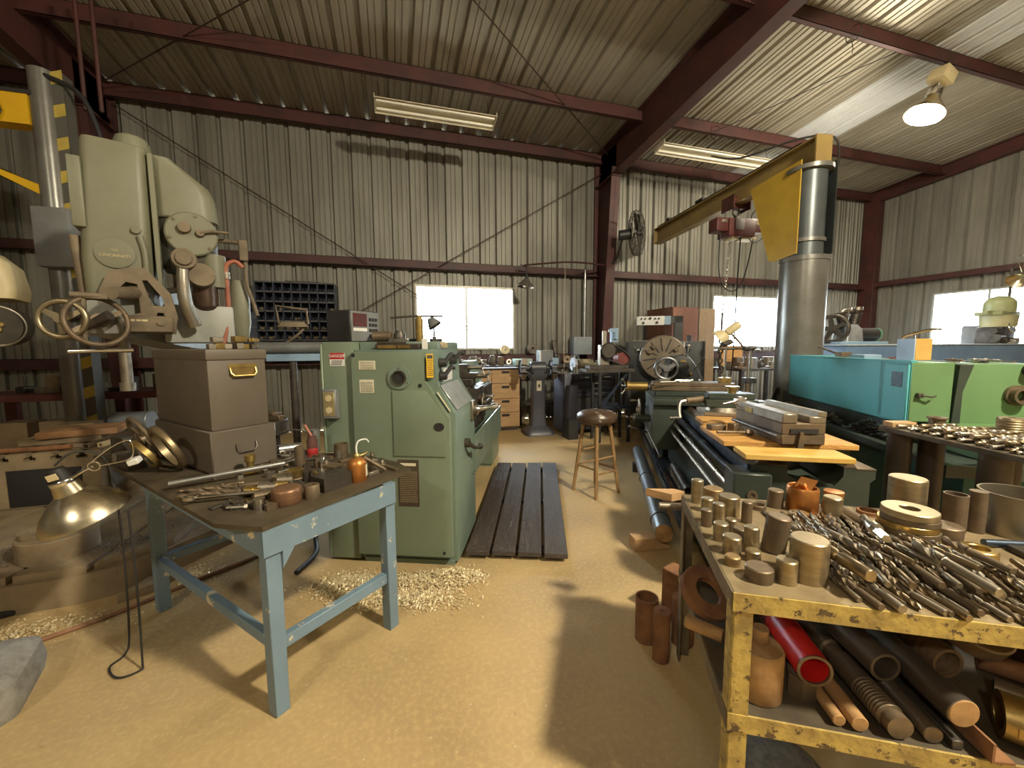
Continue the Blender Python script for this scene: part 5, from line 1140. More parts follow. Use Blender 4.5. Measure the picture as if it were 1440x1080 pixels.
# clutter on the blue table
def tb(name, b, mt, lab, cat, x, y, rz=0.0, z=0.0, group=None):
    return single(name, b, mt, lab, cat, tuple(t1(x, y, z)), T1Z + rz, group)
single('conduit_pipe', B().pipe((0, 0, 0), (.385, -.155, .012), .011, .009, 16), GALV, 'long bright galvanised pipe lying across the front of the blue table', 'pipe', tuple(t1(-.10, .53, .030)), T1Z)
bd = drill_bm(.30, .030, .7, 520); o = bd.obj('twist_drill', DRM[1]); o.location = t1(-.01, .27, .0165); o.rotation_euler = (RZ(T1Z + 52 + 0) @ RX(0)).to_euler(); tag(o, 'thickest twist drill lying by the spanner on the blue table', 'drill bit', 'drills at the table edge')
bd = drill_bm(.26, .024, .7, 520); o = bd.obj('twist_drill', DRM[1]); o.location = t1(.02, .345, .0135); o.rotation_euler = RZ(T1Z + 50).to_euler(); tag(o, 'second twist drill lying behind the thickest one on the blue table', 'drill bit', 'drills at the table edge')
bd = drill_bm(.22, .018, .7, 520); o = bd.obj('twist_drill', DRM[2]); o.location = t1(.0, .40, .0105); o.rotation_euler = RZ(T1Z + 60).to_euler(); tag(o, 'thin twist drill lying under the galvanised pipe', 'drill bit', 'drills at the table edge')
t = thing('spanner', 'long ring spanner lying across the drills at the table corner', 'spanner', tuple(t1(-.115, .285, .026)), T1Z - 43)
b = B(); b.pipe((0, 0, -.006), (0, 0, .006), .022, .013, 12); b.obj('ring_end', STEELB, t)
b = B(); b.box(.02, .28, -.009, .009, -.003, .004, .002); b.obj('shank', STEELB, t)
t = thing('brass_fitting', 'upright brass valve stem in front of the brown box', 'fitting', tuple(t1(.195, .50)), T1Z)
b = B(); b.rev([(.001, 0), (.034, 0), (.036, .006), (.024, .014), (.016, .02), (.016, .05), (.022, .056), (.022, .085), (.014, .09), (.001, .09)], 20, caps=False); b.obj('body', BRASS, t)
b = B(); b.rev([(.001, 0), (.048, 0), (.052, .008), (.052, .050), (.048, .058), (.040, .062), (.001, .062)], 30, caps=False); tb('brown_round', b, M('brown_round_steel', (.24, .13, .07), (.15, .08, .045), sc=3, rough=.42, metal=.5, stretch=(1, 1, 8)), 'thick reddish brown round standing near the front table edge', 'steel bar', .085, -.005)
b = B(); b.rev([(.012, 0), (.028, 0), (.028, .050), (.026, .053), (.012, .053)], 24, closed=True); tb('steel_ring', b, BROWNST, 'dark bushing standing right of the reddish brown round', 'bushing', .163, -.04)
t = thing('vee_block', 'dark drilled steel block in front of the copper oiler', 'block', tuple(t1(.268, -.04)), T1Z + 2)
b = B(); b.frameplate([(0, 0), (.09, 0), (.09, .058), (0, .058)], [[(.05 + .013 * math.cos(2 * PI * k / 16), .03 + .013 * math.sin(2 * PI * k / 16)) for k in range(16)]], -.055, .075, 'x'); b.obj('body', STEELD, t)
B().cyl((-.04, .05, .03), (.07, .05, .03), .0128).obj('bore', BLACK, t)
b = B(); b.cyl((0, 0, 0), (0, 0, .008), .018); b.cyl((0, 0, .008), (0, 0, .035), .006); b.at(T(0, 0, .035) @ RY(25)); b.box(-.003, .003, -.008, .008, 0, .03, .002); b.at(Matrix()); tb('wing_bolt', b, STEELB, 'small wing bolt standing on the drilled block', 'bolt', .27, .06, 20, .0585)
# copper oiler
t = thing('pump_oiler', 'copper-coloured pump oil can with a bent white spout', 'oil can', tuple(t1(.385, -.02)), T1Z - 20)
b = B(); b.rev([(.001, 0), (.038, 0), (.040, .003), (.040, .070), (.037, .085), (.026, .098), (.014, .104), (.012, .115), (.001, .116)], 30, caps=False); b.obj('body', COPPER, t)
b = B(); b.rev([(.015, .100), (.015, .113), (.010, .120), (.001, .121)], 18, caps=False); b.obj('cap', BRASS, t)
b = B(); b.tube([(0, 0, .118), (-.001, 0, .150), (.008, 0, .172), (.026, 0, .178), (.044, 0, .176), (.054, 0, .162)], .0042, 8, 4, .0028); b.obj('spout', WHITE, t)
b = B(); b.tube([(.004, .0, .108), (.03, .0, .112), (.048, .0, .120)], .0045, 8, 3); b.obj('trigger', BRASS, t)
b = B()
for k in range(7):
    pass
b.rings([[(.0408 * math.cos(R(a)), .0408 * math.sin(R(a)), z) for a in (-50, -35, -20, -5, 10)] + [(.0400 * math.cos(R(a)), .0400 * math.sin(R(a)), z) for a in (10, -5, -20, -35, -50)] for z in (.02, .072)]); o = b.obj('label_strip', PAPER, t)
# clamp with a T-bolt
t = thing('toolmaker_clamp', 'small steel clamp with a slanted screw near the right table corner', 'clamp', tuple(t1(.50, .0)), T1Z - 10)
b = B(); b.box(-.02, .02, .015, .045, 0, .058, .003); b.box(-.055, .0, -.03, -.01, 0, .016, .002); b.obj('jaw', STEEL, t)
b = B(); b.cyl((0, .03, .058), (0, .03, .095), .008); b.cyl((0, .03, .068), (0, .03, .078), .016, .016, 6); o = b.obj('screw', STEELB, t)
b = B(); b.cyl((-.045, .01, .075), (.03, -.03, .012), .009); b.sphere((-.047, .011, .077), .011); b.obj('handle', BROWNST, t)
single('round_stock', B().cyl((0, 0, 0), (0, 0, .10), .022, seg=22, b=.002), BROWNST, 'tall brown round standing in the middle of the table clutter', 'steel bar', tuple(t1(.372, .40)))
b = B(); b.rev([(.024, 0), (.034, 0), (.036, .01), (.036, .026), (.024, .03)], 22, closed=True); tb('gear_ring', b, BRASS, 'brass toothed collar in front of the tall brown round', 'collar', .285, .29)
b = B(); b.rev([(.022, 0), (.040, 0), (.040, .024), (.022, .024)], 24, closed=True); tb('spacer_ring', b, RIMM, 'thick notched ring beside the brass toothed collar', 'ring', .215, .27)
tb('steel_block', B().box(-.03, .03, -.045, .045, 0, .032, .003), BROWNST, 'flat brown block behind the drilled block', 'block', .41, .20, 12)
tb('brass_block', B().box(-.025, .025, -.04, .04, 0, .024, .003), BRASS, 'pale brass block under the wing bolt end', 'block', .33, .16, -8)
socks = [(.04, .20, -55, .020, .055, BRASS, 'brass socket lying left of the sockets row'), (.075, .175, -40, .024, .06, STEEL, 'big bright socket in the sockets row'), (.125, .165, -30, .019, .05, BRASS, 'tan socket in the sockets row'), (.16, .20, -35, .024, .055, STEEL, 'brown-bodied socket nearest the notched ring'), (.02, .10, -20, .020, .06, BROWNST, 'dark socket lying by the spanner handle'), (.06, .06, 30, .017, .04, STEEL, 'open bright tube end facing the table edge')]
for x, y, a, r, l, mt, lab in socks:
    b = B(); b.pipe((0, 0, r), (l * .55, 0, r), r, r * .62, 20); b.cyl((l * .55, 0, r), (l, 0, r), r * .8, seg=18); tb('socket', b, mt, lab + ' on the blue table', 'socket', x, y, a, 0, 'sockets on the blue table')
lo = random.Random(9)
small = [('bolt', 'short bolt'), ('nut', 'hex nut'), ('pin', 'dowel pin'), ('strip', 'flat steel strip'), ('collar', 'small collar'), ('stub', 'round stub')]
where = ('by the front edge', 'in the middle of the clutter', 'beside the brown box', 'towards the green lathe', 'near the red-bottomed jar', 'behind the brass collar')
spots = []
for k in range(54):
    for _ in range(60):
        x, y = lo.uniform(-.05, .60), lo.uniform(-.05, 1.05)
        if y > .5 and x > .50: continue
        if -.0 < x < .40 and y > .56: continue
        if x < .03 and y > .45: continue
        if any(abs(x - a) < .037 and abs(y - c) < .037 for a, c in spots) : continue
        if any(math.hypot(x - a, y - c) < q for a, c, q in ((.085, -.005, .075), (.175, -.02, .05), (.30, .0, .10), (.385, -.02, .065), (.50, .01, .07), (.372, .40, .045), (.285, .29, .055), (.215, .27, .06), (.41, .20, .06), (.33, .16, .05), (.195, .50, .05))): continue
        if y < .42 and x < .2: continue
        break
    else: continue
    spots.append((x, y))
for x, y in ((-.03, .12), (.0, .075), (.03, .035), (-.045, .17), (.035, .09), (.0, .02), (-.03, .06), (.02, -.02), (-.06, .11), (.045, .13)): spots.append((x, y))
GC = 'small steel scraps on the blue table'
for k, (x, y) in enumerate(spots):
    kind, lab = small[k % 6]; s = lo.uniform(.8, 1.6); b = B()
    if kind == 'bolt': b.cyl((0, 0, .007 * s), (.04 * s, 0, .007 * s), .004 * s, seg=8); b.cyl((-.008 * s, 0, .007 * s), (0, 0, .007 * s), .0075 * s, .0075 * s, 6)
    elif kind == 'nut': b.pipe((0, 0, 0), (0, 0, .014 * s), .015 * s, .008 * s, 6)
    elif kind == 'pin': b.cyl((-.02, 0, .008 * s), (.03, 0, .008 * s), .008 * s, seg=12)
    elif kind == 'strip': b.box(-.05 * s, .05 * s, -.012, .012, 0, .008 * s, .001)
    elif kind == 'collar': b.pipe((0, 0, 0), (0, 0, .02 * s), .018 * s, .011 * s, 18)
    else: b.cyl((0, 0, 0), (0, 0, .03 * s), .015 * s, seg=16)
    tb({'nut': 'hex_nut', 'pin': 'dowel_pin', 'strip': 'steel_strip', 'collar': 'shaft_collar', 'stub': 'round_stub'}.get(kind, kind), b, (STEEL, BROWNST, STEELD, DRM[2], STEELB)[k % 5], lab + ' lying among the scrap on the blue table', kind if kind != 'stub' else 'steel bar', x, y, lo.uniform(0, 180), 0, lab + 's among the scrap on the blue table')
# chuck behind the box, jar with red bottom, big ring
t = thing('lathe_chuck', 'round dark lathe chuck with jaws on the table behind the brown box', 'chuck', tuple(t1(.51, .98)), T1Z)
b = B(); b.cyl((0, 0, .07), (0, 0, .155), .115, seg=36, b=.004); b.cyl((0, 0, 0), (0, 0, .07), .07); b.obj('body', STEELD, t)
for k in range(4):
    b = B(); b.at(RZ(90 * k + 20)); b.box(.03, .11, -.02, .02, .155, .185, .003); b.box(.03, .07, -.02, .02, .185, .20, .003); b.at(Matrix()); b.obj('jaw', BROWNST, t)
b = B(); b.pipe((-.09, -.075, .095), (-.11, -.10, .095), .022, .014); b.obj('key_hole', STEELD, t)
t = thing('glass_jar', 'jar with a red bottom and a brush standing by the green lathe cabinet', 'jar', tuple(t1(.535, .56)), 0)
b = B(); b.rev([(.001, 0), (.026, 0), (.028, .004), (.028, .035), (.0275, .036)], 20, caps=False); b.obj('red_band', REDP, t)
b = B(); b.rev([(.0275, .036), (.028, .075), (.022, .088), (.022, .105), (.001, .106)], 20, caps=False); b.obj('jar_body', M('dark_red_jar', (.14, .06, .05), (.08, .05, .045), rough=.25), t)
b = B(); b.tube([(0, 0, .10), (-.02, 0, .14), (-.032, 0, .165)], .006, 8); b.obj('brush_handle', M('pink_handle', (.5, .2, .13), rough=.5), t)
b = B(); b.tube([(0, 0, .10), (-.04, .02, .125), (-.11, .05, .135), (-.16, .06, .12)], .004, 6, 4); b.obj('bent_wire', STEEL, t)
tb('steel_tube', B().pipe((0, 0, 0), (0, 0, .125), .026, .022), GALV, 'thin grey tube standing just behind the red-bottomed jar', 'steel tube', .575, .60)
tb('steel_ring', B().pipe((0, 0, 0), (0, 0, .065), .036, .029, 26), BROWNST, 'open brown pipe ring standing near the lathe, behind the oiler', 'steel tube', .60, .40)
tb('steel_tube', B().pipe((0, 0, .025), (.11, 0, .025), .024, .019), GALV, 'short grey tube lying beside the chuck', 'steel tube', .44, .72, -20)

for o in set(bpy.data.objects) - _before:
    if o.parent is None: o.scale = (TS,) * 3
# ------------------------------------------------------------ clamp lamp on the table corner
LP = V((-1.33, 2.08, .83))
t = thing('clamp_lamp', 'spun aluminium clamp lamp with wire guard clip hanging at the blue table corner', 'lamp', tuple(LP), rot=RZ(0) @ RY(-16) @ RX(10))
b = B(); b.rev([(.040, .02), (.046, -.004), (.052, -.030), (.085, -.055), (.125, -.095), (.150, -.140), (.153, -.152), (.150, -.152), (.146, -.139), (.121, -.095), (.082, -.057), (.046, -.03)], 44, caps=False); b.obj('reflector', ALUM, t)
b = B(); b.rev([(.001, .085), (.026, .083), (.030, .07), (.034, .03), (.036, .02), (.001, .02)], 22, caps=False); o = b.obj('socket', BLACK, t)
B().rev([(.041, .012), (.044, .016), (.044, .03), (.041, .034)], 24, caps=False).obj('collar', CHROME, o)
B().box(-.018, .018, -.038, -.033, .045, .072, .001).obj('rating_label', CREAM, o)
b = B(); b.tube([(.04, -.01, .03), (.09, -.01, .045), (.12, 0, .05)], .007, 8); b.obj('swivel', CHROME, t)
b = B(); b.torus((.13, -.015, .05), (0, 1, 0), .020, .0028, 20, 6); b.tube([(.13, -.015, .07), (.21, -.015, .105), (.275, -.015, .118), (.290, -.015, .10), (.275, -.015, .055), (.24, -.015, .035), (.15, -.015, .045)], .0028, 6, 4); b.obj('spring_clip', CHROME, t)
b = B(); b.box(.235, .275, -.02, .02, .005, .03, .003); b.obj('clip_pad', WHITE, t)
b = B(); b.tube([(-1.353, 2.066, .921), (-1.31, 2.09, .965), (-1.25, 2.13, .95), (-1.215, 2.15, .85), (-1.20, 2.15, .5), (-1.21, 2.15, .1), (-1.22, 2.13, .012), (-1.24, 2.06, .008), (-1.17, 1.98, .008), (-1.10, 2.0, .010), (-1.10, 2.02, .05), (-1.11, 2.05, .4), (-1.13, 2.08, .70)], .0042, 8, 6)
single('lamp_cord', b, BLACK, 'black lamp cord looping from the clamp lamp down to the floor', 'cord')
b = B(); b.tube([(-2.6, 2.25, .012), (-1.9, 2.28, .012), (-1.55, 2.42, .012), (-1.32, 2.60, .012), (-1.08, 2.80, .012), (-.9, 2.95, .012), (-.75, 3.15, .012)], .011, 8, 6)
CORDSP = [tuple(v.co[:2]) + (.03,) for v in b.bm.verts]
single('extension_cord', b, M('dusty_orange_cord', (.30, .15, .08), (.2, .1, .055), sc=9, rough=.8), 'dusty orange cord running along the floor past the drill base', 'cord')
b = B(); b.tube([(-.62, 2.62, .017), (-.55, 2.85, .017), (-.58, 3.05, .06), (-.55, 3.25, .30), (-.5, 3.45, .45)], .016, 8, 5); single('air_hose', b, BLACK, 'black hose curving up from the floor behind the blue table', 'hose')

# ------------------------------------------------------------ radial drill
BASEM = M('dusty_base_iron', (.34, .26, .155), (.19, .14, .085), sc=3, rough=.7, metal=.25, bump=.2, bsc=30)
RD = thing('radial_drill', 'big olive radial drill with handwheels and a long T-slotted base', 'drilling machine', (-1.75, 3.42, 0), 20)
def rdl(x, y, z): return RZ(-20) @ (V((x, y, z)) - V((-1.75, 3.42, 0)))
def loop(pts): return [tuple((RZ(-20) @ (V((x, y, 0)) - V((-1.75, 3.42, 0))))[:2]) for x, y in pts]
BW = [(-2.92, 2.62), (-2.0, 2.64), (-1.72, 2.66), (-1.56, 2.71), (-1.42, 2.83), (-1.15, 3.22), (-1.12, 3.4), (-1.35, 4.85), (-2.92, 4.85)]
base = loop(BW)
b = B(); b.prism(base, 0, .16, 'z'); b.obj('base', BASEM, RD)
inner = loop([(-2.95, 2.66), (-1.74, 2.70), (-1.60, 2.75), (-1.47, 2.86), (-1.2, 3.25), (-.82, 4.5), (-.95, 4.85), (-2.95, 4.85)])
b = B()
# top slabs separated by T-slots
import bisect
def strip(x0, x1):
    """slab of the base top between two slot lines (world x shifts slightly with y)"""
    fr = lambda x: 2.66 + max(0, x + 1.74) * .42 + max(0, x + 1.5) * .9
    y0, y1 = fr(x0), fr(x1); k = .03
    return loop([(x0, y0), (x1, y1), (x1 + k * 1.9, 4.6), (x0 + k * 1.9, 4.6)])
xs = [-2.90, -2.62, -2.30, -1.98, -1.66, -1.36]
for i in range(5): b.prism(strip(xs[i] + .014, xs[i + 1] - .014), .155, .205, 'z', .004)
b.obj('slotted_top', BASEM, RD)
b = B(); b.prism(loop([(-1.50, 2.60), (-1.38, 2.66), (-1.30, 2.80), (-1.44, 2.78)]), 0, .05, 'z', .004); b.obj('foot_lug', BASEM, RD)
b = B(); c = rdl(-1.98, 2.64, .02); b.box(c.x - .06, c.x + .06, c.y - .005, c.y + .03, .0, .035, .01); b.obj('fork_slot', BLACK, RD)
# box table with T-slots
bx = B()
prof = [(-2.92, .21), (-2.22, .21), (-2.22, .62)]
x = -2.22
for i in range(4):
    cx = -2.33 - i * .155
    prof += [(cx + .018, .62), (cx + .018, .59), (cx + .035, .59), (cx + .035, .565), (cx - .035, .565), (cx - .035, .59), (cx - .018, .59), (cx - .018, .62)]
prof += [(-2.92, .62)]
bx.at(RZ(-20) @ T(1.75, -3.42, 0)); bx.prism(prof, 3.82, 4.75, 'y', 0); bx.at(Matrix()); o = bx.obj('box_table', BASEM, RD)
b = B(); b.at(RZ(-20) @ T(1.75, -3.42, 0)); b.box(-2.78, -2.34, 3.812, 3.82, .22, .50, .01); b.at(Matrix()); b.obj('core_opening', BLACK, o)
b = B(); b.at(RZ(-20) @ T(1.75, -3.42, 0)); b.prism([(3.9, .30), (4.7, .30), (4.7, .60), (3.9, .55)], -2.215, -2.19, 'x'); b.at(Matrix()); b.obj('side_tray', GREYP, o)
# column and arm
b = B(); c = rdl(-1.78, 4.55, 0); b.cyl((c.x, c.y, .2), (c.x, c.y, 2.2), .17, seg=36); b.cyl((c.x, c.y, .2), (c.x, c.y, .30), .30, seg=36); b.obj('column', CAST, RD)
b = B(); d = (V((c.x, c.y, 0)) - V((.05, .28, 0))).normalized(); p0 = V((.05, .28, 0)); p1 = V((c.x, c.y, 0)); n = V((-d.y, d.x, 0))
def armring(p, z0, z1, w): return [tuple(p + n * w + V((0, 0, z0))), tuple(p - n * w + V((0, 0, z0))), tuple(p - n * w + V((0, 0, z1))), tuple(p + n * w + V((0, 0, z1)))]
b.rings([armring(p0 - d * .45, 1.50, 1.74, .11), armring(p0, 1.44, 1.80, .12), armring(p1, 1.36, 1.98, .14)]); b.obj('arm', M('arm_pale_paint', (.36, .37, .33), (.28, .28, .24), sc=3, rough=.5), RD)
# head
b = B(); hp = [(-.165, .02), (-.165, .42), (.17, .42), (.17, .02), (.14, -.03), (-.13, -.03)]
def rr(x0, x1, y0, y1, z, r=.06, n=5):
    o = []
    for cx, cy, a0 in ((x1 - r, y1 - r, 0), (x0 + r, y1 - r, 90), (x0 + r, y0 + r, 180), (x1 - r, y0 + r, 270)):
        for k in range(n + 1):
            a = R(a0 + 90 * k / n); o.append((cx + r * math.cos(a), cy + r * math.sin(a), z))
    return o
b.rings([rr(-.19, .15, -.05, .40, 1.60), rr(-.20, .155, -.05, .40, 2.0), rr(-.17, .165, -.05, .40, 2.5), rr(-.158, .17, -.05, .40, 2.74), rr(-.15, .163, -.04, .39, 2.765, .05)]); b.obj('head_housing', OLIVE, RD)
b = B(); b.rev([(.10, 2.765), (.10, 2.83), (.085, 2.87), (.05, 2.89), (.001, 2.893)], 28, T(.08, .16, 0), caps=False); b.obj('top_dome', OLIVE, RD)
b = B(); b.box(-.215, -.15, -.06, .3, 2.18, 2.62, .012); b.obj('side_flange', OLIVE, RD)
b = B(); b.rings([rr(.17, .30, .0, .40, 2.74, .05), rr(.17, .30, .0, .40, 2.735, .05), rr(.17, .50, -.02, .42, 2.58, .09), rr(.17, .535, -.02, .42, 2.50, .10), rr(.17, .545, -.02, .42, 2.34, .10), rr(.17, .53, -.01, .41, 2.33, .10)]); b.obj('motor_cover', OLIVE, RD)
b = B(); b.box(.17, .20, -.052, .1, 1.78, 2.73, .004); b.obj('seam_flange', OLIVE, RD)
b = B(); b.rings([rr(.18, .53, .0, .40, 2.33, .1), rr(.18, .53, .0, .40, 2.05, .1), rr(.20, .50, .02, .38, 1.98, .1)]); b.obj('gear_housing', M('dark_gearbox', (.07, .06, .045), (.045, .04, .03), rough=.5), RD)
b = B(); b.rev([(.001, .0), (.12, 0), (.14, .012), (.155, .015), (.155, .05), (.145, .06), (.001, .06)], 40, T(.38, .015, 2.225) @ RX(90), caps=False); o = b.obj('round_cover', OLIVE, RD)
b = B(); b.cyl((.34, -.045, 2.26), (.34, -.085, 2.26), .042, .036, 18); b.cyl((.43, -.045, 2.235), (.43, -.075, 2.235), .030, .024, 16); b.tube([(.43, -.07, 2.235), (.50, -.07, 2.255), (.60, -.06, 2.26)], .010, 8); o2 = b.obj('cover_boss', CAST, o)
for k in range(6):
    a = k * PI / 3 + .3; B().cyl((.38 + .132 * math.cos(a), -.044, 2.225 + .132 * math.sin(a)), (.38 + .132 * math.cos(a), -.054, 2.225 + .132 * math.sin(a)), .011, .011, 6).obj('cover_bolt', CAST, o)
b = B(); b.rev([(.001, 0), (.095, 0), (.10, .006), (.10, .014), (.088, .016), (.001, .017)], 36, T(-.03, -.048, 2.03) @ RX(90) @ Matrix.Diagonal((1, .95, 1, 1)), caps=False); o = b.obj('oval_plate', OLIVE, RD)
text('raised_letters', 'CINCINNATI', .026, CREAM, o, T(-.03, -.066, 2.015) @ FRONT, .001)
text('raised_letters', 'THE', .020, CREAM, o, T(-.03, -.066, 2.05) @ FRONT, .001)
b = B(); b.cyl((.085, -.045, 2.20), (.085, -.075, 2.20), .025); b.tube([(.10, -.06, 2.16), (.12, -.06, 2.05), (.12, -.06, 1.90)], .020, 10, 3); b.obj('oil_pipe', OLIVE, RD)
# lower castings
b = B(); b.cyl((.12, .1, 1.80), (-.02, -.36, 1.74), .052, .035, 20); b.obj('feed_shaft', CAST, RD)
out = [(.02, 1.93), (-.06, 1.90), (-.11, 1.78), (-.12, 1.69), (-.06, 1.69), (-.04, 1.77), (.02, 1.84), (.075, 1.83), (.08, 1.64), (.02, 1.62), (.02, 1.50), (.25, 1.50), (.27, 1.62), (.24, 1.78), (.12, 1.94)]
b = B(); b.frameplate(out, [[(.10, 1.855), (.125, 1.86), (.20, 1.74), (.205, 1.69), (.135, 1.69)], [(.15, 1.60), (.165, 1.645), (.195, 1.645), (.21, 1.60)]], -.14, -.08, 'y'); b.obj('slotted_bracket', CAST, RD)
b = B(); b.box(-.035, .245, -.17, -.13, 1.51, 1.62, .006); b.cyl((.18, -.172, 1.575), (.18, -.182, 1.575), .022, .022, 6); o = b.obj('name_bar', CAST, RD)
b = B()
for i, (w_, x_) in enumerate(((.02, .0), (.03, .035), (.025, .07), (.028, .10))): b.box(x_ - w_ / 2, x_ + w_ / 2, -.1712, -.169, 1.582, 1.594)
b.obj('worn_paint_print', CREAM, o)
b = B(); b.cyl((.33, -.06, 2.03), (.33, -.20, 2.02), .075, .068, 24); b.cyl((.33, -.20, 2.02), (.33, -.215, 2.02), .05, .045); b.obj('lever_hub', CAST, RD)
b = B(); b.tube([(.32, -.15, 1.98), (.315, -.15, 1.85), (.32, -.14, 1.72), (.36, -.10, 1.56)], .034, 12, 4, .045); b.obj('hand_lever', STEEL, RD)
b = B(); b.cyl((.42, -.03, 1.93), (.42, -.12, 1.93), .085, .08, 26); b.cyl((.36, -.08, 1.95), (.48, -.08, 1.91), .02); b.obj('clutch_disc', CAST, RD)
b = B(); b.cyl((.50, .05, 2.10), (.50, .05, 1.86), .075, .075, 26); b.obj('motor_end', OLIVE, RD)
b = B(); b.cyl((.43, .04, 1.98), (.43, .04, 1.72), .085, .08, 26); b.sphere((.43, .04, 1.72), .08, 1, 1, .6); b.obj('pump_body', M('oily_pump', (.12, .075, .05), (.07, .045, .03), rough=.25, metal=.4), RD)
b = B(); b.box(.18, .60, .0, .42, 1.44, 1.72, .02); b.obj('saddle', M('saddle_paint', (.38, .39, .35), (.29, .29, .25), sc=3, rough=.45), RD)
b = B(); b.cyl((-.05, .10, 1.62), (-.05, .10, 1.46), .05); b.cyl((-.05, .10, 1.47), (-.05, .10, 1.16), .034); b.cyl((-.05, .10, 1.16), (-.05, .10, 1.10), .045); b.obj('spindle', STEEL, RD)
handwheel('spoked_handwheel', RD, (-.24, -.35, 1.575), (-.25, -1, .05), .105, .017, M('brassy_wheel', (.36, .30, .19), (.22, .18, .11), sc=6, rough=.35, metal=.8), 3, .26, False)
b = B(); b.cyl((-.22, -.32, 1.577), (-.1, .05, 1.60), .02); b.obj('wheel_shaft', STEELD, RD)
handwheel('feed_wheel', RD, (-.10, -.33, 1.567), (.55, -1, .15), .145, .016, BROWNST, 2, .30, False)
b = B(); b.cyl((-.10, -.33, 1.567), (-.02, .0, 1.60), .03); b.cyl((-.17, -.33, 1.52), (-.03, -.42, 1.60), .022, .03); b.obj('feed_crank', STEELD, RD)
b = B(); b.box(-.20, -.04, -.36, -.33, 1.70, 1.73, .004); b.cyl((-.15, -.34, 1.70), (-.16, -.34, 1.45), .015); b.cyl((-.05, -.34, 1.72), (-.20, -.36, 1.72), .018); b.obj('depth_stop', CAST, RD)
b = B(); b.tube([(-.24, -.30, 1.385), (-.10, -.32, 1.39), (.05, -.32, 1.39)], .015, 10); b.obj('chrome_lever', CHROME, RD)
b = B(); b.cyl((-.23, .05, 2.14), (-.20, .05, 1.62), .028); b.cyl((-.16, .02, 2.0), (-.14, .02, 1.62), .03); b.obj('side_column', CAST, RD)
b = B(); b.tube([(.68, .02, 2.03), (.63, .02, 2.07), (.57, .02, 2.02), (.57, .02, 1.85), (.565, .02, 1.62), (.52, .0, 1.42)], .017, 10, 5); o = b.obj('red_hose', M('red_hose', (.40, .13, .07), (.28, .09, .05), sc=5, rough=.5), RD)
B().cyl((.57, .02, 1.93), (.57, .02, 1.98), .024).obj('hose_clamp', STEEL, o)
b = B(); b.cyl((.52, .05, 2.22), (.68, .03, 2.22), .018); b.box(.66, .72, .0, .06, 2.08, 2.24, .006); b.tube([(.70, .03, 2.08), (.70, .03, 1.9), (.74, .04, 1.75), (.76, .04, 1.66)], .013, 8, 4); b.obj('conduit', CAST, RD)
b = B(); b.rings([rr(.60, .70, .1, .3, 1.48, .04), rr(.58, .72, .08, .32, 1.60, .05), rr(.58, .72, .08, .32, 1.85, .05), rr(.60, .70, .1, .3, 1.94, .03)]); b.obj('arm_motor', OLIVE, RD)

# stock lying on the box table
def bt(name, b, mt, lab, x, y, z, rz=0, cat='steel bar'): return single(name, b, mt, lab, cat, (x, y, z), rz)
bt('steel_plate', B().box(-.40, .10, -.15, .15, 0, .05, .006), BASEM, 'rusty thick plate under the orange-topped one on the drill table', -2.52, 4.30, .6225, 8, 'plate')
bt('steel_plate', B().box(-.33, .16, -.16, .16, 0, .055, .006), M('orange_dust_plate', (.42, .22, .09), (.26, .15, .08), sc=4, rough=.7, metal=.3), 'thick plate with an orange dusty top on the drill table', -2.49, 4.31, .6735, 14, 'plate')
bt('square_tube', B().at(RZ(0)).frameplate([(0, 0), (.04, 0), (.04, .04), (0, .04)], [[(.006, .006), (.034, .006), (.034, .034), (.006, .034)]], 0, .5, 'y'), BROWNST, 'short square tube pointing at the viewer beside the thick plates', -2.345, 3.86, .6225, -4)
bt('square_tube', B().frameplate([(0, 0), (.035, 0), (.035, .035), (0, .035)], [[(.005, .005), (.030, .005), (.030, .030), (.005, .030)]], 0, .3, 'y'), CREAM, 'pale square tube end nearest the right edge of the drill table', -2.275, 3.90, .6225, -4)
b = B(); b.cyl((0, 0, 0), (.32, -.05, .0), .085, .09, 28, .006); single('grey_cylinder', b, M('grey_cylinder_paint', (.30, .33, .35), (.22, .245, .26), sc=4, rough=.35, metal=.4), 'fat grey cylinder lying at the right end of the drill table', 'cylinder', (-2.56, 4.64, .7165), 0)
bt('round_bar', B().cyl((0, 0, .021), (.43, .03, .021), .02), RUST, 'rusty round bar running across the front of the drill table', -2.86, 3.86, .6225)
bt('flat_bar', B().box(0, .48, 0, .05, 0, .016, .002), BASEM, 'rusty flat bar lying behind the rusty round bar', -2.88, 3.96, .6225, 0)
bt('timber', B().box(0, .26, 0, .22, 0, .07, .004), M('old_timber', (.36, .25, .13), (.26, .18, .09), sc=4, rough=.7, stretch=(1, 8, 8)), 'grey-brown timber block at the far left of the drill table', -2.92, 4.50, .6225, 4, 'block')
bt('timber', B().box(0, .25, 0, .19, 0, .03, .004), MATS['old_timber'], 'thin board lying on the timber block', -2.91, 4.505, .694, 6, 'plank')
b = B(); b.rev([(.09, .0), (.17, 0), (.17, .12), (.165, .125), (.09, .125)], 36, closed=True); single('cast_ring', b, BASEM, 'heavy cast ring lying on the drill base under the lamp', 'ring', (-1.93, 2.92, .206))
b = B(); b.rev([(.05, .0), (.10, 0), (.10, .03), (.05, .03)], 30, closed=True); single('cast_ring', b, BASEM, 'smaller ring lying on top of the heavy cast ring', 'ring', (-1.98, 2.90, .332))
tag(chips('metal_turnings', '', [(-1.75, 2.9, .3, .16, 10, .02), (-1.5, 3.05, .10, .35, -25, .015), (-2.3, 2.9, .3, .15, 0, .02)], 1500, CHIPD, 8, base=.2065, spots=[(-1.93, 2.92, .19)]), 'steel turnings scattered over the slotted drill base', 'metal chips', None, 'stuff')
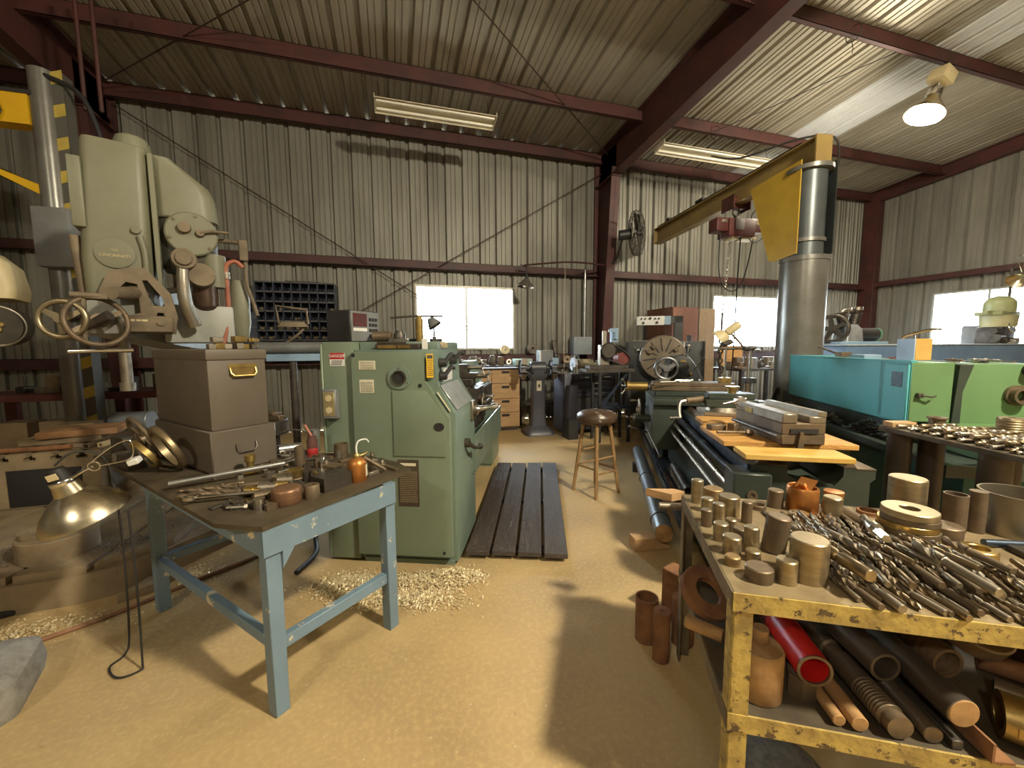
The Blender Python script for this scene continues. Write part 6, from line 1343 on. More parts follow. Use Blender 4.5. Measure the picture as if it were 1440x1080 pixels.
tag(chips('metal_turnings', '', [(-1.9, 2.45, .55, .14, 3, .01), (-1.25, 2.75, .16, .22, -35, .02), (-.85, 3.3, .25, .30, -35, .03), (-2.5, 2.4, .4, .15, 0, .01)], 3600, CHIPM, 9, avoid=[[(x * 1.0 + (.03 if x > -1.7 else 0), y - .03 if y < 3 else y) for x, y in BW]], spots=[(-1.24, 2.48, .075), (-1.41, 2.68, .14)] + [(-2.6 + .02 * i, 2.25 + (.0 if i < 35 else 0), .0) for i in range(3)] + CORDSP), 'pale chips scattered on the floor along the drill base', 'metal chips', None, 'stuff')
b = B(); b.rings([rr(-.16, .16, -.2, .2, 0, .07), rr(-.17, .17, -.21, .21, .05, .08), rr(-.16, .16, -.2, .2, .13, .08), rr(-.11, .11, -.15, .15, .165, .07)]); single('grey_casting', b, M('grey_felt', (.30, .285, .25), (.2, .19, .165), sc=20, rough=.85, bump=.2), 'rounded grey lump on the floor at the near left', 'casting', (-1.63, 1.98, 0), 20)

# second drill head at the far left
t = thing('drill_press', 'cream drill press head with a black louvred opening beyond the handwheels', 'drilling machine', (-2.62, 3.55, 0), 22)
b = B(); b.rings([rr(-.30, .20, -.18, .2, 1.73, .05), rr(-.30, .21, -.18, .2, 1.80, .05), rr(-.30, .19, -.18, .2, 1.95, .07), rr(-.30, .12, -.16, .18, 2.03, .08)]); o = b.obj('belt_cover', CREAM, t)
b = B(); b.box(-.25, .13, -.186, -.17, 1.83, 1.97, .03); b.obj('louvre_opening', BLACK, o)
for k in range(4): B().box(-.24, .11, -.189, -.180, 1.845 + k * .03, 1.852 + k * .03).obj('louvre_slat', BRASS, o)
b = B(); b.box(-.28, .05, -.14, .15, 1.66, 1.73, .01); b.obj('spindle_head', CREAM, t)
b = B(); b.rev([(.001, 0), (.10, .0), (.125, .02), (.125, .16), (.001, .16)], 34, T(.10, -.16, 1.55) @ RZ(-10) @ RX(90) @ T(0, 0, -.16), caps=False); o = b.obj('speed_dial', M('dark_dial', (.075, .065, .05), (.045, .04, .032), rough=.4, metal=.4), t)
b = B(); b.torus((.10, -.165, 1.55), (.17, -1, 0), .128, .009, 36, 8); b.obj('dial_ring', STEEL, o)
b = B(); b.box(.05, .13, -.178, -.165, 1.515, 1.54, .002); b.cyl((.13, -.18, 1.56), (.13, -.165, 1.56), .012); b.obj('dial_pointer', BRASS, o)
b = B(); b.box(-.30, .02, -.10, .15, 1.40, 1.68, .02); b.obj('gearbox', DGREEN, t)
b = B(); b.cyl((-.03, -.05, 1.40), (-.03, -.05, 1.22), .05, .045); b.cyl((-.03, -.05, 1.22), (-.03, -.05, 1.16), .03); b.obj('chuck', CHROME, t)
b = B(); b.cyl((-.66, .02, 0), (-.66, .02, 2.0), .10, seg=28); b.cyl((-.66, .02, 0), (-.66, .02, .06), .20, seg=28); b.box(-.66, -.25, -.06, .1, 1.45, 1.95, .01); b.obj('column', CAST, t)

# striped crane post and yellow arm at the left
t = thing('crane_post', 'grey post with yellow hazard bands carrying a bright yellow arm', 'crane', (-3.0, 5.02, -.126), 0); t.scale = (1.09,) * 3
b = B(); b.cyl((-.05, 0, .1157), (-.05, 0, 3.75), .085, seg=28); b.box(-.10, .10, .0, .09, .1157, 3.75); b.obj('post', PIPEG, t)
b = B(); b.box(.02, .105, -.03, .095, .1157, 3.75); o = b.obj('side_channel', M('dark_channel', (.09, .085, .07), rough=.55), t)
for k in range(13):
    z = .40 + k * .27
    b = B(); b.prism([(.022, z), (.106, z + .03), (.106, z + .13), (.022, z + .10)], -.034, -.029, 'y'); b.obj('hazard_band', M('faded_yellow', (.50, .38, .07), (.38, .28, .05), sc=6, rough=.6), o)
b = B(); b.box(-1.6, -.12, -.07, .07, 3.28, 3.52); b.obj('arm', YELBRT, t)
b = B(); b.prism([(-1.3, 3.30), (-1.2, 3.30), (-.11, 2.72), (-.11, 2.80)], -.05, .05, 'y'); b.obj('brace', YELBRT, t)
b = B(); b.box(-1.6, -.08, -.08, .08, 3.52, 3.55); b.tube([(-.6, -.1, 3.56), (-.3, -.1, 3.40), (-.38, -.1, 3.25), (-.55, -.1, 3.3)], .02, 8, 4); b.obj('cable_tray', DARK, t)
b = B(); b.box(-.13, .13, -.16, .0, 2.10, 2.60, .02); b.obj('control_box', GREYP, t)
b = B(); b.tube([(.0, -.05, 3.7), (.25, -.05, 3.55), (.40, -.05, 3.0), (.50, -.02, 2.6)], .02, 8, 5); b.obj('feed_cable', BLACK, t)
for k, x in enumerate((-2.85, -2.72)):
    b = B(); b.cyl((x, 5.2, 3.75), (x - .03, 5.25, 5.03), .018); struct('hanger_rod' if not k else 'hanger_rod.001', b, RED_OX, 'red hanger rod above the yellow crane arm, the %s of two' % ('left' if not k else 'right'), 'rod')

# red bench at the back left
t = thing('welding_bench', 'dark red steel bench behind the radial drill', 'bench', (-3.05, 5.6, 0), 0)
REDB = M('bench_red', (.16, .035, .03), (.10, .025, .022), sc=3, rough=.55)
B().box(-1.2, 1.25, -.3, .35, .86, .93, .004).obj('bench_top', REDB, t)
for x in (-1.1, -.1, 1.15):
    for y in (-.25, .28): B().box(x - .05, x + .05, y - .04, y + .04, 0, .86, .004).obj('leg', REDB, t)
B().box(-1.15, 1.2, -.24, .3, .30, .34).obj('shelf', REDB, t)
bl = random.Random(31)
for k in range(14):
    x = -4.15 + k * .165; s = bl.uniform(.08, .16); kind = k % 4
    b = B()
    if kind == 0: b.box(-s / 2, s / 2, -.08, .08, 0, s * 1.6, .004)
    elif kind == 1: b.cyl((0, 0, 0), (0, 0, s * 1.4), s * .35)
    elif kind == 2: b.box(-s / 2, s / 2, -.06, .06, 0, s * .7, .006); b.cyl((0, 0, s * .7), (0, 0, s * 1.8), s * .14)
    else: b.rev([(s * .2, 0), (s * .5, 0), (s * .5, s * .4), (s * .2, s * .4)], 20, closed=True)
    single(('machine_block', 'steel_round', 'fixture', 'flange')[kind], b, (DARK, BROWNST, STEELD, CAST)[(k + k // 4) % 4], ('tall dark block', 'brown cylinder', 'fixture with an upright peg', 'thick flange ring')[kind] + (' at the far left end of the red bench', ' left of the crane post on the red bench', ' behind the crane post on the red bench', ' at the right end of the red bench')[k // 4], 'machine part', (x, 5.5 + bl.uniform(-.1, .15), .931), bl.uniform(-20, 20))
for k in range(4):
    single('cardboard_box', B().box(-.14, .14, -.12, .12, 0, .28, .004), M('cardboard', (.40, .29, .17), (.32, .23, .13), sc=4, rough=.8), ('leftmost', 'second', 'third', 'rightmost')[k] + ' cardboard box on the lower shelf of the red bench', 'box', (-3.9 + k * .36, 5.6, .341), 4 * k - 5)
# ------------------------------------------------------------ along the back wall
b = B(); cee(b, XL, XR - .05, D - .03, 1.26, .15, .16); struct('wall_girt.002', b, RED_OX, 'lower red girt under the back wall windows with tools lying on it', 'girt')
# pigeonhole bin rack
t = thing('bin_rack', 'dark blue pigeonhole parts rack hanging on the wall behind the brown box', 'parts rack', (-2.02, 7.08, 1.22), 0)
W_, H_, Dp = 1.13, 1.20, .22
B().box(0, W_, Dp - .006, Dp, 0, H_).obj('back_panel', BINBLU, t)
rows, cols = 8, 9
b = B()
for i in range(rows + 1): z = i * H_ / rows; b.box(0, W_, .0, Dp, z - .012, z + .012)
b.obj('shelf_frame', M('bin_edge_grey', (.085, .085, .09), (.055, .055, .06), sc=8, rough=.5), t)
b = B()
for i in range(cols + 1): x = i * W_ / cols; b.box(x - .006, x + .006, 0, Dp, 0, H_)
b.obj('divider_frame', BINBLU, t)
B().box(-.28, 0, 0, Dp, 0, .72, .003).obj('side_extension', BINBLU, t)
b = B()
for i in range(5): z = .15 * i + .05; b.box(-.285, .0, -.004, .0, z - .012, z + .012)
b.obj('extension_edge', MATS['bin_edge_grey'], t)
rb = random.Random(5)
GB = 'fittings in the bins of the blue rack'
proto = None
for i in range(6):
    for j in range(cols):
        if rb.random() < (.85 if i < 4 else .45):
            x = -2.02 + (j + .5) * W_ / cols + rb.uniform(-.008, .008); z = 1.22 + i * H_ / rows + .0132
            if proto is None:
                b = B(); b.cyl((-.035, 0, .022), (.03, 0, .022), .022, .018, 12); b.cyl((.02, -.01, .022), (.03, -.03, .05), .014, seg=10)
                proto = single('pipe_fitting', b, CAST, 'small metal fitting lying in a bin of the dark blue rack', 'fitting', (x, 7.14, z), 20, GB)
            else: dup(proto, (x, 7.13 + rb.uniform(-.02, .03), z), rb.uniform(0, 180))
for k in range(3):
    single('steel_bar', B().cyl((0, 0, .008), (.5 - .1 * k, .02, .010), .007, seg=8), STEELD, ('long thin bar', 'shorter thin bar', 'thin short rod')[k] + ' lying on top of the dark blue rack', 'steel bar', (-1.6 + .18 * k, 7.10 + .06 * k, 2.433), 3)
t = thing('roller_stand', 'grey roller stand with a white flat top behind the green lathe', 'stand', (-.95, 4.35, 0), 6)
b = B(); b.cyl((0, 0, .03), (0, 0, 1.27), .035); b.box(-.22, .22, -.16, .16, 0, .03, .004); b.obj('post', STEELD, t)
b = B(); b.box(-.22, .26, -.05, .05, 1.27, 1.34, .004); b.obj('flat_top', LBLUE, t)
b = B(); b.pipe((-.30, -.04, 1.40), (.30, -.04, 1.40), .055, .04, 24); b.obj('roller', GREYP, t)
b = B(); b.tube([(-.45, .1, 1.30), (-.1, 0, 1.42), (.05, -.02, 1.52), (.12, 0, 1.60)], .012, 8, 3); b.rings([rr(-.12, .16, -.05, .05, 1.60, .02), rr(-.08, .12, -.04, .04, 1.65, .02)]); b.tube([(-.10, 0, 1.63), (-.12, 0, 1.80), (.14, 0, 1.77), (.15, 0, 1.63)], .012, 8); b.obj('work_arm', CAST, t)
# lattice of the old bench: wood bench under the window
t = thing('work_bench', 'long cluttered bench under the back wall windows', 'bench', (1.6, 6.9, 0), 0)
B().box(-2.2, 1.9, -.25, .2, 1.02, 1.07, .004).obj('bench_top', WOODB, t)
for x in (-2.1, -.8, .5, 1.8):
    for y in (-.22, .15): B().box(x - .04, x + .04, y - .04, y + .04, 0, 1.02).obj('leg', WOODB, t)
B().box(-2.15, 1.85, -.2, .17, .35, .38).obj('lower_shelf', WOODB, t)
rc = random.Random(77)
kinds = ['round_can', 'spur_gear', 'vice', 'bar_end', 'angle_plate', 'coil', 'motor_part']
adj = ('grey', 'dark', 'brown', 'bright')
place = ('under the window edge by the green lathe', 'below the window mullion', 'below the middle of the window', 'under the window corner beside the grinder', 'behind the pedestal grinder', 'beside the grey switch box', 'behind the black tool chest', 'at the column end')
for k in range(24):
    x = -.40 + k * .158
    if 2.02 < x < 2.36 or 2.40 < x < 2.82: continue
    kd = kinds[k % 7]; c = k % 4; b = B(); s = rc.uniform(.7, 1.15)
    if kd == 'round_can': b.rev([(.001, 0), (.06 * s, 0), (.06 * s, .16 * s), (.05 * s, .17 * s), (.001, .17 * s)], 20, caps=False)
    elif kd == 'spur_gear':
        b.at(T(0, 0, .075 * s) @ RX(80)); n = 18; pts = []
        for i in range(n * 2): a = PI * i / n; r = (.068 if i % 2 else .058) * s; pts.append((r * math.cos(a), r * math.sin(a)))
        b.frameplate(pts, [[(.025 * math.cos(2 * PI * i / 12), .025 * math.sin(2 * PI * i / 12)) for i in range(12)]], -.02, .02, 'z'); b.at(Matrix())
    elif kd == 'vice': b.box(-.055, .055, -.08, .08, 0, .08, .004); b.box(-.055, .055, -.08, -.03, .08, .17, .004); b.box(-.055, .055, .02, .06, .08, .17, .004); b.cyl((0, -.14, .05), (0, -.08, .05), .012)
    elif kd == 'bar_end': b.cyl((-.05, 0, .06), (.07, .02, .07), .035 * s, seg=16); b.box(-.07, -.03, -.05, .05, 0, .11, .006)
    elif kd == 'angle_plate': b.box(-.07, .07, -.06, .06, 0, .015); b.box(-.07, .07, .045, .06, .015, .16 * s)
    elif kd == 'coil':
        for q in range(5): b.torus((0, 0, .014 + .02 * q), (0, 0, 1), .055 * s, .012, 22, 6)
    else: b.rings([rr(-.06, .06, -.06, .06, 0, .03), rr(-.06, .06, -.06, .06, .11, .03), rr(-.04, .04, -.04, .04, .17 * s, .02)]); b.cyl((-.07, 0, .06), (-.05, 0, .06), .02)
    single(kd, b, (STEEL, STEELD, BROWNST, STEELB)[c], '%s %s on the long bench %s' % (adj[c], kd.replace('_', ' '), place[k // 3]), kd.replace('_', ' '), (x, 6.80 + rc.uniform(-.08, .06), 1.071), rc.uniform(-25, 25))
for k, (x, r, c, lab) in enumerate(((1.98, .085, CREAM, 'pale grinding wheel leaning on the red girt right of the window'), (2.52, .10, STEELD, 'dark pulley leaning on the red girt near the grinder'))):
    b = B(); b.at(RX(82)); b.rev([(.025, -.02), (r, -.02), (r, .02), (.025, .02)], 30, closed=True); b.at(Matrix())
    single('grinding_wheel', b, c, lab, 'wheel', (x, 7.16, 1.262 + r), 0)
single('green_case', B().box(-.16, .16, -.09, .09, 0, .11, .008), M('pale_green_case', (.36, .44, .38), (.28, .35, .30), sc=4, rough=.5), 'pale green flat case on the bench behind the grinder', 'case', (2.19, 6.76, 1.071) , 4)
t = thing('grey_cabinet', 'small grey cabinet with a pale edge on the bench beside the grinder', 'cabinet', (2.60, 6.72, 1.071), 0)
B().box(-.13, .13, -.09, .09, 0, .26, .006).obj('body', GREYP, t); B().box(-.13, -.105, -.096, -.088, .005, .255).obj('door_edge', WHITE, t); B().box(-.09, .12, -.094, -.09, .02, .24, .002).obj('door', GREYP, t)
t = thing('switch_box', 'grey electrical switch box on the back wall beside the column', 'switch box', (3.50, 7.10, 1.24), 0)
B().box(-.19, .19, -.10, .12, 0, .34, .008).obj('case', M('switch_grey', (.25, .28, .30), (.2, .22, .24), rough=.45), t)
b = B(); b.tube([(.10, .05, .34), (.10, .05, 1.62)], .022, 10); b.obj('conduit', GALV, t)
single('bench_spring', B().rings([rr(-.04, .04, -.04, .04, 0, .02), rr(-.07, .01, -.02, .02, .26, .008)]), STEELD, 'dark tapered iron standing on the red girt by the hanging string', 'casting', (2.98, 7.15, 1.262))
b = B(); b.tube([(2.93, 6.6, 2.86), (2.92, 6.55, 2.2), (2.88, 6.5, 1.5), (2.86, 6.45, .95)], .005, 6, 4); struct('hanging_cord', b, M('pale_cord', (.45, .36, .26), rough=.8), 'pale string hanging in front of the wall left of the column', 'cord')
b = B(); b.tube([(2.3, 7.0, 2.86), (2.93, 6.6, 2.87), (3.5, 6.72, 2.90), (3.92, 6.9, 2.92)], .016, 8, 4); struct('conduit_run', b, RED_OX, 'dusty conduit bowing out from the girt to the column', 'conduit')
# plywood drawer unit
t = thing('drawer_cabinet', 'plywood drawer unit with slot pulls under the window', 'cabinet', (1.02, 6.30, 0), 0)
b = B(); b.box(0, .98, .02, .33, .06, 1.02, .004); b.obj('carcass', WOODC, t)
b = B(); b.box(.02, .96, .05, .31, 0, .06); b.obj('plinth', WOODB, t)
for c in range(2):
    for r_, (z0, z1) in enumerate(((.08, .30), (.315, .53), (.545, .77), (.80, 1.015))):
        o = B().box(.012 + c * .485, .484 + c * .485, 0, .02, z0, z1, .003).obj('drawer', WOODC, t)
        B().box(.18 + c * .485, .31 + c * .485, -.002, .001, z1 - .055, z1 - .015).obj('slot_pull', BLACK, o)
b = B(); b.box(-.01, .99, -.01, .335, 1.02, 1.05, .003); b.obj('cabinet_top', WOODB, t)
# pedestal grinder
PG = M('grinder_blue_grey', (.075, .075, .09), (.05, .05, .06), sc=4, rough=.38)
t = thing('pedestal_grinder', 'dark blue-grey pedestal grinder standing in front of the bench', 'grinder', (2.195, 5.98, 0), -6)
b = B(); b.rings([rr(-.24, .24, -.22, .22, 0, .08), rr(-.23, .23, -.21, .21, .05, .08), rr(-.13, .13, -.11, .11, .14, .05), rr(-.11, .11, -.09, .09, .30, .04), rr(-.10, .10, -.09, .09, .88, .03), rr(-.14, .14, -.11, .11, .92, .03), rr(-.14, .14, -.11, .11, .96, .03)]); b.obj('pedestal', PG, t)
b = B(); b.cyl((-.13, 0, 1.06), (.13, 0, 1.06), .10, seg=28, b=.015); b.box(-.09, .09, -.09, .09, .95, 1.05, .01); b.cyl((-.27, 0, 1.06), (.27, 0, 1.06), .035); b.obj('motor', PG, t)
for x in (-.25, .25):
    b = B(); b.rev([(.03, -.022), (.115, -.022), (.115, .022), (.03, .022)], 32, T(x, 0, 1.06) @ RY(90), closed=True); b.obj('grinding_wheel', STEELD, t)
    b = B(); b.rev([(.12, -.04), (.135, -.04), (.135, .04), (.12, .04)], 32, T(x, 0.01, 1.06) @ RY(90), closed=True); o = b.obj('wheel_guard', PG, t)
    B().box(x - .05, x + .05, -.19, -.12, 1.0, 1.012).obj('tool_rest', STEELB, t)
    B().box(x - .045, x + .045, -.17, -.15, 1.12, 1.22, .002).obj('eye_shield', LBLUE if x > 0 else STEEL, t)
    b = B(); b.cyl((x, -.08, .90), (x, -.12, .97), .04, .05); b.obj('dust_chute', STEEL, t)
o = B().box(-.04, .04, -.096, -.088, .70, .86, .003).obj('switch_plate', M('switch_plate', (.55, .5, .38), (.45, .4, .3), rough=.5), t)
B().rev([(.001, 0), (.016, 0), (.016, .006), (.001, .006)], 18, T(0, -.096, .78) @ RX(90) @ Matrix.Diagonal((1, 1.7, 1, 1)), caps=False).obj('switch', BLACK, o)
b = B(); b.rings([rr(-.14, .0, -.1, .12, .30, .05), rr(-.14, .02, -.1, .12, .55, .05), rr(-.10, .06, -.08, .10, .80, .05)]); o = single('belt_guard', b, M('guard_black', (.04, .04, .05), (.025, .025, .03), rough=.3), 'curved black guard standing between the grinder and the tool chest', 'guard', (2.60, 5.50, -.30))
b = B(); b.rings([rr(-.10, .07, -.12, .14, 0, .03), rr(-.10, .07, -.12, .14, .31, .03)]); o = single('rubber_boot_block', b, DARK, 'low black block under the curved guard', 'block', (2.57, 5.50, 0)); bpy.data.objects['belt_guard'].location.z = .012
# black tool chest on casters with drawers
t = thing('roller_tool_chest', 'black steel tool chest with many drawers behind the stool', 'tool chest', (2.66, 5.62, 0), 0)
TCB = M('tool_chest_black', (.035, .035, .042), (.022, .022, .028), sc=4, rough=.35)
b = B(); b.box(0, .74, .02, .52, .08, .97, .006); b.obj('case', TCB, t)
B().box(-.13, -.006, .06, .50, .05, .97, .01).obj('side_locker', M('locker_grey_violet', (.12, .12, .15), (.085, .085, .105), sc=4, rough=.4), t)
zs = [.10, .24, .36, .46, .60, .68, .76, .86, .955]
for k in range(8):
    if k == 3: continue
    o = B().box(.015, .725, 0, .02, zs[k] + .006, zs[k + 1] - .006, .004).obj('drawer', TCB, t)
    zz = (zs[k] + zs[k + 1]) / 2
    for x in ((.30,) if k not in (7,) else (.12, .50)): B().box(x, x + .14, -.012, 0, zz - .008, zz + .012, .003).obj('handle', STEELB, o)
B().box(.02, .72, .012, .02, .465, .592).obj('open_recess', BLACK, t)
for x in (.06, .68):
    for y in (.08, .46): B().cyl((x - .02, y, .04), (x + .02, y, .04), .04, seg=18).obj('caster', BLACK, t)
for k in range(13):
    x = 2.50 + k * .066; kd = k % 4; b = B(); h = rc.uniform(.04, .13)
    if kd == 0: b.cyl((0, 0, 0), (0, 0, h), .018)
    elif kd == 1: b.box(-.025, .025, -.03, .03, 0, h * .6, .003)
    elif kd == 2: b.cyl((-.04, 0, .018), (.05, .02, .018), .018, .014)
    else: b.pipe((0, 0, 0), (0, 0, h * .8), .022, .014)
    single(('drill_sleeve', 'steel_block', 'arbor', 'steel_bushing')[kd], b, (STEELB, STEEL, STEELD)[k % 3], ('upright bright sleeve', 'small block', 'lying arbor', 'upright bushing')[kd] + ' on the black tool chest, ' + ('at the locker end', 'left of the middle', 'right of the middle', 'by the bench grinder')[min(k // 4, 3)], 'tool', (x, 5.70 + (k % 3) * .05, .972), rc.uniform(0, 180))
t = thing('bench_grinder', 'tan bench grinder with a pale buffing wheel on the black tool chest', 'grinder', (3.05, 6.02, .971), 0)
b = B(); b.box(-.08, .08, -.07, .07, 0, .05, .006); b.cyl((-.13, 0, .13), (.13, 0, .13), .085, seg=24, b=.01); b.cyl((-.22, 0, .13), (.24, 0, .13), .018); b.obj('motor', M('tan_motor', (.32, .27, .16), (.24, .2, .12), rough=.45), t)
b = B(); b.rev([(.02, -.02), (.11, -.02), (.12, 0), (.11, .02), (.02, .02)], 28, T(-.21, 0, .13) @ RY(90), closed=True); b.obj('buffing_wheel', M('pale_buff', (.42, .43, .45), rough=.7), t)
b = B(); b.rev([(.02, -.015), (.07, -.015), (.07, .015), (.02, .015)], 24, T(.22, 0, .13) @ RY(90), closed=True); b.obj('wheel', STEELD, t)
b = B(); b.box(.09, .15, -.02, .02, .2, .235, .004); b.obj('switch_cap', STEELD, t)
# small surface machine with belt, on its iron stand
t = thing('belt_grinder', 'belt driven grinding machine with a red pulley on an iron stand by the column', 'machine', (3.05, 5.20, 0), -8)
for x, y in ((-.22, -.15), (.22, -.15), (-.22, .15), (.22, .15)): B().box(x - .02, x + .02, y - .02, y + .02, 0, 1.02).obj('leg', DARK, t)
b = B(); b.rings([[(-.2, -.16, .55), (-.16, -.16, .55), (-.16, -.15, .55), (-.2, -.15, .55)], [(.16, -.16, 1.0), (.2, -.16, 1.0), (.2, -.15, 1.0), (.16, -.15, 1.0)]]); b.box(-.24, .24, -.17, -.13, .5, .54); b.box(-.24, .24, .13, .17, .5, .54); b.obj('brace', BLUEST, t)
b = B(); b.box(-.42, .30, -.17, .17, 1.02, 1.07, .004); b.box(-.36, .22, -.12, .12, 1.07, 1.12, .004); b.obj('slide_table', STEELD, t)
b = B(); b.box(-.16, -.02, .0, .12, 1.12, 1.42, .006); b.box(-.14, -.08, -.03, 0, 1.25, 1.62, .004); b.obj('upright', STEEL, t)
b = B(); b.rev([(.001, 0), (.115, 0), (.115, .03), (.10, .05), (.001, .05)], 30, T(-.06, -.02, 1.33) @ RX(90), caps=False); b.obj('pulley', STEELD, t)
b = B(); b.rev([(.001, 0), (.10, 0), (.10, .05), (.001, .05)], 28, T(.20, .03, 1.21) @ RX(90), caps=False); b.cyl((.2, .02, 1.21), (.2, .2, 1.21), .085); b.obj('motor_pulley', M('motor_red', (.20, .05, .04), (.13, .04, .03), rough=.45), t)
b = B(); b.tube([(-.10, -.05, 1.22), (.05, -.05, 1.16), (.18, -.05, 1.12), (.28, -.05, 1.20), (.2, -.05, 1.31), (.0, -.05, 1.42), (-.10, -.05, 1.43), (-.17, -.05, 1.33), (-.10, -.05, 1.22)], .012, 6, 3); b.obj('drive_belt', BLACK, t)
b = B(); b.box(.0, .10, -.02, .06, 1.45, 1.66, .006); b.cyl((.05, -.03, 1.5), (.05, -.03, 1.60), .03); b.box(-.05, .1, -.03, .0, 1.60, 1.64); b.obj('spindle_head', LBLUE, t)

# walnut cabinet with a leaning pale board
t = thing('walnut_cabinet', 'tall walnut veneer cabinet standing behind the dark lathe headstock', 'cabinet', (4.98, 6.33, 0), 0)
B().box(0, .58, 0, .78, 0, 2.12, .004).obj('case', WOODW, t)
B().box(.01, .57, -.012, 0, .05, 2.10, .002).obj('door', wood('walnut_door', (.30, .145, .095), (.22, .10, .06), axis='Z', dist=4, rough=.45), t)
single('plywood_sheet', B().box(0, .37, 0, .02, 0, 2.10, .002), WOODL, 'pale plywood sheet standing against the walnut cabinet', 'board', (5.575, 6.31, 0))
# table with flanges behind the dark lathe and its clutter
t = thing('steel_bench', 'low steel bench under the square window carrying flanges', 'bench', (6.75, 6.05, 0), 0)
B().box(-.75, .74, -.35, .45, .93, .97).obj('bench_top', STEELD, t)
for x, y in ((-.7, -.3), (.69, -.3), (-.7, .4), (.69, .4)): B().box(x - .03, x + .03, y - .03, y + .03, 0, .93).obj('leg', STEELD, t)
for k in range(12):
    x = 6.12 + (k % 6) * .25; y = 5.85 + (k // 6) * .30; b = B(); kd = k % 3
    if kd == 0:
        b.rev([(.03, 0), (.11, 0), (.11, .03), (.06, .04), (.06, .12), (.03, .12)], 26, closed=True)
    elif kd == 1: b.rev([(.05, 0), (.10, 0), (.10, .20), (.05, .20)], 24, closed=True)
    else: b.cyl((-.1, 0, .05), (.12, .03, .05), .05, .04, 18); b.torus((0, 0, .12), (0, 1, 0), .05, .014, 18, 6)
    single(('flange', 'collar', 'shackle')[kd], b, (BROWNST, STEEL, STEELD)[(k + k // 3) % 3], ('hubbed flange', 'tall collar', 'lying shackle')[kd] + ' on the low steel bench, ' + ('first from the walnut cabinet in front', 'second pair in front', 'first pair behind', 'second pair behind')[k // 3], 'machine part', (x, y, .971), rc.uniform(0, 180))
single('orange_board', B().box(0, .55, 0, .02, 0, .42, .003), WOODO, 'orange board standing behind the flanges on the low steel bench', 'board', (6.15, 6.36, .971))
for k, (x, l, mt, lab) in enumerate(((6.72, .34, STEELB, 'bright long tool'), (7.28, .30, CREAM, 'pale handled tool'), (7.8, .28, STEEL, 'grey tool'), (8.3, .26, BROWNST, 'brown tool'), (6.2, .26, STEELD, 'dark tool'))):
    b = B(); b.cyl((-l / 2, 0, .03), (l / 2, 0, .03), .014, seg=10); b.cyl((l / 2 - .03, 0, .03), (l / 2 + .08, .0, .03), .028, .02, 12); b.cyl((-l / 2 - .05, 0, .03), (-l / 2, 0, .03), .022, .016, 10)
    single('hand_tool', b, mt, lab + ' lying on the red girt under the square window', 'tool', (x, 7.13, 1.262), rc.uniform(-8, 8))
t = thing('sheared_plate', 'pale blue metal plate with holes leaning by the crane mast', 'plate', (7.72, 5.9, 0), 0)
b = B(); b.at(T(0, 0, 0) @ RX(-10) @ RY(6)); b.box(0, .42, 0, .012, 0, 1.42); b.at(Matrix()); b.obj('plate', M('pale_blue_steel', (.50, .60, .70), (.38, .47, .56), sc=8, rough=.4, metal=.2), t)
b = B()
b.at(T(0, 0, 0) @ RX(-10) @ RY(6))
for x, z in ((.1, 1.3), (.3, 1.25), (.12, 1.1), (.28, .95)): b.cbox((x, -.002, z), (.05, .004, .05))
b.at(Matrix()); b.obj('hole', BLACK, t)
b = B(); b.box(.02, .4, .26, .32, 0, 1.2); b.obj('back_rail', STEELD, t)

# blue tank table with the compressor, and the milling head beyond
t = thing('blue_tank', 'long blue steel tank with a pale top edge behind the teal lathe', 'tank', (5.45, 3.62, 0), 0)
b = B(); b.box(0, 4.3, .0, .50, .25, 1.385, .01); b.obj('body', M('tank_blue', (.16, .26, .42), (.12, .2, .34), sc=2, rough=.4), t)
B().box(-.02, 4.32, -.02, .52, 1.385, 1.405, .004).obj('top_edge', M('tank_top', (.42, .50, .58), (.32, .4, .47), sc=4, rough=.4), t)
for x in (.2, 2.1, 4.1): B().box(x - .05, x + .05, .05, .45, 0, .25).obj('foot', DARK, t)
t = thing('air_compressor', 'two-cylinder air compressor head with a spoked flywheel on the blue tank', 'compressor', (5.82, 3.86, 1.406), -10)
b = B(); b.box(-.28, .42, -.17, .17, 0, .035, .004); o = b.obj('base_plate', LBLUE, t)
b = B(); b.rings([rr(-.14, .12, -.12, .12, .035, .03), rr(-.12, .10, -.11, .11, .20, .03), rr(-.08, .06, -.08, .08, .26, .03)]); b.obj('crankcase', M('crankcase_grey', (.33, .34, .35), (.22, .23, .24), sc=8, rough=.4, metal=.3), t)
for x, ti in ((-.07, -18), (.05, 14)):
    b = B(); b.at(T(x, 0, .22) @ RY(ti))
    for k in range(7): b.cyl((0, 0, .02 + k * .022), (0, 0, .032 + k * .022), .062, seg=18)
    b.cyl((0, 0, 0), (0, 0, .18), .05); b.box(-.055, .055, -.05, .05, .18, .215, .005); b.at(Matrix()); b.obj('cylinder', STEELD, t)
b = B(); b.cyl((.10, 0, .42), (.10, 0, .46), .022); b.rev([(.001, 0), (.06, 0), (.06, .04), (.001, .045)], 20, T(.11, 0, .45), caps=False); b.tube([(-.12, 0, .42), (-.02, .03, .46), (.09, .0, .43)], .014, 8, 4); b.obj('air_filter', STEEL, t)
handwheel('flywheel', t, (-.26, -.02, .20), (-1, -.55, 0), .17, .026, STEELD, 5, .22, False)
b = B(); b.cyl((.12, .0, .13), (.40, 0, .13), .085, seg=24, b=.01); o = b.obj('motor', DARK, t)
b = B(); b.rev([(.001, 0), (.088, 0), (.088, .02), (.001, .022)], 24, T(.40, 0, .13) @ RY(90), caps=False); b.obj('end_bell', M('motor_green', (.12, .26, .17), rough=.45), o)
t = thing('milling_machine', 'olive milling machine head standing before the end wall window', 'milling machine', (10.35, 4.42, 0), 0)
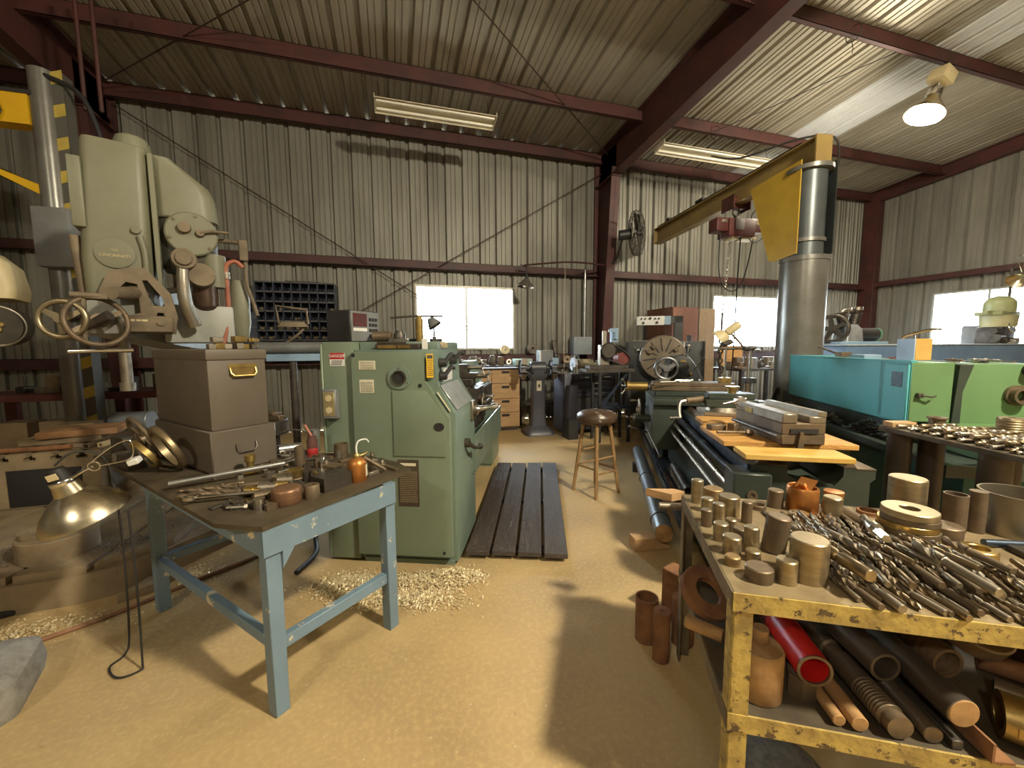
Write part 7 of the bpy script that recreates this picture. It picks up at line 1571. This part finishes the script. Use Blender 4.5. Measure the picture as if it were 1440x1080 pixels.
b = B(); b.box(.15, .65, .1, .55, 0, 1.75, .03); b.obj('column', GREYP, t)
b = B(); b.cyl((0, 0, 1.95), (0, 0, 2.10), .20, .20, 28); b.sphere((0, 0, 2.10), .20, 1, 1, .75, 24); o = b.obj('motor', M('mill_olive', (.34, .36, .18), (.26, .28, .13), sc=4, rough=.4), t)
b = B(); b.box(-.28, .26, -.16, .2, 1.90, 1.97, .02); b.box(-.40, -.2, -.04, .04, 1.93, 1.98, .006); b.obj('belt_housing', MATS['mill_olive'], t)
b = B(); b.cyl((0, 0, 1.70), (0, 0, 1.90), .22, .24, 26); b.obj('gear_head', M('mill_yellow_grey', (.46, .43, .24), (.36, .34, .18), sc=5, rough=.4), t)
b = B(); b.box(-.20, .18, -.15, .2, 1.38, 1.70, .03); b.cyl((-.28, -.1, 1.50), (-.1, -.1, 1.50), .07); b.cyl((-.34, -.1, 1.62), (-.1, -.1, 1.62), .05); b.obj('quill_head', STEELD, t)
b = B(); b.torus((-.06, -.2, 1.68), (0, -1, .2), .09, .012, 20, 6); b.cyl((0, -.15, 1.45), (0, -.26, 1.45), .06); b.obj('feed_ring', CHROME, t)
b = B(); b.cyl((0, 0, 1.20), (0, 0, 1.40), .07); b.box(-.5, .7, -.2, .2, .9, 1.0, .01); b.obj('spindle_table', STEEL, t)
b = B(); b.cyl((.25, .0, 1.72), (.25, .0, 2.75), .02); b.tube([(.25, 0, 2.74), (.20, -.06, 2.76), (.12, -.12, 2.74)], .014, 8, 3); b.obj('lamp_pole', STEELD, t)
t = thing('clamp_lamp', 'bright clamp lamp with a wire guard hanging above the milling head', 'lamp', (10.36, 4.2, 2.56), 0)
b = B(); b.rev([(.04, .06), (.06, .02), (.16, -.12), (.158, -.125), (.055, .02), (.036, .06)], 26, RY(40), caps=False); b.obj('reflector', ALUM, t)
b = B(); b.cyl((-.03, 0, -.0), (.06, 0, .10), .04, seg=14); b.obj('socket', CHROME, t)
b = B(); b.tube([(-.06, -.02, .06), (-.22, -.02, .30), (.02, -.02, .32), (-.08, -.02, .06)], .008, 6, 4); b.obj('wire_guard', CHROME, t)

# column fan, pendant, fluorescent fixtures
t = thing('wall_fan', 'dusty round caged fan mounted on the steel column', 'fan', (4.16, 6.30, 3.37), rot=(V((.92, -.36, .10))).to_track_quat('Z', 'Y').to_matrix().to_4x4())
CAGE = M('dusty_cage', (.16, .14, .12), (.10, .09, .075), sc=10, rough=.7, metal=.4)
b = B()
for rr_, zz in ((.38, 0), (.37, .05), (.37, -.05), (.28, .085), (.28, -.085), (.18, .10), (.18, -.10), (.09, .105), (.09, -.105)): b.torus((0, 0, zz), (0, 0, 1), rr_, .005, 36, 5)
for k in range(28):
    a = 2 * PI * k / 28; c, s = math.cos(a), math.sin(a)
    b.tube([(.05 * c, .05 * s, .105), (.2 * c, .2 * s, .10), (.36 * c, .36 * s, .05), (.38 * c, .38 * s, 0), (.36 * c, .36 * s, -.05), (.2 * c, .2 * s, -.10), (.08 * c, .08 * s, -.105)], .0035, 4)
b.obj('cage_grille', CAGE, t)
for k in range(3):
    b = B(); b.at(RZ(120 * k) @ RX(0)); b.rings([[(.05, -.03, -.02), (.05, .03, .02), (.05, .033, .022), (.05, -.027, -.018)], [(.33, -.10, -.045), (.33, .10, .03), (.33, .103, .032), (.33, -.097, -.043)]]); b.at(Matrix()); b.obj('blade', STEELD, t)
b = B(); b.cyl((0, 0, -.10), (0, 0, -.30), .09, .085, 22); b.cyl((0, 0, .10), (0, 0, .0), .05); b.obj('motor', DARK, t)
mw_ = Matrix.Translation((4.16, 6.30, 3.37)) @ t.rotation_euler.to_matrix().to_4x4(); inv = mw_.inverted()
b = B(); b.tube([tuple(inv @ V((3.95, 6.40, 3.33))), tuple(inv @ V((3.98, 6.6, 3.05))), tuple(inv @ V((3.97, 6.78, 2.93)))], .022, 8, 3); b.obj('arm', DARK, t)
t = thing('pendant_lamp', 'small reflector lamp hanging from the girt right of the window', 'lamp', (2.21, 6.62, 2.46), rot=RY(8))
b = B(); b.rev([(.03, .10), (.05, .09), (.075, .05), (.13, 0), (.15, -.04), (.147, -.042), (.126, 0), (.07, .05), (.03, .085)], 32, caps=False); b.obj('reflector', M('pendant_shade', (.22, .20, .17), (.16, .145, .12), sc=5, rough=.4, metal=.5), t)
b = B(); b.sphere((0, 0, -.01), .045); b.obj('bulb', M('bulb_glass', (.8, .78, .7), rough=.2), t)
b = B(); b.cyl((0, 0, .09), (0, 0, .17), .028); b.tube([(0, 0, .17), (-.02, .05, .30), (-.01, .45, .42)], .008, 6, 4); b.obj('socket', BLACK, t)
FIX = M('fixture_enamel', (.70, .64, .48), (.58, .52, .38), sc=5, rough=.4)
TUBEM = M('unlit_tube', (.78, .74, .62), rough=.25)
def fluor(x0, x1, y, z, label, tilt):
    L_ = x1 - x0
    t = thing('fluorescent_light', label, 'ceiling light', (x0, y, z), 0); t.rotation_euler = (R(tilt), 0, 0)
    b = B(); b.prism([(-.06, .05), (-.04, .09), (.04, .09), (.06, .05)], 0, L_, 'x'); b.prism([(-.14, .0), (-.06, .052), (.06, .052), (.14, .0), (.135, -.005), (.055, .045), (-.055, .045), (-.135, -.005)], 0, L_, 'x'); b.box(-.004, .004, -.135, .135, -.005, .055); b.box(L_ - .004, L_ + .004, -.135, .135, -.005, .055); b.obj('housing', FIX, t)
    for y_ in (-.07, .07): B().cyl((.02, y_, .012), (L_ - .02, y_, .012), .019, seg=14).obj('tube', TUBEM, t)
    for x in (.04, L_ - .1):
        b = B(); b.tube([(x, 0, .09), (x + .02, .0, .20), (x, 0, roofz(y) - .22 - z)], .004, 5); b.obj('hanger_wire', BLACK, t)
    return t
fluor(-.14, 1.50, 5.88, 4.60, 'unlit fluorescent fixture hanging left of the roof beam', -14)
fluor(4.28, 6.65, 5.88, 4.62, 'unlit fluorescent fixture hanging behind the crane boom', -14)
# small clips and wires under the purlins
for k, (x, y, lab) in enumerate(((5.5, 3.85, 'loop of wire hooked over the purlin left of the high bay lamp'), (5.35, 5.88, 'small wire hook under the purlin above the crane mast'))):
    b = B(); z = roofz(y) - .22; b.torus((x, y - .02, z + .05), (1, 0, 0), .09, .005, 18, 5); b.tube([(x, y, z - .02), (x + .03, y, z - .10), (x + .02, y, z - .16)], .004, 5)
    struct('wire_hook' if not k else 'wire_hook.001', b, BLACK, lab, 'wire')
b = B(); b.tube([(5.3, 5.86, 5.0), (5.8, 5.2, 5.12), (6.2, 4.5, 5.2), (6.6, 3.9, 5.28)], .006, 5, 4); struct('lamp_wire', b, BLACK, 'thin black wire strung between the purlins towards the high bay lamp', 'wire')
highbay((6.9, 3.8, 4.55), (22, (0.3, 1, 0)), 'glowing high bay lamp hanging under the roof purlin', 450)
highbay((-3.0, -2.5, 4.7), None, 'glowing high bay lamp behind the viewer over the drill bay', 450)
highbay((2.8, -1.2, 4.7), None, 'glowing high bay lamp behind the viewer over the aisle', 1900)
